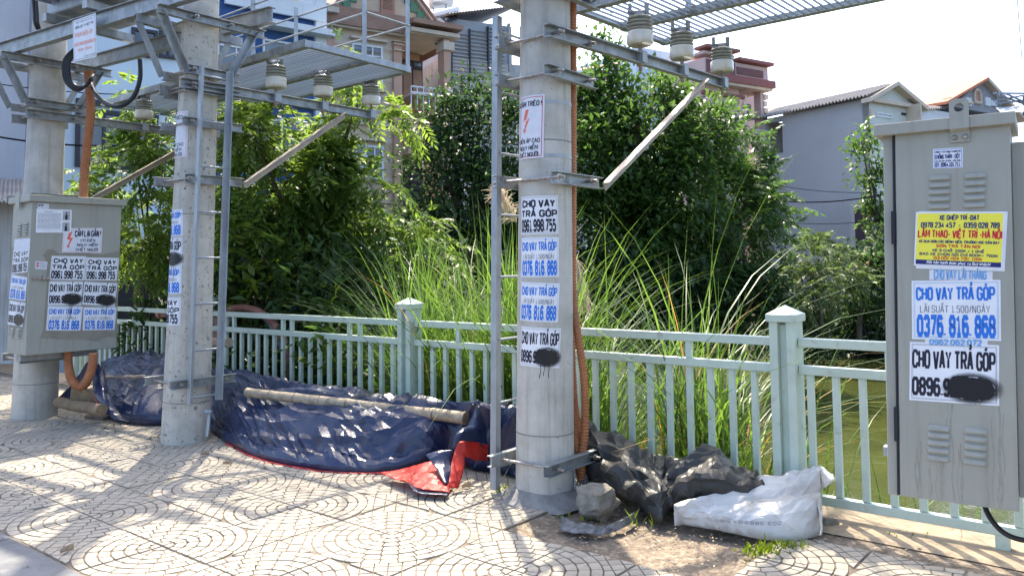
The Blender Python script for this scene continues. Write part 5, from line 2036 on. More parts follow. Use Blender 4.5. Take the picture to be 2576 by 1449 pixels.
bam = pole_log(at(1172, 1052, 6.0), at(622, 987, 7.05), .046, M['bamboo'], 'bamboo_pole', 'thick weathered bamboo pole lying on the blue tarpaulin', 'bamboo pole', nodes=8, seed=1)
for k in range(1, 8):
    t = k / 8
    c = lerp(at(1172, 1052, 6.0), at(622, 987, 7.05), t)
    d_ = (at(622, 987, 7.05) - at(1172, 1052, 6.0))
    d_ /= np.linalg.norm(d_)
    mb = MB()
    mb.tube([c - d_ * .004, c + d_ * .004], .046 * (1 - .15 * t) * 1.115, 16)
    mb.build('node_ring', M['wood_grey'], bam)
mb = MB()
p0, p1 = at(1160, 1040, 6.15), at(698, 988, 7.1)
dd = (p1 - p0) / np.linalg.norm(p1 - p0)
sd = np.cross(dd, Z)
mb.prism([(-.035, -.012), (.035, -.012), (.038, .010), (-.033, .012)], p0, p1, sd / np.linalg.norm(sd), Z)
tag(mb.build('plank', M['wood_grey'], bevel=.003), 'thin dark plank lying behind the bamboo pole', 'plank')
pole_log(z1(1540, 395, 7.45), z1(1065, 398, 7.9), .018, M['wood_grey'], 'stick', 'thin stick lying across the left tarpaulin mound', 'stick')
pole_log(z1(490, 700, 8.2), z1(1010, 790, 7.6), .055, M['wood'], 'log', 'round log at the bottom of the wood pile by the left pole', 'log')
mb = MB()
p = z1(830, 640, 8.05)
mb.box(p - Z * .02, (.17, .035, .10), (V3(.97, -.2, -.12), V3(.2, .97, 0), V3(.1, 0, 1)))
tag(mb.build('timber_block', M['wood'], bevel=.006), 'upright old timber board under the orange conduit loop', 'timber')
mb = MB()
mb.box(gz(246, 1036) + Z * .045, (.22, .05, .02), (V3(.93, -.36, -.03), V3(.36, .93, 0), Z))
tag(mb.build('plank', M['wood'], bevel=.004), 'old plank under the log beside the left tarpaulin', 'plank')
mb = MB()
mb.box(gz(246, 1054) + Z * .02, (.13, .055, .016), (V3(.93, -.36, -.02), V3(.36, .93, 0), Z))
tag(mb.build('plank', M['wood_grey'], bevel=.004), 'short loose board on the paving before the wood pile', 'plank')


def rock(c, r, sc, seed, m, name, label, cat):
    import bmesh
    bm = bmesh.new()
    bmesh.ops.create_icosphere(bm, subdivisions=4, radius=1)
    rnd = random.Random(seed)
    cuts = [(Vector((rnd.gauss(0, 1), rnd.gauss(0, 1), rnd.gauss(0, .8))).normalized(), rnd.uniform(.62, .85)) for _ in range(14)]
    for v in bm.verts:
        for nrm, d_ in cuts:
            k = v.co.dot(nrm)
            if k > d_:
                v.co -= nrm * (k - d_)
        n_ = noise.fractal(v.co * 2.2 + Vector((seed, 0, 0)), 1, 2, 4)
        v.co *= 1 + .16 * n_
        v.co = Vector((v.co.x * sc[0], v.co.y * sc[1], v.co.z * sc[2])) * r
    me = bpy.data.meshes.new(name)
    bm.to_mesh(me)
    bm.free()
    me.polygons.foreach_set('use_smooth', [True] * len(me.polygons))
    me.set_sharp_from_angle(angle=math.radians(28))
    me.materials.append(m)
    o = bpy.data.objects.new(name, me)
    COL.objects.link(o)
    o.location = c
    WL[o.name] = np.array(c)
    return tag(o, label, cat) if label else o


rock(gz(1510, 1303) + V3(.0, .12, .07), .165, (1.0, .75, .72), 5, M['rock'], 'rock', 'angular lump of broken concrete right of the central pole foot', 'rock')
rock(gz(281, 1053) + V3(0, .02, .035), .055, (1.1, .8, .8), 8, M['wood'], 'wood_chunk', 'small wooden chunk under the edge of the left tarpaulin', 'wood chunk')
rock(gz(2085, 1330) + V3(.02, .05, .02), .06, (1.2, .8, .6), 9, M['rock'], 'broken_stone', 'dark broken stone peeking out beside the white sack', 'stone')
rock(gz(1470, 1330) + V3(0, .05, -.01), .05, (1.3, .8, .5), 12, M['rock'], 'broken_stone', 'small pale stone at the edge of the dirt patch', 'stone')

# rag on the ground in front of the rock
RG = []
for (xa, ya, yb, Y) in ((1400, 1292, 1318, 4.75), (1430, 1312, 1332, 4.66), (1465, 1322, 1338, 4.6), (1500, 1326, 1338, 4.58), (1540, 1318, 1330, 4.62), (1585, 1296, 1306, 4.75), (1600, 1270, 1280, 4.86)):
    RG.append([gz(xa, ya) - Z * .02, gz(xa + 6, (ya + yb) / 2) + Z * .012 * (1 + .8 * math.sin(xa)), gz(xa, yb) - Z * .025])
cloth(RG, M['rag'], 'rag', None, 'dirty grey rag strip lying on the dirt before the rock', 'rag', amp=.02, freq=13, seed=3)
mb = MB()
for k in range(5):
    pts_ = [side3(1455 + k * 5, 1195, -.02), side3(1452 + k * 7, 1215 + 3 * k, -.05), gz(1450 + k * 9, 1268 + 6 * (k % 3)) + V3(0, .15, .03)]
    mb.tube(spline(pts_, 10), .006 + .003 * (k % 2), 6)
mb.build('cable_stub', M['rag'], smooth='all')
tag(bpy.data.objects['cable_stub'], 'frayed grey cable ends where the orange conduits meet the ground', 'cable ends')

# dark grey tarpaulin
prof_g = [(0, 0), (.03, .35), (.1, .50), (.22, .60), (.35, .55), (.5, .74), (.7, .86), (.9, 1.0), (1, 1.0)]
heap('grey_tarp', M['tarp_grey'], [(1462, 1192, .10, 1072, 4.66), (1490, 1212, .08, 1086, 4.66), (1530, 1236, .06, 1100, 4.66), (1570, 1258, .05, 1120, 4.66), (1610, 1272, .04, 1142, 4.66), (1640, 1298, .02, 1154, 4.66), (1664, 1316, .01, 1158, 4.66), (1680, 1284, .05, 1160, 4.66), (1715, 1262, .10, 1158, 4.66), (1760, 1258, .12, 1150, 4.66), (1800, 1258, .13, 1154, 4.66), (1850, 1256, .14, 1184, 4.66), (1905, 1245, .15, 1214, 4.66)],
     prof_g, 190, 90, [(.075, 1.2, 4.2, 1.0), (.050, 1.8, 7, .5), (.034, 2.2, 9, 1.6), (.012, 4, 15, -.4), (.005, 9, 20, .3)], 21.7, 'crumpled dark grey tarpaulin heaped between the conduits and the white sack', 'tarpaulin')

# white woven sack: a flattened bag, closed all round
sackw = [(1698, 1312, .0, 1264), (1750, 1326, .0, 1256), (1830, 1340, .0, 1240), (1900, 1354, .0, 1228), (1975, 1362, .0, 1212), (2035, 1356, .0, 1196), (2068, 1345, .0, 1196)]
sk, SP = heap('white_sack', M['sack'], [(1698, 1314, .0, 1268, 4.20), (1720, 1320, .0, 1262, 4.25), (1770, 1328, .0, 1252, 4.32), (1835, 1340, .0, 1240, 4.42), (1900, 1354, .0, 1206, 4.62), (1960, 1361, .0, 1190, 4.68), (2010, 1359, .0, 1182, 4.70), (2045, 1352, .0, 1178, 4.70), (2064, 1346, .0, 1184, 4.70)],
              [(0, 0), (.03, .28), (.10, .48), (.22, .60), (.36, .64), (.5, .66), (.62, .80), (.8, .95), (1, 1)], 130, 80, [(.018, 1.2, 5, .2), (.014, 2.0, 8, 1.2), (.010, 3, 13, -.5), (.006, 5, 18, .7), (.003, 12, 24, 0)], 5.2,
              'white woven plastic sack lying on the dirt against the fence post', 'sack')
z4 = lambda x, y, Y: at((2500 + x / 2.07) * .73307, (1276 + y / 2.07) * .73307, Y)
cloth([[z4(590, 690, 4.74), z4(600, 800, 4.62), z4(615, 880, 4.52), z4(640, 1000, 4.42), z4(648, 1100, 4.36), z4(640, 1165, 4.30)], [z4(640, 678, 4.82), z4(640, 790, 4.72), z4(640, 870, 4.60), z4(660, 960, 4.5), z4(664, 1060, 4.42), z4(660, 1160, 4.34)]],
      M['sack'], 'sack_end', sk, amp=.006, freq=14, seed=8)
cloth([[z4(600, 680, 4.76), z4(612, 740, 4.70), z4(620, 820, 4.62), z4(625, 860, 4.58)], [z4(650, 676, 4.78), z4(665, 730, 4.72), z4(675, 790, 4.64), z4(672, 830, 4.6)], [z4(705, 715, 4.80), z4(725, 745, 4.76), z4(738, 770, 4.72), z4(715, 800, 4.68)], [z4(735, 732, 4.84), z4(742, 750, 4.82), z4(742, 775, 4.8), z4(730, 800, 4.76)]],
      M['sack'], 'sack_mouth', sk, amp=.008, freq=14, seed=18)
# stencilled number on the sack, following its face
class SackSurf:
    size = (.30, .022)

    def at(s, x, y, off):
        fi = 84 - x * 44
        fj = 2.2 + (1 - y) * 2.4
        i, j = int(fi), int(fj)
        a, b = fi - i, fj - j
        p = (SP[j, i] * (1 - a) + SP[j, i + 1] * a) * (1 - b) + (SP[j + 1, i] * (1 - a) + SP[j + 1, i + 1] * a) * b
        return p - B * .006 + Z * .003


mb = MB()
put_text(mb, '003 385604 060', .02, .98, .25, .75, SackSurf(), wt=.07)
tag(mb.build('lettering', M['ink_grey'], sk), kind='stuff')

# litter on the paving and dirt
mb = MB()
rnd = random.Random(11)
def chip(p, s_, up=.006):
    a = rnd.uniform(0, 6.28)
    e1, e2 = V3(math.cos(a), math.sin(a), rnd.uniform(-.3, .3)), V3(-math.sin(a), math.cos(a), rnd.uniform(-.3, .3))
    k = rnd.uniform(.3, .6)
    mb.add([p + Z * up - e1 * s_, p + Z * (up + s_ * .25) + e2 * s_ * k, p + Z * up + e1 * s_, p + Z * (up + s_ * .1) - e2 * s_ * k], [(0, 1, 2, 3)])
for _ in range(260):
    u, v = rnd.uniform(.4, 9.5), rnd.uniform(1.6, 4.45)
    chip(uvz(u, v), rnd.uniform(.004, .016))
for _ in range(700):
    u, v = rnd.uniform(DU0, DU1), rnd.uniform(DV0, 4.6)
    chip(uvz(u, v, -.03), rnd.uniform(.003, .014), .012)
for _ in range(900):
    u, v = rnd.uniform(-1.5, 10), rnd.gauss(4.52, .09)
    chip(uvz(u, v, 0), rnd.uniform(.004, .018))
tag(mb.build('leaf_litter', M['litter'], origin=(0, 0, 0)), 'scattered dry leaf fragments on the paving and the dirt', 'litter', kind='stuff')
for (x, y, s_, lab) in ((700, 1150, .0, ''),):
    pass


def big_leaf(x, y, s_, a, lab):
    p = gz(x, y)
    e1, e2 = V3(math.cos(a), math.sin(a), 0), V3(-math.sin(a), math.cos(a), 0)
    g = []
    for i in range(5):
        t = i / 4
        w_ = s_ * .42 * math.sin(math.pi * min(max(t, .06), .94))
        g.append([p + e1 * s_ * (t - .5) * 2 - e2 * w_ + Z * (.022 + .02 * t), p + e1 * s_ * (t - .5) * 2 + Z * .006, p + e1 * s_ * (t - .5) * 2 + e2 * w_ + Z * (.026 + .012 * t)])
    cloth(g, M['pale_leaf'], 'fallen_leaf', None, lab, 'fallen leaf', amp=.003, freq=25, sub=3, seed=x, thick=0)


big_leaf(515, 1146, .035, .4, 'curled pale dry leaf on the paving before the ladder pole')
big_leaf(132, 1120, .035, 2.4, 'dry leaf on the paving below the left pole')
big_leaf(168, 1389, .035, .9, 'crumpled dark dry leaf in the left foreground')
big_leaf(572, 1170, .035, .1, 'flat pale dry leaf on the paving before the blue tarpaulin')
big_leaf(1172, 1228, .035, .6, 'withered leaf beside the ladder foot of the central pole')
# green weeds
mb = MB()
for (x, y, n_, h_) in ((1915, 1388, 70, .06), (1985, 1372, 60, .05), (1280, 1240, 20, .06), (2280, 1352, 25, .04), (1425, 1300, 14, .04), (1625, 1318, 10, .09)):
    for k in range(n_):
        p = gz(x + rnd.gauss(0, 24), y + rnd.gauss(0, 6)) - Z * .02
        a = rnd.uniform(0, 6.28)
        d_ = V3(math.cos(a), math.sin(a), 0)
        h = h_ * rnd.uniform(.5, 1.3)
        mb.add([p, p + d_ * h * .2 + Z * h * .6 + V3(-d_[1], d_[0], 0) * .006, p + d_ * h * .6 + Z * h, p + d_ * h * .25 + Z * h * .5 - V3(-d_[1], d_[0], 0) * .006], [(0, 1, 2, 3)])
tag(mb.build('weeds', M['leaf_yellow'], origin=(0, 0, 0)), 'small bright green weeds at the edges of the dirt patch', 'weeds', kind='stuff')

# earthing strip on the ladder pole, earth rod by the central pole, bamboo end by the ladder
mb = MB()
a, b = at(527, 1035, 7.02), at(520, 1098, 7.0)
mb.prism([(-.012, -.002), (.012, -.002), (.012, .002), (-.012, .002)], a, b, _X, V3(0, 1, 0))
mb.tube([a + V3(-.03, -.02, .0), a + V3(.03, -.02, 0)], .02, 6)
mb.build('earthing_strip', M['steel_light'], PROOT[2])
mb = MB()
mb.tube([at(1437, 1100, 5.3), at(1438, 1225, 5.2)], .006, 6)
mb.tube([at(1444, 1140, 5.3), at(1446, 1230, 5.2)], .005, 6)
mb.build('earth_wire', M['steel_light'], PROOT[3])
mb = MB()
mb.tube([at(520, 862, 7.9), at(578, 862, 7.7)], .045, 12)
tag(mb.build('bamboo_end', M['bamboo'], smooth=True), 'sawn bamboo end sticking out right of the ladder pole', 'bamboo')
# ================================================================== foliage
class Fol:
    """collects leaf clusters as numpy arrays"""
    def __init__(s):
        s.V = []
        s.F = []
        s.n = 0

    def add(s, verts, quads):
        """verts (N,k,3), quads template list"""
        N_, k = verts.shape[:2]
        s.V.append(verts.reshape(-1, 3))
        q = np.array(quads)[None] + (np.arange(N_) * k)[:, None, None] + s.n
        s.F.append(q.reshape(-1, q.shape[-1]))
        s.n += N_ * k

    def build(s, name, m, parent=None, smooth=False):
        Vt = np.concatenate(s.V)
        Ft = np.concatenate(s.F)
        me = bpy.data.meshes.new(name)
        off = WL[parent.name] if parent is not None else np.zeros(3)
        Vt = (Vt - off).astype(np.float32)
        me.vertices.add(len(Vt))
        me.vertices.foreach_set('co', Vt.ravel())
        me.loops.add(Ft.size)
        me.loops.foreach_set('vertex_index', Ft.ravel().astype(np.int32))
        me.polygons.add(len(Ft))
        me.polygons.foreach_set('loop_start', np.arange(0, Ft.size, Ft.shape[1], dtype=np.int32))
        me.update(calc_edges=True)
        me.validate()
        me.materials.append(m)
        o = bpy.data.objects.new(name, me)
        COL.objects.link(o)
        if parent is not None:
            o.parent = parent
        WL[o.name] = off
        return o


RS = np.random.RandomState(5)


def unit(v):
    return v / (np.linalg.norm(v, axis=-1, keepdims=True) + 1e-9)


def frames(d):
    """orthonormal frames with x = d"""
    up = np.tile(np.array([0, 0, 1.0]), (len(d), 1)) + RS.normal(0, .25, d.shape)
    y = unit(np.cross(up, d))
    z = np.cross(d, y)
    return y, z


def add_simple_leaves(fol, pos, d, size, wid=.42, fold=.12):
    N_ = len(pos)
    y, z = frames(d)
    s_ = size[:, None]
    v = np.stack([pos, pos + d * s_ * .45 + y * s_ * wid * .5 + z * s_ * fold, pos + d * s_ - z * s_ * .12, pos + d * s_ * .45 - y * s_ * wid * .5 + z * s_ * fold], 1)
    fol.add(v, [(0, 1, 2, 3)])


def add_fronds(fol, pos, d, size, pairs=6, droop=.5, lw=.30, ll=.42):
    """pinnate leaves: a drooping rachis with pairs of leaflets"""
    N_ = len(pos)
    y, z = frames(d)
    s_ = size[:, None]
    for k in range(pairs + 1):
        t = .22 + .78 * k / pairs
        c = pos + d * s_ * t - np.array([0, 0, 1.0]) * s_ * droop * t * t
        for sg in ((-1, 1) if k < pairs else (0,)):
            dd = unit(d * (.55 if sg else 1.0) + y * sg * .8 - np.array([0, 0, 1.0]) * (.35 + .5 * t * droop) + RS.normal(0, .12, d.shape))
            L_ = s_ * ll * (1 - .35 * abs(t - .55))
            w_ = unit(np.cross(dd, z + RS.normal(0, .2, d.shape)))
            v = np.stack([c, c + dd * L_ * .45 + w_ * L_ * lw * .5, c + dd * L_, c + dd * L_ * .45 - w_ * L_ * lw * .5], 1)
            fol.add(v, [(0, 1, 2, 3)])


def clusters(blobs, dens, csize, seed):
    """cluster centres inside and on ellipsoid blobs; returns centres and outward directions"""
    C_, D_ = [], []
    for (c, r) in blobs:
        r = np.array(r)
        vol = r[0] * r[1] * r[2]
        area = (r[0] * r[1] + r[1] * r[2] + r[0] * r[2]) / 3 * 4
        n = int(dens * area) + 2
        u = unit(RS.normal(0, 1, (n, 3)))
        rad = np.clip(1.04 - np.abs(RS.normal(0, .26, n)), .2, 1.12)
        p = c + u * r * rad[:, None]
        keep = [noise.noise(Vector(q * (1.0 / csize)) + Vector((seed, 0, 0))) > -.26 for q in p]
        keep = np.array(keep, dtype=bool)
        C_.append(p[keep])
        D_.append(u[keep])
    return np.concatenate(C_), np.concatenate(D_)


def blob_px(x, y, rx, ry, Y, rz=None):
    """ellipsoid whose outline in the photograph is centred at (x, y)"""
    c = at(x, y, Y)
    k = Y / FP
    return (c, (rx * k, (rz if rz else (rx + ry) / 2 * k), ry * k))


def crown(root, m, blobs, dens, per, spread, lsize, kind='simple', csize=.7, seed=0, up=.25, name='crown', pairs=6, droop=.5, wid=.42):
    cc, dd = clusters(blobs, dens, csize, seed)
    N_ = len(cc)
    pos = np.repeat(cc, per, 0)
    dr = np.repeat(dd, per, 0)
    pos = pos + RS.normal(0, spread, pos.shape)
    d = unit(dr * .8 + RS.normal(0, .55, dr.shape) + np.array([0, 0, up]))
    size = lsize * RS.uniform(.65, 1.25, len(pos))
    f = Fol()
    if kind == 'simple':
        add_simple_leaves(f, pos, d, size, wid)
    else:
        add_fronds(f, pos, d, size, pairs, droop)
    return f.build(name, m, root)


def trunk(root, base, top, r0, limbs, seed=0):
    rnd = random.Random(seed)
    mb = MB()
    base, top = np.array(base, float), np.array(top, float)
    pts = [lerp(base, top, t) + V3(rnd.gauss(0, .04), rnd.gauss(0, .04), 0) * (0 if t == 0 else 1) for t in (0, .25, .5, .75, 1)]
    mb.tube(spline(pts, 16), [r0 * (1 - .6 * i / 16) for i in range(17)], 10)
    mb.build('trunk', M['bark'], root, smooth='all')
    for k, tgt in enumerate(limbs):
        t = .35 + .6 * k / max(1, len(limbs))
        p = lerp(base, top, t)
        mid_ = lerp(p, tgt, .5) + Z * .15
        mb = MB()
        q_ = spline([p, mid_, tgt], 10)
        mb.tube(q_, [r0 * .5 * (1 - .75 * i / (len(q_) - 1)) for i in range(len(q_))], 7)
        mb.build('limb', M['bark'], root, smooth='all')


def tree(name, label, cat, blobs, m, base, r0=.12, group='trees beyond the fence', extra=(), **kw):
    root = thing(name, base, label, cat, group)
    cs = [np.array(b[0]) for b in blobs]
    top = np.mean(cs, axis=0)
    trunk(root, base, top, r0, cs[:7], seed=kw.get('seed', 0))
    crown(root, m, blobs, seed=kw.pop('seed', 0), **kw)
    for e in extra:
        crown(root, **e)
    return root


# --- feathery light-green tree in front of the houses (centre left)
bl = [blob_px(670, 470, 120, 100, 9.6), blob_px(790, 440, 80, 90, 9.8), blob_px(640, 340, 60, 60, 9.2), blob_px(600, 620, 80, 110, 9.2), blob_px(750, 640, 120, 90, 9.7), blob_px(850, 600, 80, 60, 9.9), blob_px(900, 262, 30, 14, 9.8), blob_px(975, 300, 45, 20, 10.0), blob_px(860, 335, 60, 18, 9.9),
      blob_px(730, 310, 80, 34, 9.6), blob_px(640, 235, 40, 22, 9.4), blob_px(950, 474, 90, 14, 9.8), blob_px(840, 420, 70, 26, 9.8), blob_px(900, 540, 60, 18, 9.9), blob_px(930, 610, 70, 34, 10.0), blob_px(880, 180, 24, 12, 9.9), blob_px(850, 135, 10, 16, 9.9), blob_px(1080, 560, 30, 14, 9.8), blob_px(1060, 640, 60, 40, 9.8)]
base = at(760, 900, 9.9)
base[2] = -1.1
tree('feathery_tree', 'feathery light green tree in front of the beige house, behind the fence', 'tree', bl, M['leaf_bright'], base, .09,
     dens=80, per=5, spread=.09, lsize=.30, kind='frond', csize=.55, seed=1, up=.15, droop=.55)
# --- the same kind, left, behind the first poles
bl = [blob_px(340, 460, 110, 90, 10.2), blob_px(420, 380, 70, 60, 10.1), blob_px(250, 520, 60, 60, 10.3), blob_px(400, 560, 100, 70, 10.1), blob_px(350, 640, 90, 50, 10.2), blob_px(310, 235, 44, 16, 10.1), blob_px(400, 290, 60, 30, 10.1), blob_px(470, 640, 50, 60, 10.1)]
base = at(380, 800, 10.2)
base[2] = -.9
tree('feathery_tree', 'feathery green tree between the two left poles, before the dark window', 'tree', bl, M['leaf_bright'], base, .025,
     dens=60, per=5, spread=.08, lsize=.27, kind='frond', csize=.5, seed=4, up=.15, droop=.55)
bl = [blob_px(0, 560, 40, 60, 10.2), blob_px(10, 700, 30, 60, 10.3)]
# leaf mass at the far left edge
base = at(-10, 800, 13.4)
base[2] = -.2
tree('small_tree', 'green tree at the left edge behind the small cabinet', 'tree', [blob_px(-15, 560, 45, 50, 13.6), blob_px(-30, 640, 40, 60, 13.6)], M['leaf_mid'], base, .06,
     dens=60, per=5, spread=.08, lsize=.28, kind='frond', csize=.5, seed=6, up=.1)
# --- bright climber clump
bl = [blob_px(640, 520, 45, 40, 9.1), blob_px(610, 580, 40, 50, 9.1), blob_px(680, 590, 45, 50, 9.15), blob_px(740, 600, 60, 60, 9.3)]
base = at(650, 900, 9.2)
base[2] = -.8
tree('climber_bush', 'broad leaved bush with bright drooping leaves behind the ladder', 'bush', bl, M['leaf_mid'], base, .04, group='bushes behind the fence',
     dens=170, per=5, spread=.06, lsize=.13, csize=.4, seed=8, up=-.35, wid=.5)
# --- mid dark shrubs behind the fence, left half
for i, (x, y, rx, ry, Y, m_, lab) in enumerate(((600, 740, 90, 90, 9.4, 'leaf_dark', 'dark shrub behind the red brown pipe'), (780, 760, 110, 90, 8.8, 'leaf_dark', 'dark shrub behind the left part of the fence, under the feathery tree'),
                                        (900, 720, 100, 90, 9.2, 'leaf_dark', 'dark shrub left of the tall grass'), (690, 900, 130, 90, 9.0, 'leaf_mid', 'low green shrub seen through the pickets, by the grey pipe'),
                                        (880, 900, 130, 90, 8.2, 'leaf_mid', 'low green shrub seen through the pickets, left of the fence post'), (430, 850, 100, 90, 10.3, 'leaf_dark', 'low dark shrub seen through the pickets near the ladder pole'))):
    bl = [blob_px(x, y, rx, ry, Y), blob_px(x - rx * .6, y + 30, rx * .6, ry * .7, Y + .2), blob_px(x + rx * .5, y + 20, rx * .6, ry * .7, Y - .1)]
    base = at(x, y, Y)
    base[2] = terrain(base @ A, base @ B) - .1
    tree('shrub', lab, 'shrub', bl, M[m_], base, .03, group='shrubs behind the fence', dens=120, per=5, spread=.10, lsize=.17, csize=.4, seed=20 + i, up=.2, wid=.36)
# bush with big pale leaves near the pipe
bl = [blob_px(640, 720, 50, 40, 8.9), blob_px(690, 740, 45, 45, 8.9), blob_px(610, 760, 30, 35, 8.9), blob_px(700, 700, 30, 20, 8.9)]
base = at(650, 900, 8.9)
base[2] = -.7
tree('pale_leaved_bush', 'sparse bush with large pale sunlit leaves above the fence by the pipe', 'bush', bl, M['leaf_yellow'], base, .02, group='bushes behind the fence',
     dens=26, per=3, spread=.08, lsize=.15, csize=.3, seed=31, up=.0, wid=.5)
bl = [blob_px(830, 770, 28, 22, 8.3), blob_px(850, 830, 20, 16, 8.3), blob_px(1030, 985, 40, 26, 7.2)]
base = at(835, 900, 8.3)
base[2] = -.6
tree('young_plant', 'bright young plant with spear leaves poking over the fence rail', 'plant', bl, M['leaf_yellow'], base, .012, group='bushes behind the fence',
     dens=40, per=3, spread=.04, lsize=.19, csize=.5, seed=33, up=.8, wid=.22)
# --- dark tree in the middle distance (left of central pole)
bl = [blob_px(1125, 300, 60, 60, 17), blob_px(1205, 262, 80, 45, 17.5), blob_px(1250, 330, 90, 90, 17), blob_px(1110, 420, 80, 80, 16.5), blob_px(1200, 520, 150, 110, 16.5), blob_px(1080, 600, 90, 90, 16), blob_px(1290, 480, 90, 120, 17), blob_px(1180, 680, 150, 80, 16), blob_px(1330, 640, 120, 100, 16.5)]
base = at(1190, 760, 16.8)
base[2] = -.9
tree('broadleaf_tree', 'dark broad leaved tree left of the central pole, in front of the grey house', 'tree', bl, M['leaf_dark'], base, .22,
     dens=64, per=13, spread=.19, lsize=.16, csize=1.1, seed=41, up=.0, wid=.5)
# --- big trees right of the central pole
bl = [blob_px(1520, 120, 22, 30, 18.5), blob_px(1550, 165, 40, 34, 18.3), blob_px(1530, 270, 90, 70, 18), blob_px(1485, 235, 50, 45, 18), blob_px(1700, 235, 55, 35, 18.2), blob_px(1640, 275, 100, 70, 18), blob_px(1600, 380, 160, 120, 17.5), blob_px(1490, 430, 90, 120, 17.2), blob_px(1760, 330, 90, 80, 18), blob_px(1560, 560, 150, 110, 17), blob_px(1700, 480, 130, 120, 17.5)]
base = at(1600, 790, 17.8)
base[2] = -1.1
tree('broadleaf_tree', 'large broad leaved tree right of the central pole with a sunlit top', 'tree', bl, M['leaf_mid'], base, .28,
     dens=62, per=13, spread=.19, lsize=.17, csize=1.2, seed=43, up=.0, wid=.5)
bl = [blob_px(1815, 400, 90, 90, 19.5), blob_px(1745, 285, 40, 30, 19.5), blob_px(1885, 490, 60, 90, 19.2), blob_px(1820, 560, 150, 120, 19), blob_px(1900, 620, 70, 70, 18.8), blob_px(1740, 650, 140, 90, 18.5), blob_px(1840, 325, 50, 36, 19.6), blob_px(1660, 620, 120, 110, 18.2)]
base = at(1850, 760, 19.4)
base[2] = -1.0
tree('feather_leaved_tree', 'tall dark feather leaved tree in front of the pink house', 'tree', bl, M['leaf_mid'], base, .25,
     dens=34, per=4, spread=.17, lsize=.46, kind='frond', csize=1.2, seed=47, up=.1, droop=.35)
for i, (x, y, rx, ry, Y, m_, lab) in enumerate(((1500, 720, 120, 70, 16.5, 'leaf_dark', 'dark bank shrub behind the tall grass clump'), (1680, 730, 130, 70, 17, 'leaf_dark', 'dark bank shrub below the large broad leaved tree'),
                                        (1850, 720, 130, 60, 17.5, 'leaf_dark', 'dark bank shrub left of the fence post cap'), (2010, 790, 70, 34, 22.5, 'leaf_dark', 'dark shrub hanging over the water right of the fence post cap'), (2230, 790, 80, 30, 24.5, 'leaf_dark', 'dark shrub over the rubble by the cabinet edge'), (2110, 785, 60, 26, 24.5, 'leaf_dark', 'dark shrub on the bank left of the rubble heap'), (1040, 700, 110, 70, 14, 'leaf_dark', 'dark shrub behind the left side of the grass'))):
    bl = [blob_px(x, y, rx, ry, Y), blob_px(x - rx * .6, y + 20, rx * .6, ry * .8, Y + .2), blob_px(x + rx * .5, y + 20, rx * .6, ry * .8, Y - .1), blob_px(x, y + 95, rx, 45, Y - .2), blob_px(x - 60, y + 120, 60, 50, Y)]
    base = at(x, y, Y)
    base[2] = terrain(base @ A, base @ B) - .1
    tree('shrub', lab, 'shrub', bl, M[m_], base, .05, group='shrubs on the far bank', dens=45, per=9, spread=.18, lsize=.22, csize=.8, seed=60 + i, up=.0, wid=.45)
# bushes right, over the water
bl = [blob_px(2060, 650, 70, 40, 22), blob_px(2030, 720, 70, 50, 21.5), blob_px(2110, 700, 60, 40, 22)]
base = at(2040, 800, 22)
base[2] = -1.2
tree('feather_leaved_bush', 'sunlit yellow green feathery bush over the pond, right of the tall dark tree', 'bush', bl, M['leaf_olive'], base, .08,
     dens=34, per=4, spread=.14, lsize=.40, kind='frond', csize=.8, seed=71, up=.15, droop=.4, group='bushes over the pond')
bl = [blob_px(2170, 680, 80, 50, 23.5), blob_px(2200, 730, 70, 50, 23.5), blob_px(2120, 740, 60, 40, 23.2), blob_px(2215, 620, 40, 40, 24)]
base = at(2160, 820, 23.5)
base[2] = -.9
tree('dark_bush', 'dark rounded bush over the pond, beside the orange roof', 'bush', bl, M['leaf_dark'], base, .08,
     dens=50, per=8, spread=.16, lsize=.24, csize=.8, seed=73, up=.0, group='bushes over the pond')
bl = [blob_px(2165, 345, 35, 26, 27), blob_px(2185, 400, 45, 45, 27), blob_px(2215, 480, 45, 70, 27), blob_px(2225, 580, 30, 40, 27), blob_px(2200, 540, 30, 30, 27)]
base = at(2235, 760, 27)
base[2] = -.3
tree('slender_tree', 'slender airy tree in front of the grey house corner', 'tree', bl, M['leaf_mid'], base, .10,
     dens=30, per=6, spread=.16, lsize=.26, csize=.7, seed=77, up=.1)
# backdrop wood under the houses, left and centre: shrubs on the far bank
bl = [blob_px(1000, 640, 160, 60, 20), blob_px(700, 640, 200, 80, 15.5)]
base = at(900, 760, 17)
base[2] = -.5
tree('shrub', 'dense dark thicket in deep shade behind the feathery tree', 'shrub', bl, M['leaf_dark'], base, .05, group='shrubs on the far bank', dens=40, per=9, spread=.2, lsize=.26, csize=.9, seed=81, up=.0)


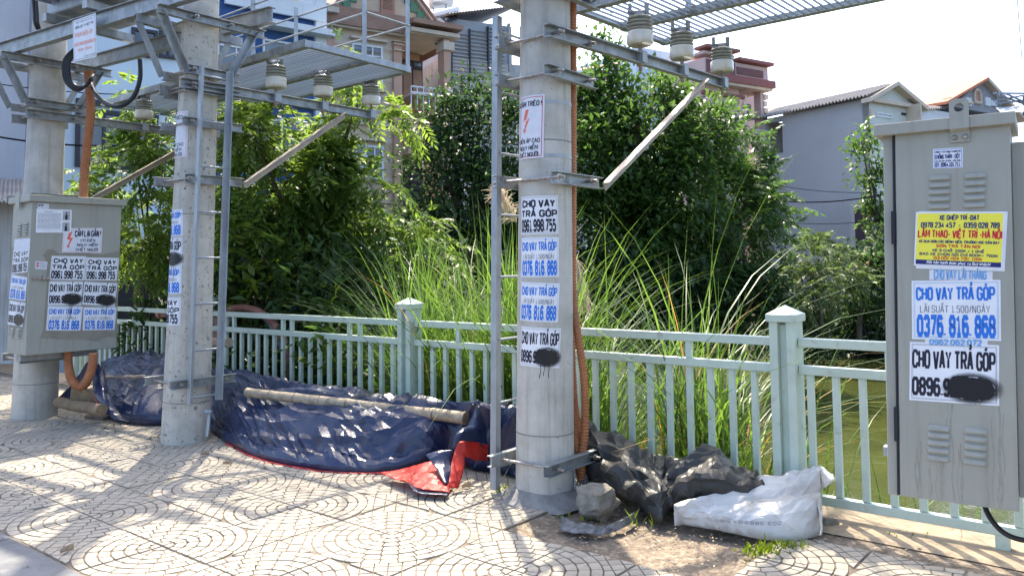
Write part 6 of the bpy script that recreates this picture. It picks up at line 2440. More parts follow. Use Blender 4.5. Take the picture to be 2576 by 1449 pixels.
# --- tall grass
def grass_clump(name, label, areas, m, hmin, hmax, seed, lean=.5, w0=.012):
    f = Fol()
    rs = np.random.RandomState(seed)
    for (u0, u1, v0, v1, n, hs) in areas:
        u = rs.uniform(u0, u1, n)
        v = rs.uniform(v0, v1, n)
        base_ = np.stack([A * a + B * b for a, b in zip(u, v)])
        base_[:, 2] = [terrain(a, b) - .05 for a, b in zip(u, v)]
        h = rs.uniform(hmin, hmax, n) * hs
        ang = rs.uniform(0, 2 * np.pi, n)
        dr = np.stack([np.cos(ang), np.sin(ang), np.zeros(n)], 1)
        ln = np.abs(rs.normal(lean, .25, n)) * h
        side_ = np.stack([-np.sin(ang), np.cos(ang), np.zeros(n)], 1)
        S = 7
        pts_ = []
        for k in range(S + 1):
            t = k / S
            z = h * (t - .42 * (ln / h)[:] * t ** 3)
            p = base_ + dr * (ln * t ** 2.2)[:, None] + np.array([0, 0, 1.0]) * z[:, None]
            w_ = w0 * (1 - t) ** .7 * rs.uniform(.8, 1.2, n)
            pts_.append(p - side_ * w_[:, None])
            pts_.append(p + side_ * w_[:, None])
        v_ = np.stack(pts_, 1)
        f.add(v_, [(2 * k, 2 * k + 1, 2 * k + 3, 2 * k + 2) for k in range(S)])
    o = f.build(name, M[m])
    return tag(o, label, 'grass', None, 'stuff')


grass_clump('tall_grass', 'dense tall bright green grass behind the fence, left of the central pole', [(4.2, 5.7, 5.2, 6.6, 1900, 1.0), (3.6, 4.4, 5.2, 6.3, 700, 1.0)], 'grass', 1.7, 2.8, 1, .42, .011)
grass_clump('tall_grass', 'looser arching tall grass behind the fence, right of the central pole', [(2.35, 2.9, 5.2, 5.7, 190, 1.0), (1.75, 2.6, 5.2, 5.8, 70, .82), (2.6, 3.0, 5.3, 5.7, 40, 1.45), (3.3, 3.7, 5.2, 5.7, 130, 1.0)], 'grass', 1.25, 2.35, 2, .55, .012)
grass_clump('low_grass', 'low grass tufts along the foot of the fence', [(3.4, 9.5, 5.14, 5.6, 1900, 1.0), (1.6, 3.4, 5.14, 5.4, 220, .8), (.2, 1.6, 5.14, 5.4, 50, 1.3)], 'grass', .35, 1.0, 3, .7, .006)
grass_clump('dry_grass', 'orange brown dry grass blades among the green', [(2.2, 3.3, 5.2, 6.0, 38, 1.0), (4.3, 5.5, 5.2, 6.2, 30, 1.1)], 'grass_dry', 1.3, 2.4, 4, .6, .009)
grass_clump('low_grass', 'green undergrowth seen through the pickets on the left', [(5.5, 10.5, 5.3, 8.0, 3800, 1.0)], 'leaf_mid', .5, 1.25, 5, .6, .016)


def plume(x0, y0, x1, y1, Y, lab, n=260, ln=.22):
    p0, p1 = at(x0, y0, Y), at(x1, y1, Y)
    rs = np.random.RandomState(int(x0))
    f = Fol()
    t = rs.uniform(0, 1, n)
    c = p0 + (p1 - p0) * t[:, None]
    d = unit((p1 - p0)[None] * .9 / np.linalg.norm(p1 - p0) + rs.normal(0, .38, (n, 3)) + np.array([0, 0, -.15]))
    L_ = ln * rs.uniform(.5, 1.1, n)[:, None]
    sd_ = unit(np.cross(d, rs.normal(0, 1, (n, 3)))) * .0028
    q1 = c + d * L_ * .5
    q2 = c + d * L_ - np.array([0, 0, .25]) * L_
    f.add(np.stack([c - sd_, c + sd_, q1 + sd_, q1 - sd_], 1), [(0, 1, 2, 3)])
    f.add(np.stack([q1 - sd_, q1 + sd_, q2 + sd_ * .6, q2 - sd_ * .6], 1), [(0, 1, 2, 3)])
    root = thing('grass_plume', p0, lab, 'grass plume', 'pale grass plumes')
    f.build('seed_head', M['plume'], root)
    mb = MB()
    b_ = at(x1 + (x1 - x0) * .5, 1120, Y)
    mb.tube(spline([p1, lerp(p1, b_, .4), b_], 12), .004, 5)
    mb.build('stalk', M['grass'], root)


plume(1300, 560, 1256, 482, 7.2, 'pale feathery grass plume between the ladder and the central pole', 420, .17)
plume(1446, 640, 1470, 760, 7.0, 'pale grass plume hanging beside the orange conduits', 260, .16)
# ================================================================== houses
M['w_beige'] = mat('beige_render', (.60, .46, .33), .9, col2=(.52, .40, .285), scale=.8, bump=.004, bscale=30)
M['w_orange'] = mat('salmon_render', (.58, .37, .26), .9, col2=(.50, .31, .22), scale=1)
M['w_cream'] = mat('cream_trim', (.66, .56, .44), .85, col2=(.55, .46, .36), scale=2)
M['w_brown'] = mat('brown_trim', (.36, .22, .16), .85, col2=(.27, .17, .12), scale=3)
M['w_green'] = mat('green_tile', (.10, .24, .15), .7)
M['w_white'] = mat('white_render', (.70, .73, .75), .85, col2=(.60, .63, .65), scale=.7, streak=(.4, .42, .43), streak_amt=.3)
M['w_ice'] = mat('ice_blue_render', (.60, .70, .78), .85, col2=(.54, .64, .72), scale=.6)
M['w_blue'] = mat('dark_blue_render', (.045, .115, .30), .8, col2=(.035, .09, .24), scale=1)
M['w_grey'] = mat('grey_cement', (.45, .455, .46), .92, col2=(.41, .415, .42), scale=.5, streak=(.28, .285, .29), streak_amt=.22, bump=.004, bscale=12)
M['w_greyl'] = mat('lilac_grey_render', (.50, .51, .56), .9, col2=(.43, .44, .48), scale=.6, streak=(.35, .36, .38), streak_amt=.3)
M['w_stained'] = mat('stained_cement', (.48, .48, .46), .92, col2=(.36, .36, .35), scale=.9, streak=(.16, .16, .155), streak_amt=.7)
M['w_pink'] = mat('pink_render', (.58, .43, .40), .9, col2=(.52, .38, .35), scale=.8)
M['w_maroon'] = mat('maroon_pebble', (.20, .10, .10), .9, col2=(.15, .075, .075), scale=9)
M['w_maroon2'] = mat('maroon_trim', (.25, .10, .09), .85)
M['win_frame'] = mat('white_window_frame', (.72, .74, .76), .6)
M['win_dark_frame'] = mat('dark_window_frame', (.035, .035, .045), .5)
M['glass'] = mat('dark_window_glass', (.03, .045, .06), .08, spec=.8, col2=(.06, .08, .10), scale=.8)
M['glass_sky'] = mat('pale_window_glass', (.18, .22, .25), .12, spec=.8, col2=(.10, .12, .14), scale=1)
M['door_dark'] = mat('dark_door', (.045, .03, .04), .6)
M['shutter'] = mat('terracotta_shutter', (.40, .20, .14), .7)
M['roof_grey'] = mat('grey_fibre_roof', (.33, .31, .29), .9, col2=(.24, .22, .21), scale=3, streak=(.16, .15, .14), streak_amt=.5)
M['roof_orange'] = mat('orange_tile_roof', (.62, .22, .12), .8, col2=(.50, .17, .09), scale=5)
M['roof_rust'] = mat('terracotta_roof', (.42, .20, .12), .85, col2=(.32, .15, .09), scale=3)
M['tin_blue'] = mat('blue_grey_tin', (.34, .38, .42), .6, .1, col2=(.27, .31, .35), scale=2)
M['louvre_slat'] = mat('grey_slat', (.52, .54, .56), .6)
M['inox'] = mat('steel_tank', (.55, .56, .58), .3, .7)
M['wire'] = mat('wire', (.01, .01, .012), 1.0, spec=0.0)
M['shadow_black'] = mat('shadow_mass_black', (.012, .014, .02), .9)
M['pipe_pvc'] = mat('grey_downpipe', (.22, .25, .30), .6)


def hdir(vpx):
    d = V3((vpx - CX) / FP, 1.0, 0)
    return d / np.linalg.norm(d)


class Fac:
    def __init__(s, x0, y0, Y, d, root=None):
        s.o = at(x0, y0, Y)
        s.d = d
        n = np.array([-d[1], d[0], 0])
        if n @ (s.o - CAMP) > 0:
            n = -n
        s.n = n
        s.root = root

    def sz(s, x, y):
        r = ray(x, y)
        t = ((s.o - CAMP) @ s.n) / (r @ s.n)
        p = CAMP + r * t
        return ((p - s.o) @ s.d, p[2])

    def P(s, u, z, n=0.0):
        q = s.o + s.d * u + s.n * n
        return V3(q[0], q[1], z)

    def bx(s, mb, u0, u1, z0, z1, n0, n1):
        c = s.P((u0 + u1) / 2, (z0 + z1) / 2, (n0 + n1) / 2)
        mb.box(c, (abs(u1 - u0) / 2, abs(z1 - z0) / 2, abs(n1 - n0) / 2), (s.d, Z, s.n))

    def block(s, name, m, tl, br, n0=-.1, n1=0.0, parent=None, z0=None, bevel=0):
        (u0, z1), (u1, zb) = s.sz(*tl), s.sz(*br)
        mb = MB()
        s.bx(mb, u0, u1, zb if z0 is None else z0, z1, n0, n1)
        return mb.build(name, m, parent or s.root, bevel=bevel)

    def window(s, tl, br, cols, rows, frame=None, glass=None, dep=.05, fw=.06, sill=True, n0=0.0):
        (u0, z1), (u1, z0) = s.sz(*tl), s.sz(*br)
        mb = MB()
        s.bx(mb, u0, u0 + fw, z0, z1, n0, n0 + dep)
        s.bx(mb, u1 - fw, u1, z0, z1, n0, n0 + dep)
        s.bx(mb, u0 + fw, u1 - fw, z0, z0 + fw, n0, n0 + dep)
        s.bx(mb, u0 + fw, u1 - fw, z1 - fw, z1, n0, n0 + dep)
        for k in range(1, cols):
            u = u0 + (u1 - u0) * k / cols
            s.bx(mb, u - fw * .35, u + fw * .35, z0 + fw, z1 - fw, n0, n0 + dep * .8)
        for k in range(1, rows):
            z = z0 + (z1 - z0) * k / rows
            s.bx(mb, u0 + fw, u1 - fw, z - fw * .3, z + fw * .3, n0, n0 + dep * .7)
        o = mb.build('window', frame or M['win_frame'], s.root)
        mb = MB()
        s.bx(mb, u0 + fw * .5, u1 - fw * .5, z0 + fw * .5, z1 - fw * .5, n0 + .002, n0 + .012)
        mb.build('pane', glass or M['glass'], o)
        if sill:
            mb = MB()
            s.bx(mb, u0 - .08, u1 + .08, z0 - .10, z0 - .01, n0, n0 + .12)
            mb.build('sill', M['w_cream'] if frame is None else frame, o)
        return o


def house(name, label, x, y, Y, vpx):
    root = thing(name, V3(at(x, y, Y)[0], Y, 0), label, 'house', 'houses beyond the pond')
    return Fac(x, y, Y, hdir(vpx), root)


GL_ = -1.2
# --- white and blue house at the far left (two bodies)
f = house('white_house', 'pale blue white house behind the left pole with a wide dark window', 185, 300, 14.5, 3900)
f.block('wall', M['w_ice'], (86, -320), (462, 900), -5, 0, z0=GL_)
f.window((190, 271), (395, 432), 3, 1, M['win_dark_frame'], M['glass'], .06, .08, False)
f.block('transom', M['win_dark_frame'], (190, 262), (398, 270), 0, .08)
f.window((400, 60), (444, 152), 2, 1, M['win_dark_frame'], M['glass'], .06, .06, False)
f.window((330, 70), (395, 150), 2, 1, M['win_dark_frame'], M['glass'], .06, .06, False)
f = house('grey_house', 'lilac grey house wall at the left frame edge with a downpipe', 40, 300, 13.2, 3600)
f.block('wall', M['w_greyl'], (-420, -330), (84, 900), -5, 0, z0=GL_)
mb = MB()
p0, p1 = at(86, -30, 13.1), at(69, 452, 13.1)
mb.tube([p0, p1], .055, 10)
mb.build('downpipe', M['pipe_pvc'], f.root)
# corrugated lean-to roof
root = thing('lean_to_shed', at(20, 470, 12), 'grey corrugated lean to roof behind the small cabinet at left', 'shed')
mb = MB()
p00, p10, p01, p11 = at(-120, 440, 12.6), at(74, 452, 12.4), at(-150, 508, 11.6), at(80, 506, 11.4)
nc = 40
vs1 = []
for i in range(nc + 1):
    for e, (a, b) in enumerate(((p00, p10), (p01, p11))):
        p = lerp(a, b, i / nc) + Z * (.018 * math.cos(i * math.pi))
        vs1.append(p)
mb.add(vs1, [(2 * i, 2 * i + 1, 2 * i + 3, 2 * i + 2) for i in range(nc)])
o = mb.build('roof', M['roof_grey'], root)
md = o.modifiers.new('thickness', 'SOLIDIFY')
md.thickness = .01
mb = MB()
mb.box(at(-60, 700, 12.2), (1.1, .05, 1.3), (_X, V3(0, 1, 0), Z))
mb.build('wall', M['w_stained'], root)

# --- blue banded house
f = house('blue_house', 'white house with dark blue bands behind the railing platform', 740, 80, 21, 3900)
f.block('wall', M['w_blue'], (440, -420), (812, 800), -7, 0, z0=GL_)
for tl, br, n1 in (((430, -420), (816, 22), .12), ((812 - 22, -420), (816, 800), .14)):
    f.block('white_wall', M['w_white'], tl, br, 0, n1, z0=GL_ if br[1] == 800 else None)
f.block('cornice', M['w_white'], (600, 62), (826, 86), .0, .45)
f.block('cornice', M['w_white'], (560, 14), (812, 24), .12, .2)
f.window((660, 98), (775, 170), 2, 1, M['win_frame'], M['glass_sky'], .06, .05, False)
f.window((545, 110), (640, 180), 2, 1, M['win_frame'], M['glass_sky'], .06, .05, False)
f.block('band', M['w_white'], (440, 235), (812, 258), 0, .2)
f.window((600, 290), (760, 420), 3, 1, M['win_frame'], M['glass'], .06, .06, True)
mb = MB()
for (a, b) in (((655, -12), (776, 28)),):
    (u0, z1), (u1, z0) = f.sz(*a), f.sz(*b)
    um, zm = (u0 + u1) / 2, (z0 + z1) / 2
    for k in range(4):
        pass
    pts_ = [(um - .45, zm), (um, zm + .2), (um + .45, zm), (um, zm - .2)]
    mb.add([f.P(u, z, .13) for u, z in pts_] + [f.P(u, z, .17) for u, z in pts_], [(4, 5, 6, 7), (0, 1, 5, 4), (1, 2, 6, 5), (2, 3, 7, 6), (3, 0, 4, 7)])
mb.build('diamond_ornament', M['w_cream'], f.root)

# --- beige gabled house
f = house('beige_house', 'beige gabled house with white framed windows, a dark balcony door and brown cornices', 1000, 120, 26, 4500)
R_ = f.root
f.block('wall', M['w_beige'], (812, 42), (1012, 820), -9, 0, z0=GL_)
f.block('side_wall', M['w_orange'], (1012, 100), (1108, 820), -9, -1.5, z0=GL_)
# gable
(ua, za), (ub, zb_), (uc, zc) = f.sz(815, 40), f.sz(948, -75), f.sz(1112, 80)
mb = MB()
zc0 = f.sz(960, 52)[1]
g = [(ua, zc0 - .3), (uc, zc0 - .3), ((ua + uc) / 2 - .1, zc0 + 2.1)]
mb.add([f.P(u, z, -.02) for u, z in g] + [f.P(u, z, -8) for u, z in g], [(0, 1, 2), (5, 4, 3), (0, 3, 4, 1), (1, 4, 5, 2), (2, 5, 3, 0)])
mb.build('gable', M['w_beige'], R_)
gp = [V3(u, 0, z) for u, z in g]
for (i0, i1) in ((1, 2), (0, 2)):
    mb = MB()
    a, b = gp[i0], gp[i1]
    dd_ = (b - a) / np.linalg.norm(b - a)
    a = a - dd_ * .5
    pa, pb = f.P(a[0], a[2], .0), f.P(b[0], b[2] + .05, .0)
    mb.prism([(-.1, 0), (.16, 0), (.16, .12), (-.1, .12)], pa, pb, f.n, Z)
    mb.build('verge', M['w_cream'], R_)
    mb = MB()
    mb.prism([(-8, .12), (.24, .12), (.24, .22), (-8, .22)], pa, pb, f.n, Z)
    mb.build('roof', M['w_brown'], R_)
    # stepped green trim under the slope
    for k in range(9):
        t = .10 + k * .09
        c = lerp(a, b, t)
        mb = MB()
        w_ = .13
        f.bx(mb, c[0] - w_, c[0] + w_, c[2] - .40, c[2] - .08, -.01, .05)
        mb.build('green_step', M['w_green'], R_)
um_ = (ua + uc) / 2 - .1
mb = MB()
zz0 = zc0 + .35
us0, us1 = f.sz(957, 30)[0], f.sz(991, 30)[0]
zz0 = f.sz(974, 51)[1]
f.bx(mb, us0, us1, zz0, zz0 + .95, 0, .05)
mb.build('attic_shutter', M['shutter'], R_)
for k in range(12):
    mb = MB()
    f.bx(mb, us0 + .08, us1 - .08, zz0 + .35 + k * .045, zz0 + .375 + k * .045, .05, .07)
    mb.build('louvre', M['w_brown'], R_)
# main cornice lines
f.block('cornice', M['w_cream'], (812, 66), (1112, 76), 0, .22)
f.block('cornice', M['w_brown'], (812, 61), (1116, 66), 0, .30)
f.block('cornice', M['w_cream'], (812, 26), (840, 44), 0, .5)
f.block('string_course', M['w_cream'], (812, 306), (1012, 314), 0, .10)
f.block('string_course', M['w_cream'], (812, 505), (1012, 513), 0, .10)
f.block('string_course', M['w_cream'], (812, 538), (1012, 548), 0, .14)
for y_ in (106, 138, 190, 232, 270, 350, 400, 450):
    f.block('render_joint', M['w_cream'], (830, y_), (1006, y_ + 2), 0, .012)
# corner pilasters
for (xa, xb, ya, m_) in ((812, 838, 72, 'w_orange'), (986, 1010, 106, 'w_orange')):
    f.block('pilaster', M[m_], (xa, ya), (xb, 820), 0, .16, z0=GL_)
    for dy in (0, 8, 22):
        f.block('capital', M['w_cream'], (xa - 3 + dy // 8, ya + dy), (xb + 3 - dy // 8, ya + dy + 6), 0, .24)
# porch with column at right
f.block('porch_ceiling', M['w_cream'], (1008, 96), (1116, 106), -1.6, .75)
f.block('porch_beam', M['w_cream'], (1008, 84), (1128, 112), .35, .85)
f.block('cornice', M['w_brown'], (1008, 76), (1131, 84), .25, 1.0)
f.block('porch_column', M['w_orange'], (1093, 112), (1113, 820), .25, .7, z0=GL_)
f.block('capital', M['w_cream'], (1090, 118), (1117, 142), .2, .78)
f2 = Fac(1000, 120, 26, f.d, R_)
f2.o = f.o - f.n * 1.5
f2.block('door', M['door_dark'], (1008, 150), (1062, 262), 0, .06)
for k in range(2):
    f2.block('door_leaf', M['w_brown'], (1012 + k * 25, 178), (1034 + k * 25, 255), .06, .085)
    f2.block('pane', M['glass_sky'], (1013 + k * 25, 158), (1032 + k * 25, 170), .06, .08)
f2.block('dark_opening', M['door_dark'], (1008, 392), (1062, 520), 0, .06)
f.block('balcony_slab', M['w_cream'], (1004, 252), (1130, 262), -1.5, 1.0)
mb = MB()
for (y_) in (232, 246):
    (u0, z0), (u1, _) = f.sz(1004, y_), f.sz(1120, y_)
    mb.tube([f.P(u0, z0, .95), f.P(u1, z0, .95)], .03, 6)
for k in range(9):
    u = u0 + (u1 - u0) * k / 8
    zt_ = f.sz(1004, 232)[1]
    mb.tube([f.P(u, zt_ - .75, .95), f.P(u, zt_, .95)], .02, 6)
mb.build('balcony_rail', M['win_frame'], R_)
# windows
f.window((884, 108), (962, 226), 3, 4, None, M['glass_sky'], .06, .07)
f.block('window_head', M['w_cream'], (878, 98), (970, 106), 0, .2)
f.block('window_surround', M['w_orange'], (880, 226), (968, 234), 0, .16)
f.window((872, 362), (964, 452), 4, 3, None, M['glass'], .06, .07)
f.block('window_head', M['w_cream'], (870, 350), (968, 359), 0, .2)
f.block('side_band', M['w_orange'], (1008, 330), (1112, 400), -1.6, .6)

# --- grey stained house with louvred roof room, tanks
f = house('stained_house', 'weathered grey house with a louvred tin roof room and steel water tank', 1200, 200, 30, 5200)
R_ = f.root
f.block('wall', M['w_stained'], (1112, 142), (1400, 800), -9, 0, z0=GL_)
(u0, z1), (u1, z0) = f.sz(1136, 60), f.sz(1286, 200)
f.block('room_wall', M['tin_blue'], (1122, 44), (1290, 188), -5, -.05)
f.block('corner_strip', M['w_stained'], (1120, 50), (1134, 205), -.1, .05)
f.block('corner_strip', M['w_stained'], (1278, 60), (1284, 180), -.1, .06)
mb = MB()
pa, pb = f.P(f.sz(1118, 62)[0], f.sz(1118, 42)[1], .4), f.P(f.sz(1296, 30)[0], f.sz(1296, 28)[1] + .1, .4)
nc = 50
vs1 = []
for i in range(nc + 1):
    p = lerp(pa, pb, i / nc) + Z * .03 * math.cos(i * math.pi)
    vs1 += [p, p - f.n * 6 + Z * .5]
mb.add(vs1, [(2 * i, 2 * i + 1, 2 * i + 3, 2 * i + 2) for i in range(nc)])
mb.build('roof', M['tin_blue'], R_)
for k in range(3):
    for j in range(13):
        xa = 1138 + k * 46
        tl = (xa, 84 - k * 6 + j * (9.2 + k * .1) )
        f.block('louvre', M['louvre_slat'], tl, (xa + 40, tl[1] + 5.5), -.05, .06)
    f.block('louvre_post', M['win_dark_frame'], (1136 + k * 46 - 3, 80 - k * 6), (1136 + k * 46 + 1, 200 - k * 5), -.05, .08)
ft = thing('water_tank', at(1105, 20, 31), 'round stainless steel water tank on the roof of the grey house', 'water tank')
mb = MB()
a, b = at(1080, -2, 31), at(1132, -6, 31.3)
mb.tube([a - (b - a) * .08, a, b, b + (b - a) * .08], [.25, .42, .42, .25], 20)
mb.build('tank', M['inox'], ft, smooth=True)
mb = MB()
for x in (1090, 1122):
    mb.tube([at(x, 60, 31), at(x, 12, 31)], .03, 6)
mb.build('stand', M['pipe_pvc'], ft)
ft = thing('solar_heater', at(1140, 35, 30), 'white solar water heater drum on the roof behind the beige gable', 'water heater')
mb = MB()
mb.tube([at(1092, 40, 30), at(1154, 24, 30.2)], .13, 16)
mb.build('drum', M['win_frame'], ft, smooth=True)
mb = MB()
mb.add([at(1092, 44, 29.9), at(1150, 30, 30.1), at(1150, 52, 29.2), at(1088, 64, 29.0)], [(0, 1, 2, 3)])
mb.build('collector', M['glass'], ft)

# --- fragments between central pole and the big trees
f = house('tile_roofed_house', 'grey house end with an orange tile roof just right of the central pole', 1480, 200, 32, 5000)
f.block('wall', M['w_stained'], (1420, 178), (1540, 800), -6, 0, z0=GL_)
mb = MB()
a, b, c, d_ = f.P(f.sz(1420, 160)[0], f.sz(1440, 196)[1] + .1, .5), f.P(f.sz(1545, 160)[0], f.sz(1545, 166)[1], .5), f.P(f.sz(1545, 160)[0], f.sz(1545, 130)[1], -4), f.P(f.sz(1420, 150)[0], f.sz(1440, 150)[1], -4)
nr = 14
vs1 = []
for i in range(nr + 1):
    for j in (0, 1):
        vs1.append(lerp(lerp(a, d_, i / nr), lerp(b, c, i / nr), j) + Z * (.05 * (i % 2)))
mb.add(vs1, [(2 * i, 2 * i + 1, 2 * i + 3, 2 * i + 2) for i in range(nr)])
mb.build('roof', M['roof_rust'], f.root)
f = house('pale_blue_house', 'pale blue house gable with a diamond vent behind the insulators', 1730, 170, 38, 4600)
f.block('wall', M['w_ice'], (1600, 118), (1764, 800), -8, 0, z0=GL_)
mb = MB()
(um, zm) = f.sz(1693, 172)
for s_, m_, nn_ in ((.75, 'w_white', .03), (.42, 'tin_blue', .06)):
    mb = MB()
    q_ = [(um - s_, zm), (um, zm + s_), (um + s_, zm), (um, zm - s_)]
    mb.add([f.P(u, z, 0) for u, z in q_] + [f.P(u, z, nn_) for u, z in q_], [(4, 5, 6, 7), (0, 1, 5, 4), (1, 2, 6, 5), (2, 3, 7, 6), (3, 0, 4, 7)])
    mb.build('diamond_vent', M[m_], f.root)

# --- pink house
f = house('pink_house', 'pink house with maroon parapet, quoins and open balcony behind the tall dark tree', 1850, 250, 36, 4600)
R_ = f.root
f.block('wall', M['w_pink'], (1762, 150), (1876, 800), -9, 0, z0=GL_)
fr_ = Fac(1850, 250, 36, f.d, R_)
fr_.o = f.o - f.n * 1.8
fr_.block('wall', M['w_pink'], (1850, 215), (1926, 800), -7, 0, z0=GL_)
f.block('parapet', M['w_pink'], (1762, 148), (1922, 214), -9, .25)
f.block('parapet_panel', M['w_maroon'], (1766, 152), (1838, 196), .25, .30)
f.block('parapet_panel', M['w_maroon'], (1842, 172), (1908, 200), .25, .30)
mb = MB()
(um, zm) = f.sz(1806, 176)
q_ = [(um - .55, zm), (um, zm + .55), (um + .55, zm), (um, zm - .55)]
mb.add([f.P(u, z, .30) for u, z in q_] + [f.P(u, z, .34) for u, z in q_], [(4, 5, 6, 7), (0, 1, 5, 4), (1, 2, 6, 5), (2, 3, 7, 6), (3, 0, 4, 7)])
mb.build('diamond_ornament', M['w_cream'], R_)
f.block('coping', M['w_maroon2'], (1758, 124), (1842, 132), -.3, .5)
f.block('parapet_step', M['w_pink'], (1762, 130), (1838, 150), -1, .22)
f.block('coping', M['w_maroon2'], (1840, 158), (1926, 165), -.3, .5)
f.block('cornice', M['w_maroon2'], (1762, 205), (1926, 212), 0, .6)
f.block('cornice', M['w_cream'], (1762, 212), (1922, 221), 0, .5)
f.block('porch_beam', M['w_pink'], (1866, 221), (1920, 236), -1.8, .3)
f.block('string_course', M['w_maroon2'], (1762, 236), (1868, 243), 0, .15)
for k in range(16):
    f.block('quoin', M['w_cream'], (1866 + (k % 2) * 2, 240 + k * 17), (1876, 254 + k * 17), 0, .06)
    f.block('quoin', M['w_cream'], (1912, 240 + k * 17), (1922 - (k % 2) * 2, 254 + k * 17), -.2, .26)
f.block('porch_column', M['w_pink'], (1912, 236), (1922, 800), -.2, .2, z0=GL_)
f2 = Fac(1850, 250, 36, f.d, R_)
f2.o = f.o - f.n * 1.8
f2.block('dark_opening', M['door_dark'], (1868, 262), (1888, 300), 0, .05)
mb = MB()
for y_ in (330, 338):
    (u0, z0), (u1, _) = f.sz(1868, y_), f.sz(1926, y_)
    mb.tube([f.P(u0, z0, .5), f.P(u1 + .2, z0, .5)], .03, 6)
mb.build('balcony_rail', M['win_frame'], R_)

# --- long grey house and its cream gable end
dW = hdir(54)
dG = V3(-dW[1], dW[0], 0)
if dG[0] < 0:
    dG = -dG
root = thing('long_grey_house', at(2185, 600, 32), 'long plain grey rendered house with a fibre cement roof and cream gable end', 'house', 'houses beyond the pond')
fw_ = Fac(2185, 250, 32, -dW, root)
u_l, zl_ = fw_.sz(1924, 300)
zt = fw_.sz(2183, 247)[1]
g0, g1 = abs(fw_.sz(1924, 300)[0]), 0
# wall with an opening near its left end, built of blocks round the hole
(ua, zh1), (ub, zh0) = fw_.sz(1924, 312), fw_.sz(1970, 384)
uR = 0.0
for (a, b, z0, z1) in ((u_l - .4, u_l, GL_, zt), (u_l, ub, zh1, zt), (u_l, ub, GL_, zh0), (ub, uR, GL_, zt)):
    mb = MB()
    fw_.bx(mb, a, b, z0, z1, -.3, 0)
    mb.build('wall', M['w_grey'], root)
mb = MB()
fw_.bx(mb, u_l - .4, ub + 5, zh0 - 1, zt - .1, -2.6, -2.5)
mb.build('room_wall', M['w_cream'], root)
mb = MB()
fw_.bx(mb, u_l - .4, uR - .3, GL_, zt - .1, -9.6, -9.4)
mb.build('wall', M['w_grey'], root)
mb = MB()
fw_.bx(mb, u_l - .4, u_l - .1, GL_, zt - .05, -9.4, -.3)
mb.build('wall', M['w_grey'], root)
# gable end
fg = Fac(2185, 250, 32, dG, root)
wG = fg.sz(2306, 300)[0]
zpk = fg.sz(2241, 216)[1]
up_ = fg.sz(2241, 216)[0]
wG = max(wG, up_ * 2)
mb = MB()
g = [(0, GL_), (wG, GL_), (wG, zt), (up_, zpk), (0, zt)]
mb.add([fg.P(u, z, .02) for u, z in g] + [fg.P(u, z, -.3) for u, z in g], [(0, 1, 2, 3, 4), (9, 8, 7, 6, 5)] + [(i, (i + 1) % 5, 5 + (i + 1) % 5, 5 + i) for i in range(5)])
mb.build('gable_wall', mat('cream_render', (.60, .62, .56), .85, col2=(.54, .56, .50), scale=1), root)
for (p_, q_) in (((0, zt), (up_, zpk)), ((wG, zt), (up_, zpk))):
    mb = MB()
    mb.prism([(-.1, -.05), (.35, -.05), (.35, .12), (-.1, .12)], fg.P(p_[0] + (-.35 if p_[0] == 0 else .35), p_[1] - .2), fg.P(*q_), fg.n, Z)
    mb.build('verge', M['w_cream'], root)
fg.block('cornice', M['w_cream'], (2186, 258), (2306, 268), 0, .22)
for k in range(9):
    fg.block('quoin', M['w_cream'], (2187, 276 + k * 34), (2193 + 2 * (k % 2), 292 + k * 34), 0, .06)
fg.window((2203, 283), (2243, 300), 3, 1, None, M['glass_sky'], .06, .05, False)
fg.window((2205, 334), (2226, 360), 2, 2, None, M['glass_sky'], .06, .05, False)
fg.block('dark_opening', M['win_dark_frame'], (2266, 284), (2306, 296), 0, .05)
# corrugated roof slope facing us
mb = MB()
nc = 74
vs1 = []
for i in range(nc + 1):
    t = i / nc
    u = (u_l - .6) + (0.25 - (u_l - .6)) * t
    h_ = .05 * math.cos(i * math.pi)
    p = fw_.P(u, zt + .02 + h_, .35)
    q_ = fw_.P(u, zpk + .05 + h_, -up_)
    vs1 += [p, q_]
mb.add(vs1, [(2 * i, 2 * i + 1, 2 * i + 3, 2 * i + 2) for i in range(nc)])
o = mb.build('roof', M['roof_grey'], root)
md = o.modifiers.new('thickness', 'SOLIDIFY')
md.thickness = .03
mb = MB()
mb.add([fw_.P(u_l - .6, zpk + .02, -up_), fw_.P(.2, zpk + .02, -up_), fw_.P(.2, zt - .2, -2 * up_ - .3), fw_.P(u_l - .6, zt - .2, -2 * up_ - .3)], [(0, 1, 2, 3)])
mb.build('roof', M['roof_grey'], root)
# low porch with dark opening in front of the wall
fw_.block('lean_to', M['w_grey'], (2176, 508), (2236, 640), .0, 1.0, z0=GL_)
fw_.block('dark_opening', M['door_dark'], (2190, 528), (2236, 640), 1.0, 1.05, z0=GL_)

# --- house with the orange roof edge
root = thing('orange_roof_house', at(2400, 300, 44), 'white house with orange tiled verge and arched attic window behind the cabinet lid', 'house', 'houses beyond the pond')
f = Fac(2400, 280, 42, hdir(4300), root)
f.block('wall', M['w_white'], (2300, 268), (2530, 700), -6, 0, z0=GL_)
(ul, zl), (up2, zp2), (ur, zr) = f.sz(2330, 285), f.sz(2465, 205), f.sz(2560, 285)
(ul2, _) = f.sz(2372, 260)
mb = MB()
z_e = f.sz(2400, 262)[1]
g = [(ul2 + .6, z_e - .2), (ur, z_e - .2), (up2, zp2)]
mb.add([f.P(u, z, .12) for u, z in g] + [f.P(u, z, -6) for u, z in g], [(0, 1, 2), (5, 4, 3), (0, 3, 4, 1), (1, 4, 5, 2), (2, 5, 3, 0)])
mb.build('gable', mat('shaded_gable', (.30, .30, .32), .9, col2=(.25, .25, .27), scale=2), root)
mb = MB()
dd_ = None
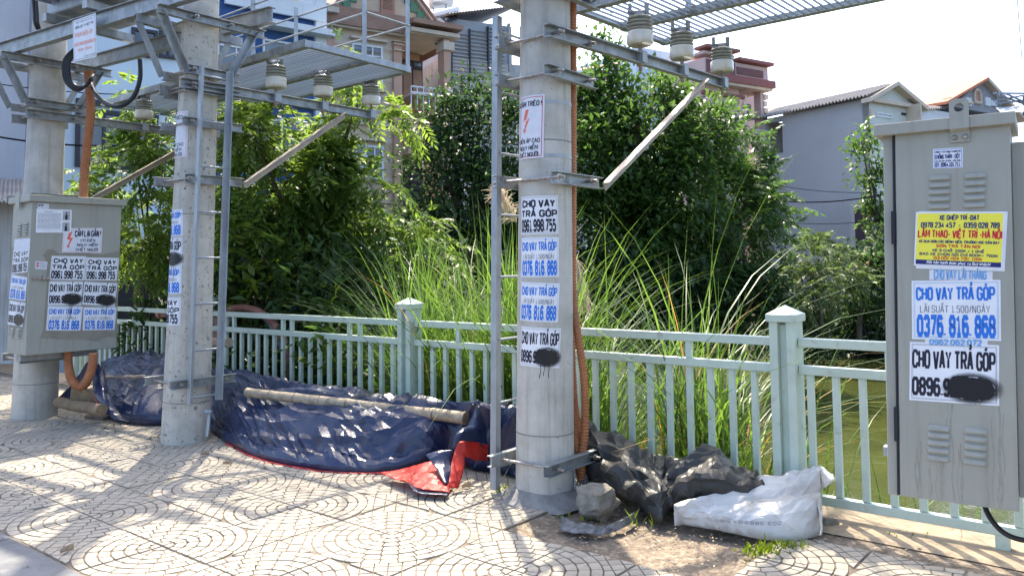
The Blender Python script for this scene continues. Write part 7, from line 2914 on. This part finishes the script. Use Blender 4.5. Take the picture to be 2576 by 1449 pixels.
pa, pb = f.P(f.sz(2360, 270)[0], f.sz(2360, 266)[1], .2), f.P(up2, zp2, .2)
mb.prism([(-1.4, 0), (.3, 0), (.3, .15), (-1.4, .15)], pa, pb, f.n, Z)
mb.build('orange_verge', M['roof_orange'], root)
mb = MB()
mb.prism([(-.3, -.1), (.3, -.1), (.3, .1), (-.3, .1)], f.P(ur, z_e - .3, .2), pb, f.n, Z)
mb.build('verge', M['w_cream'], root)
mb = MB()
nc = 36
vs1 = []
pa0, pa1 = f.P(f.sz(2292, 262)[0], f.sz(2292, 280)[1], .2), f.P(f.sz(2372, 262)[0], f.sz(2372, 272)[1], .2)
pb0, pb1 = f.P(f.sz(2285, 250)[0], f.sz(2285, 244)[1], -3), f.P(f.sz(2410, 250)[0], f.sz(2410, 222)[1], -3)
for i in range(nc + 1):
    h_ = Z * .07 * math.cos(i * math.pi)
    vs1 += [lerp(pa0, pa1, i / nc) + h_, lerp(pb0, pb1, i / nc) + h_]
mb.add(vs1, [(2 * i, 2 * i + 1, 2 * i + 3, 2 * i + 2) for i in range(nc)])
mb.build('roof', M['roof_grey'], root)
mb = MB()
(ua, z1), (ub, z0) = f.sz(2443, 226), f.sz(2460, 262)
nA = 10
arc = [(ua, z0), (ub, z0)] + [((ua + ub) / 2 + (ub - ua) / 2 * math.cos(math.pi * k / nA), z1 - (ub - ua) / 2 + (ub - ua) / 2 * math.sin(math.pi * k / nA)) for k in range(nA + 1)]
mb.add([f.P(u, z, .16) for u, z in arc], [tuple(range(len(arc)))])
o = mb.build('arched_window', M['shutter'], root)
mb = MB()
pts_ = [f.P(u, z, .16) for u, z in arc + arc[:1]]
mb.tube(pts_, .09, 6)
mb.build('arch_surround', M['w_cream'], o)
for (xa, ya, xb, yb) in ((2420, 246, 2436, 262), (2470, 246, 2484, 262), (2484, 254, 2498, 262)):
    f.block('gable_step', M['w_white'], (xa, ya), (xb, yb + 8), .12, .2)
f.block('window', M['w_brown'], (2398, 262), (2426, 275), 0, .06)
f.block('cornice', M['w_cream'], (2372, 254), (2430, 260), 0, .4)
# canopy frame at the right
root = thing('canopy_frame', at(2545, 270, 38), 'dark metal rooftop canopy frame at the right edge', 'canopy')
mb = MB()
for (a, b) in (((2500, 235), (2576, 262)), ((2500, 255), (2600, 236)), ((2512, 238), (2512, 290)), ((2575, 240), (2575, 290)), ((2505, 262), (2600, 250)), ((2500, 235), (2610, 236)), ((2530, 236), (2600, 268))):
    mb.tube([at(a[0], a[1], 38), at(b[0], b[1], 39)], .05, 6)
mb.build('tube_frame', M['pipe_pvc'], root)
mb = MB()
mb.add([at(2505, 272, 38), at(2620, 262, 38), at(2620, 278, 37), at(2520, 286, 37)], [(0, 1, 2, 3)])
mb.build('canopy_sheet', M['tin_blue'], root)

# --- low roofs and sheds by the water
root = thing('tiled_shed', at(2170, 680, 27), 'low shed with a terracotta roof above the dark bush', 'shed')
mb = MB()
a, b, c, d_ = at(2120, 640, 28.5), at(2300, 640, 28.5), at(2300, 690, 26.5), at(2150, 676, 26.5)
nr = 12
vs1 = []
for i in range(nr + 1):
    for j in (0, 1):
        vs1.append(lerp(lerp(a, d_, i / nr), lerp(b, c, i / nr), j) + Z * (.05 * (i % 2)))
mb.add(vs1, [(2 * i, 2 * i + 1, 2 * i + 3, 2 * i + 2) for i in range(nr)])
mb.build('roof', M['roof_rust'], root)
mb = MB()
mb.box(at(2230, 760, 28), (1.3, .1, 1.2), (_X, V3(0, 1, 0), Z))
mb.build('wall', M['w_stained'], root)
root = thing('tin_roof_shed', at(1180, 640, 15.5), 'pale tin roof of a low shed glimpsed above the tall grass', 'shed')
mb = MB()
a, b, c, d_ = at(930, 590, 15.8), at(1130, 618, 15.6), at(1100, 650, 14.2), at(900, 625, 14.4)
mb.add([a, b, c, d_, a - Z * .06, b - Z * .06, c - Z * .06, d_ - Z * .06], [(0, 1, 2, 3), (7, 6, 5, 4), (0, 4, 5, 1), (1, 5, 6, 2), (2, 6, 7, 3), (3, 7, 4, 0)])
mb.build('roof', M['w_white'], root)
mb = MB()
for x in (940, 1090):
    mb.tube([at(x, 640, 14.6), at(x, 800, 14.6)], .05, 6)
mb.build('post', M['pipe_pvc'], root)
root = thing('dark_shelter', at(390, 720, 10.6), 'low shelter behind the left fence, its shadow mass built as a black sheet', 'shelter')
mb = MB()
q_ = [at(405, 640, 10.9), at(605, 728, 10.4), at(612, 930, 10.4), at(290, 930, 11.2), at(290, 610, 11.2)]
mb.add(q_ + [p + V3(.1, 1.0, -.1) for p in q_], [(0, 1, 2, 3, 4), (9, 8, 7, 6, 5)] + [(i, (i + 1) % 5, 5 + (i + 1) % 5, 5 + i) for i in range(5)])
mb.build('shadow_mass', M['shadow_black'], root)  # near-black colour stands in for the mass of shadow at the shelter
pole_log(at(335, 900, 10.4), at(345, 715, 10.5), .028, M['wood'], 'stump', 'sawn bare branch standing behind the left fence', 'branch', nodes=0, seed=4, bend=0)
# red brown pipe arch and grey pipe behind the fence
mb = MB()
mb.tube(spline([at(545, 860, 8.9), at(552, 800, 8.9), at(580, 778, 8.9), at(628, 776, 8.8), at(676, 800, 8.6), at(712, 850, 8.4), at(722, 900, 8.3), at(724, 960, 8.3)], 60), .040, 14)
tag(mb.build('pipe', M['steel_rusty'], smooth='all'), 'red brown pipe bent in an arch behind the fence by the ladder', 'pipe')
bpy.data.objects['pipe'].data.materials[0] = mat('red_oxide_pipe', (.30, .12, .09), .6, col2=(.20, .09, .07), scale=8, col3=(.42, .30, .26), scale3=6, amt3=.5)
mb = MB()
mb.tube(spline([at(560, 830, 9.0), at(600, 792, 9.0), at(660, 795, 8.8), at(700, 850, 8.6), at(740, 960, 8.3), at(765, 1040, 8.2)], 40), .034, 12)
tag(mb.build('hose', M['pipe_pvc'], smooth='all'), 'grey hose running inside the red brown pipe arch', 'hose')
mb = MB()
mb.tube([at(600, 790, 9.1), at(408, 790, 9.7)], .04, 12)
mb.tube([at(408, 790, 9.7), at(400, 790, 9.73)], .055, 12)
tag(mb.build('pipe', bpy.data.objects['pipe'].data.materials[0], smooth=True), 'horizontal red pipe with a flanged end above the left fence rail', 'pipe')

# rubble on the far bank
mb = MB()
rnd = random.Random(21)
for _ in range(1500):
    x, y = rnd.gauss(2170, 70), rnd.gauss(838, 10)
    Y = rnd.uniform(24, 26.5)
    p = at(x, y, Y)
    zt_ = terrain(p @ A, p @ B)
    p[2] = zt_ + rnd.uniform(0, .55) * math.exp(-((x - 2190) / 60) ** 2)
    s_ = rnd.uniform(.03, .16)
    e = unit(np.array([rnd.gauss(0, 1), rnd.gauss(0, 1), rnd.gauss(0, 1)]))
    g_ = unit(np.cross(e, [.3, .5, .8]))
    h_ = np.cross(e, g_)
    mb.add([p + e * s_, p + g_ * s_ * .7, p - e * s_ * .8, p - g_ * s_ * .6, p + h_ * s_ * .4], [(0, 1, 4), (1, 2, 4), (2, 3, 4), (3, 0, 4)])
tag(mb.build('rubble_heap', M['rubble'], origin=(0, 0, 0)), 'heap of grey and white rubble on the far bank of the pond', 'rubble', kind='stuff')

# overhead wires
def wire(p, q_, sag, r, lab):
    pts_ = [lerp(p, q_, t) - Z * sag * 4 * t * (1 - t) for t in np.linspace(0, 1, 16)]
    mb = MB()
    mb.tube(pts_, r, 5)
    tag(mb.build('overhead_wire', M['wire'], smooth='all'), lab, 'wire', 'overhead wires')


wire(at(1930, 502, 27), at(2300, 470, 24), .25, .020, 'lower dark wire crossing the long grey house wall')
wire(at(1930, 553, 28), at(2300, 535, 26), .25, .010, 'thin wire crossing the grey house wall below the dark one')
wire(at(1930, 462, 29), at(2300, 478, 27), .2, .010, 'thin upper wire crossing the long grey house wall')
wire(at(1150, 440, 20), at(1540, 545, 19), .2, .02, 'thick wire running in front of the beige porch towards the dark tree')
wire(at(930, 448, 22), at(1160, 492, 21), .1, .018, 'wire between the beige house windows and the dark tree')
wire(at(1155, 540, 21), at(1000, 575, 22), .1, .016, 'wire dropping below the beige house window')
wire(at(-20, 342, 11.8), at(480, 352, 11.5), .12, .014, 'black wire passing behind the left pole under the bracket')
wire(at(-20, 210, 11.8), at(420, 240, 11.5), .05, .008, 'thin wire passing behind the left pole bracket')
for k in range(6):
    wire(at(800, 610 + k * 9 - 40, 21), at(1105, 572, 20.5), .12 + .05 * k, .011, ('highest', 'second', 'third', 'fourth', 'fifth', 'lowest')[k] + ' wire of the bundle fanning out to the bracket on the beige house')
wire(at(3490 * .733, -10, 12), at(3507 * .733, 148, 12), .0, .006, 'loose thin wire end hanging in the sky at the right')
for ob in bpy.data.objects:
    if ob.type == 'MESH' and ob.name.split('.')[0] in ('lettering', 'typed_lines', 'border_lines', 'spray_paint', 'dirt_streaks', 'tube_frame'):
        ob['kind'] = 'stuff'
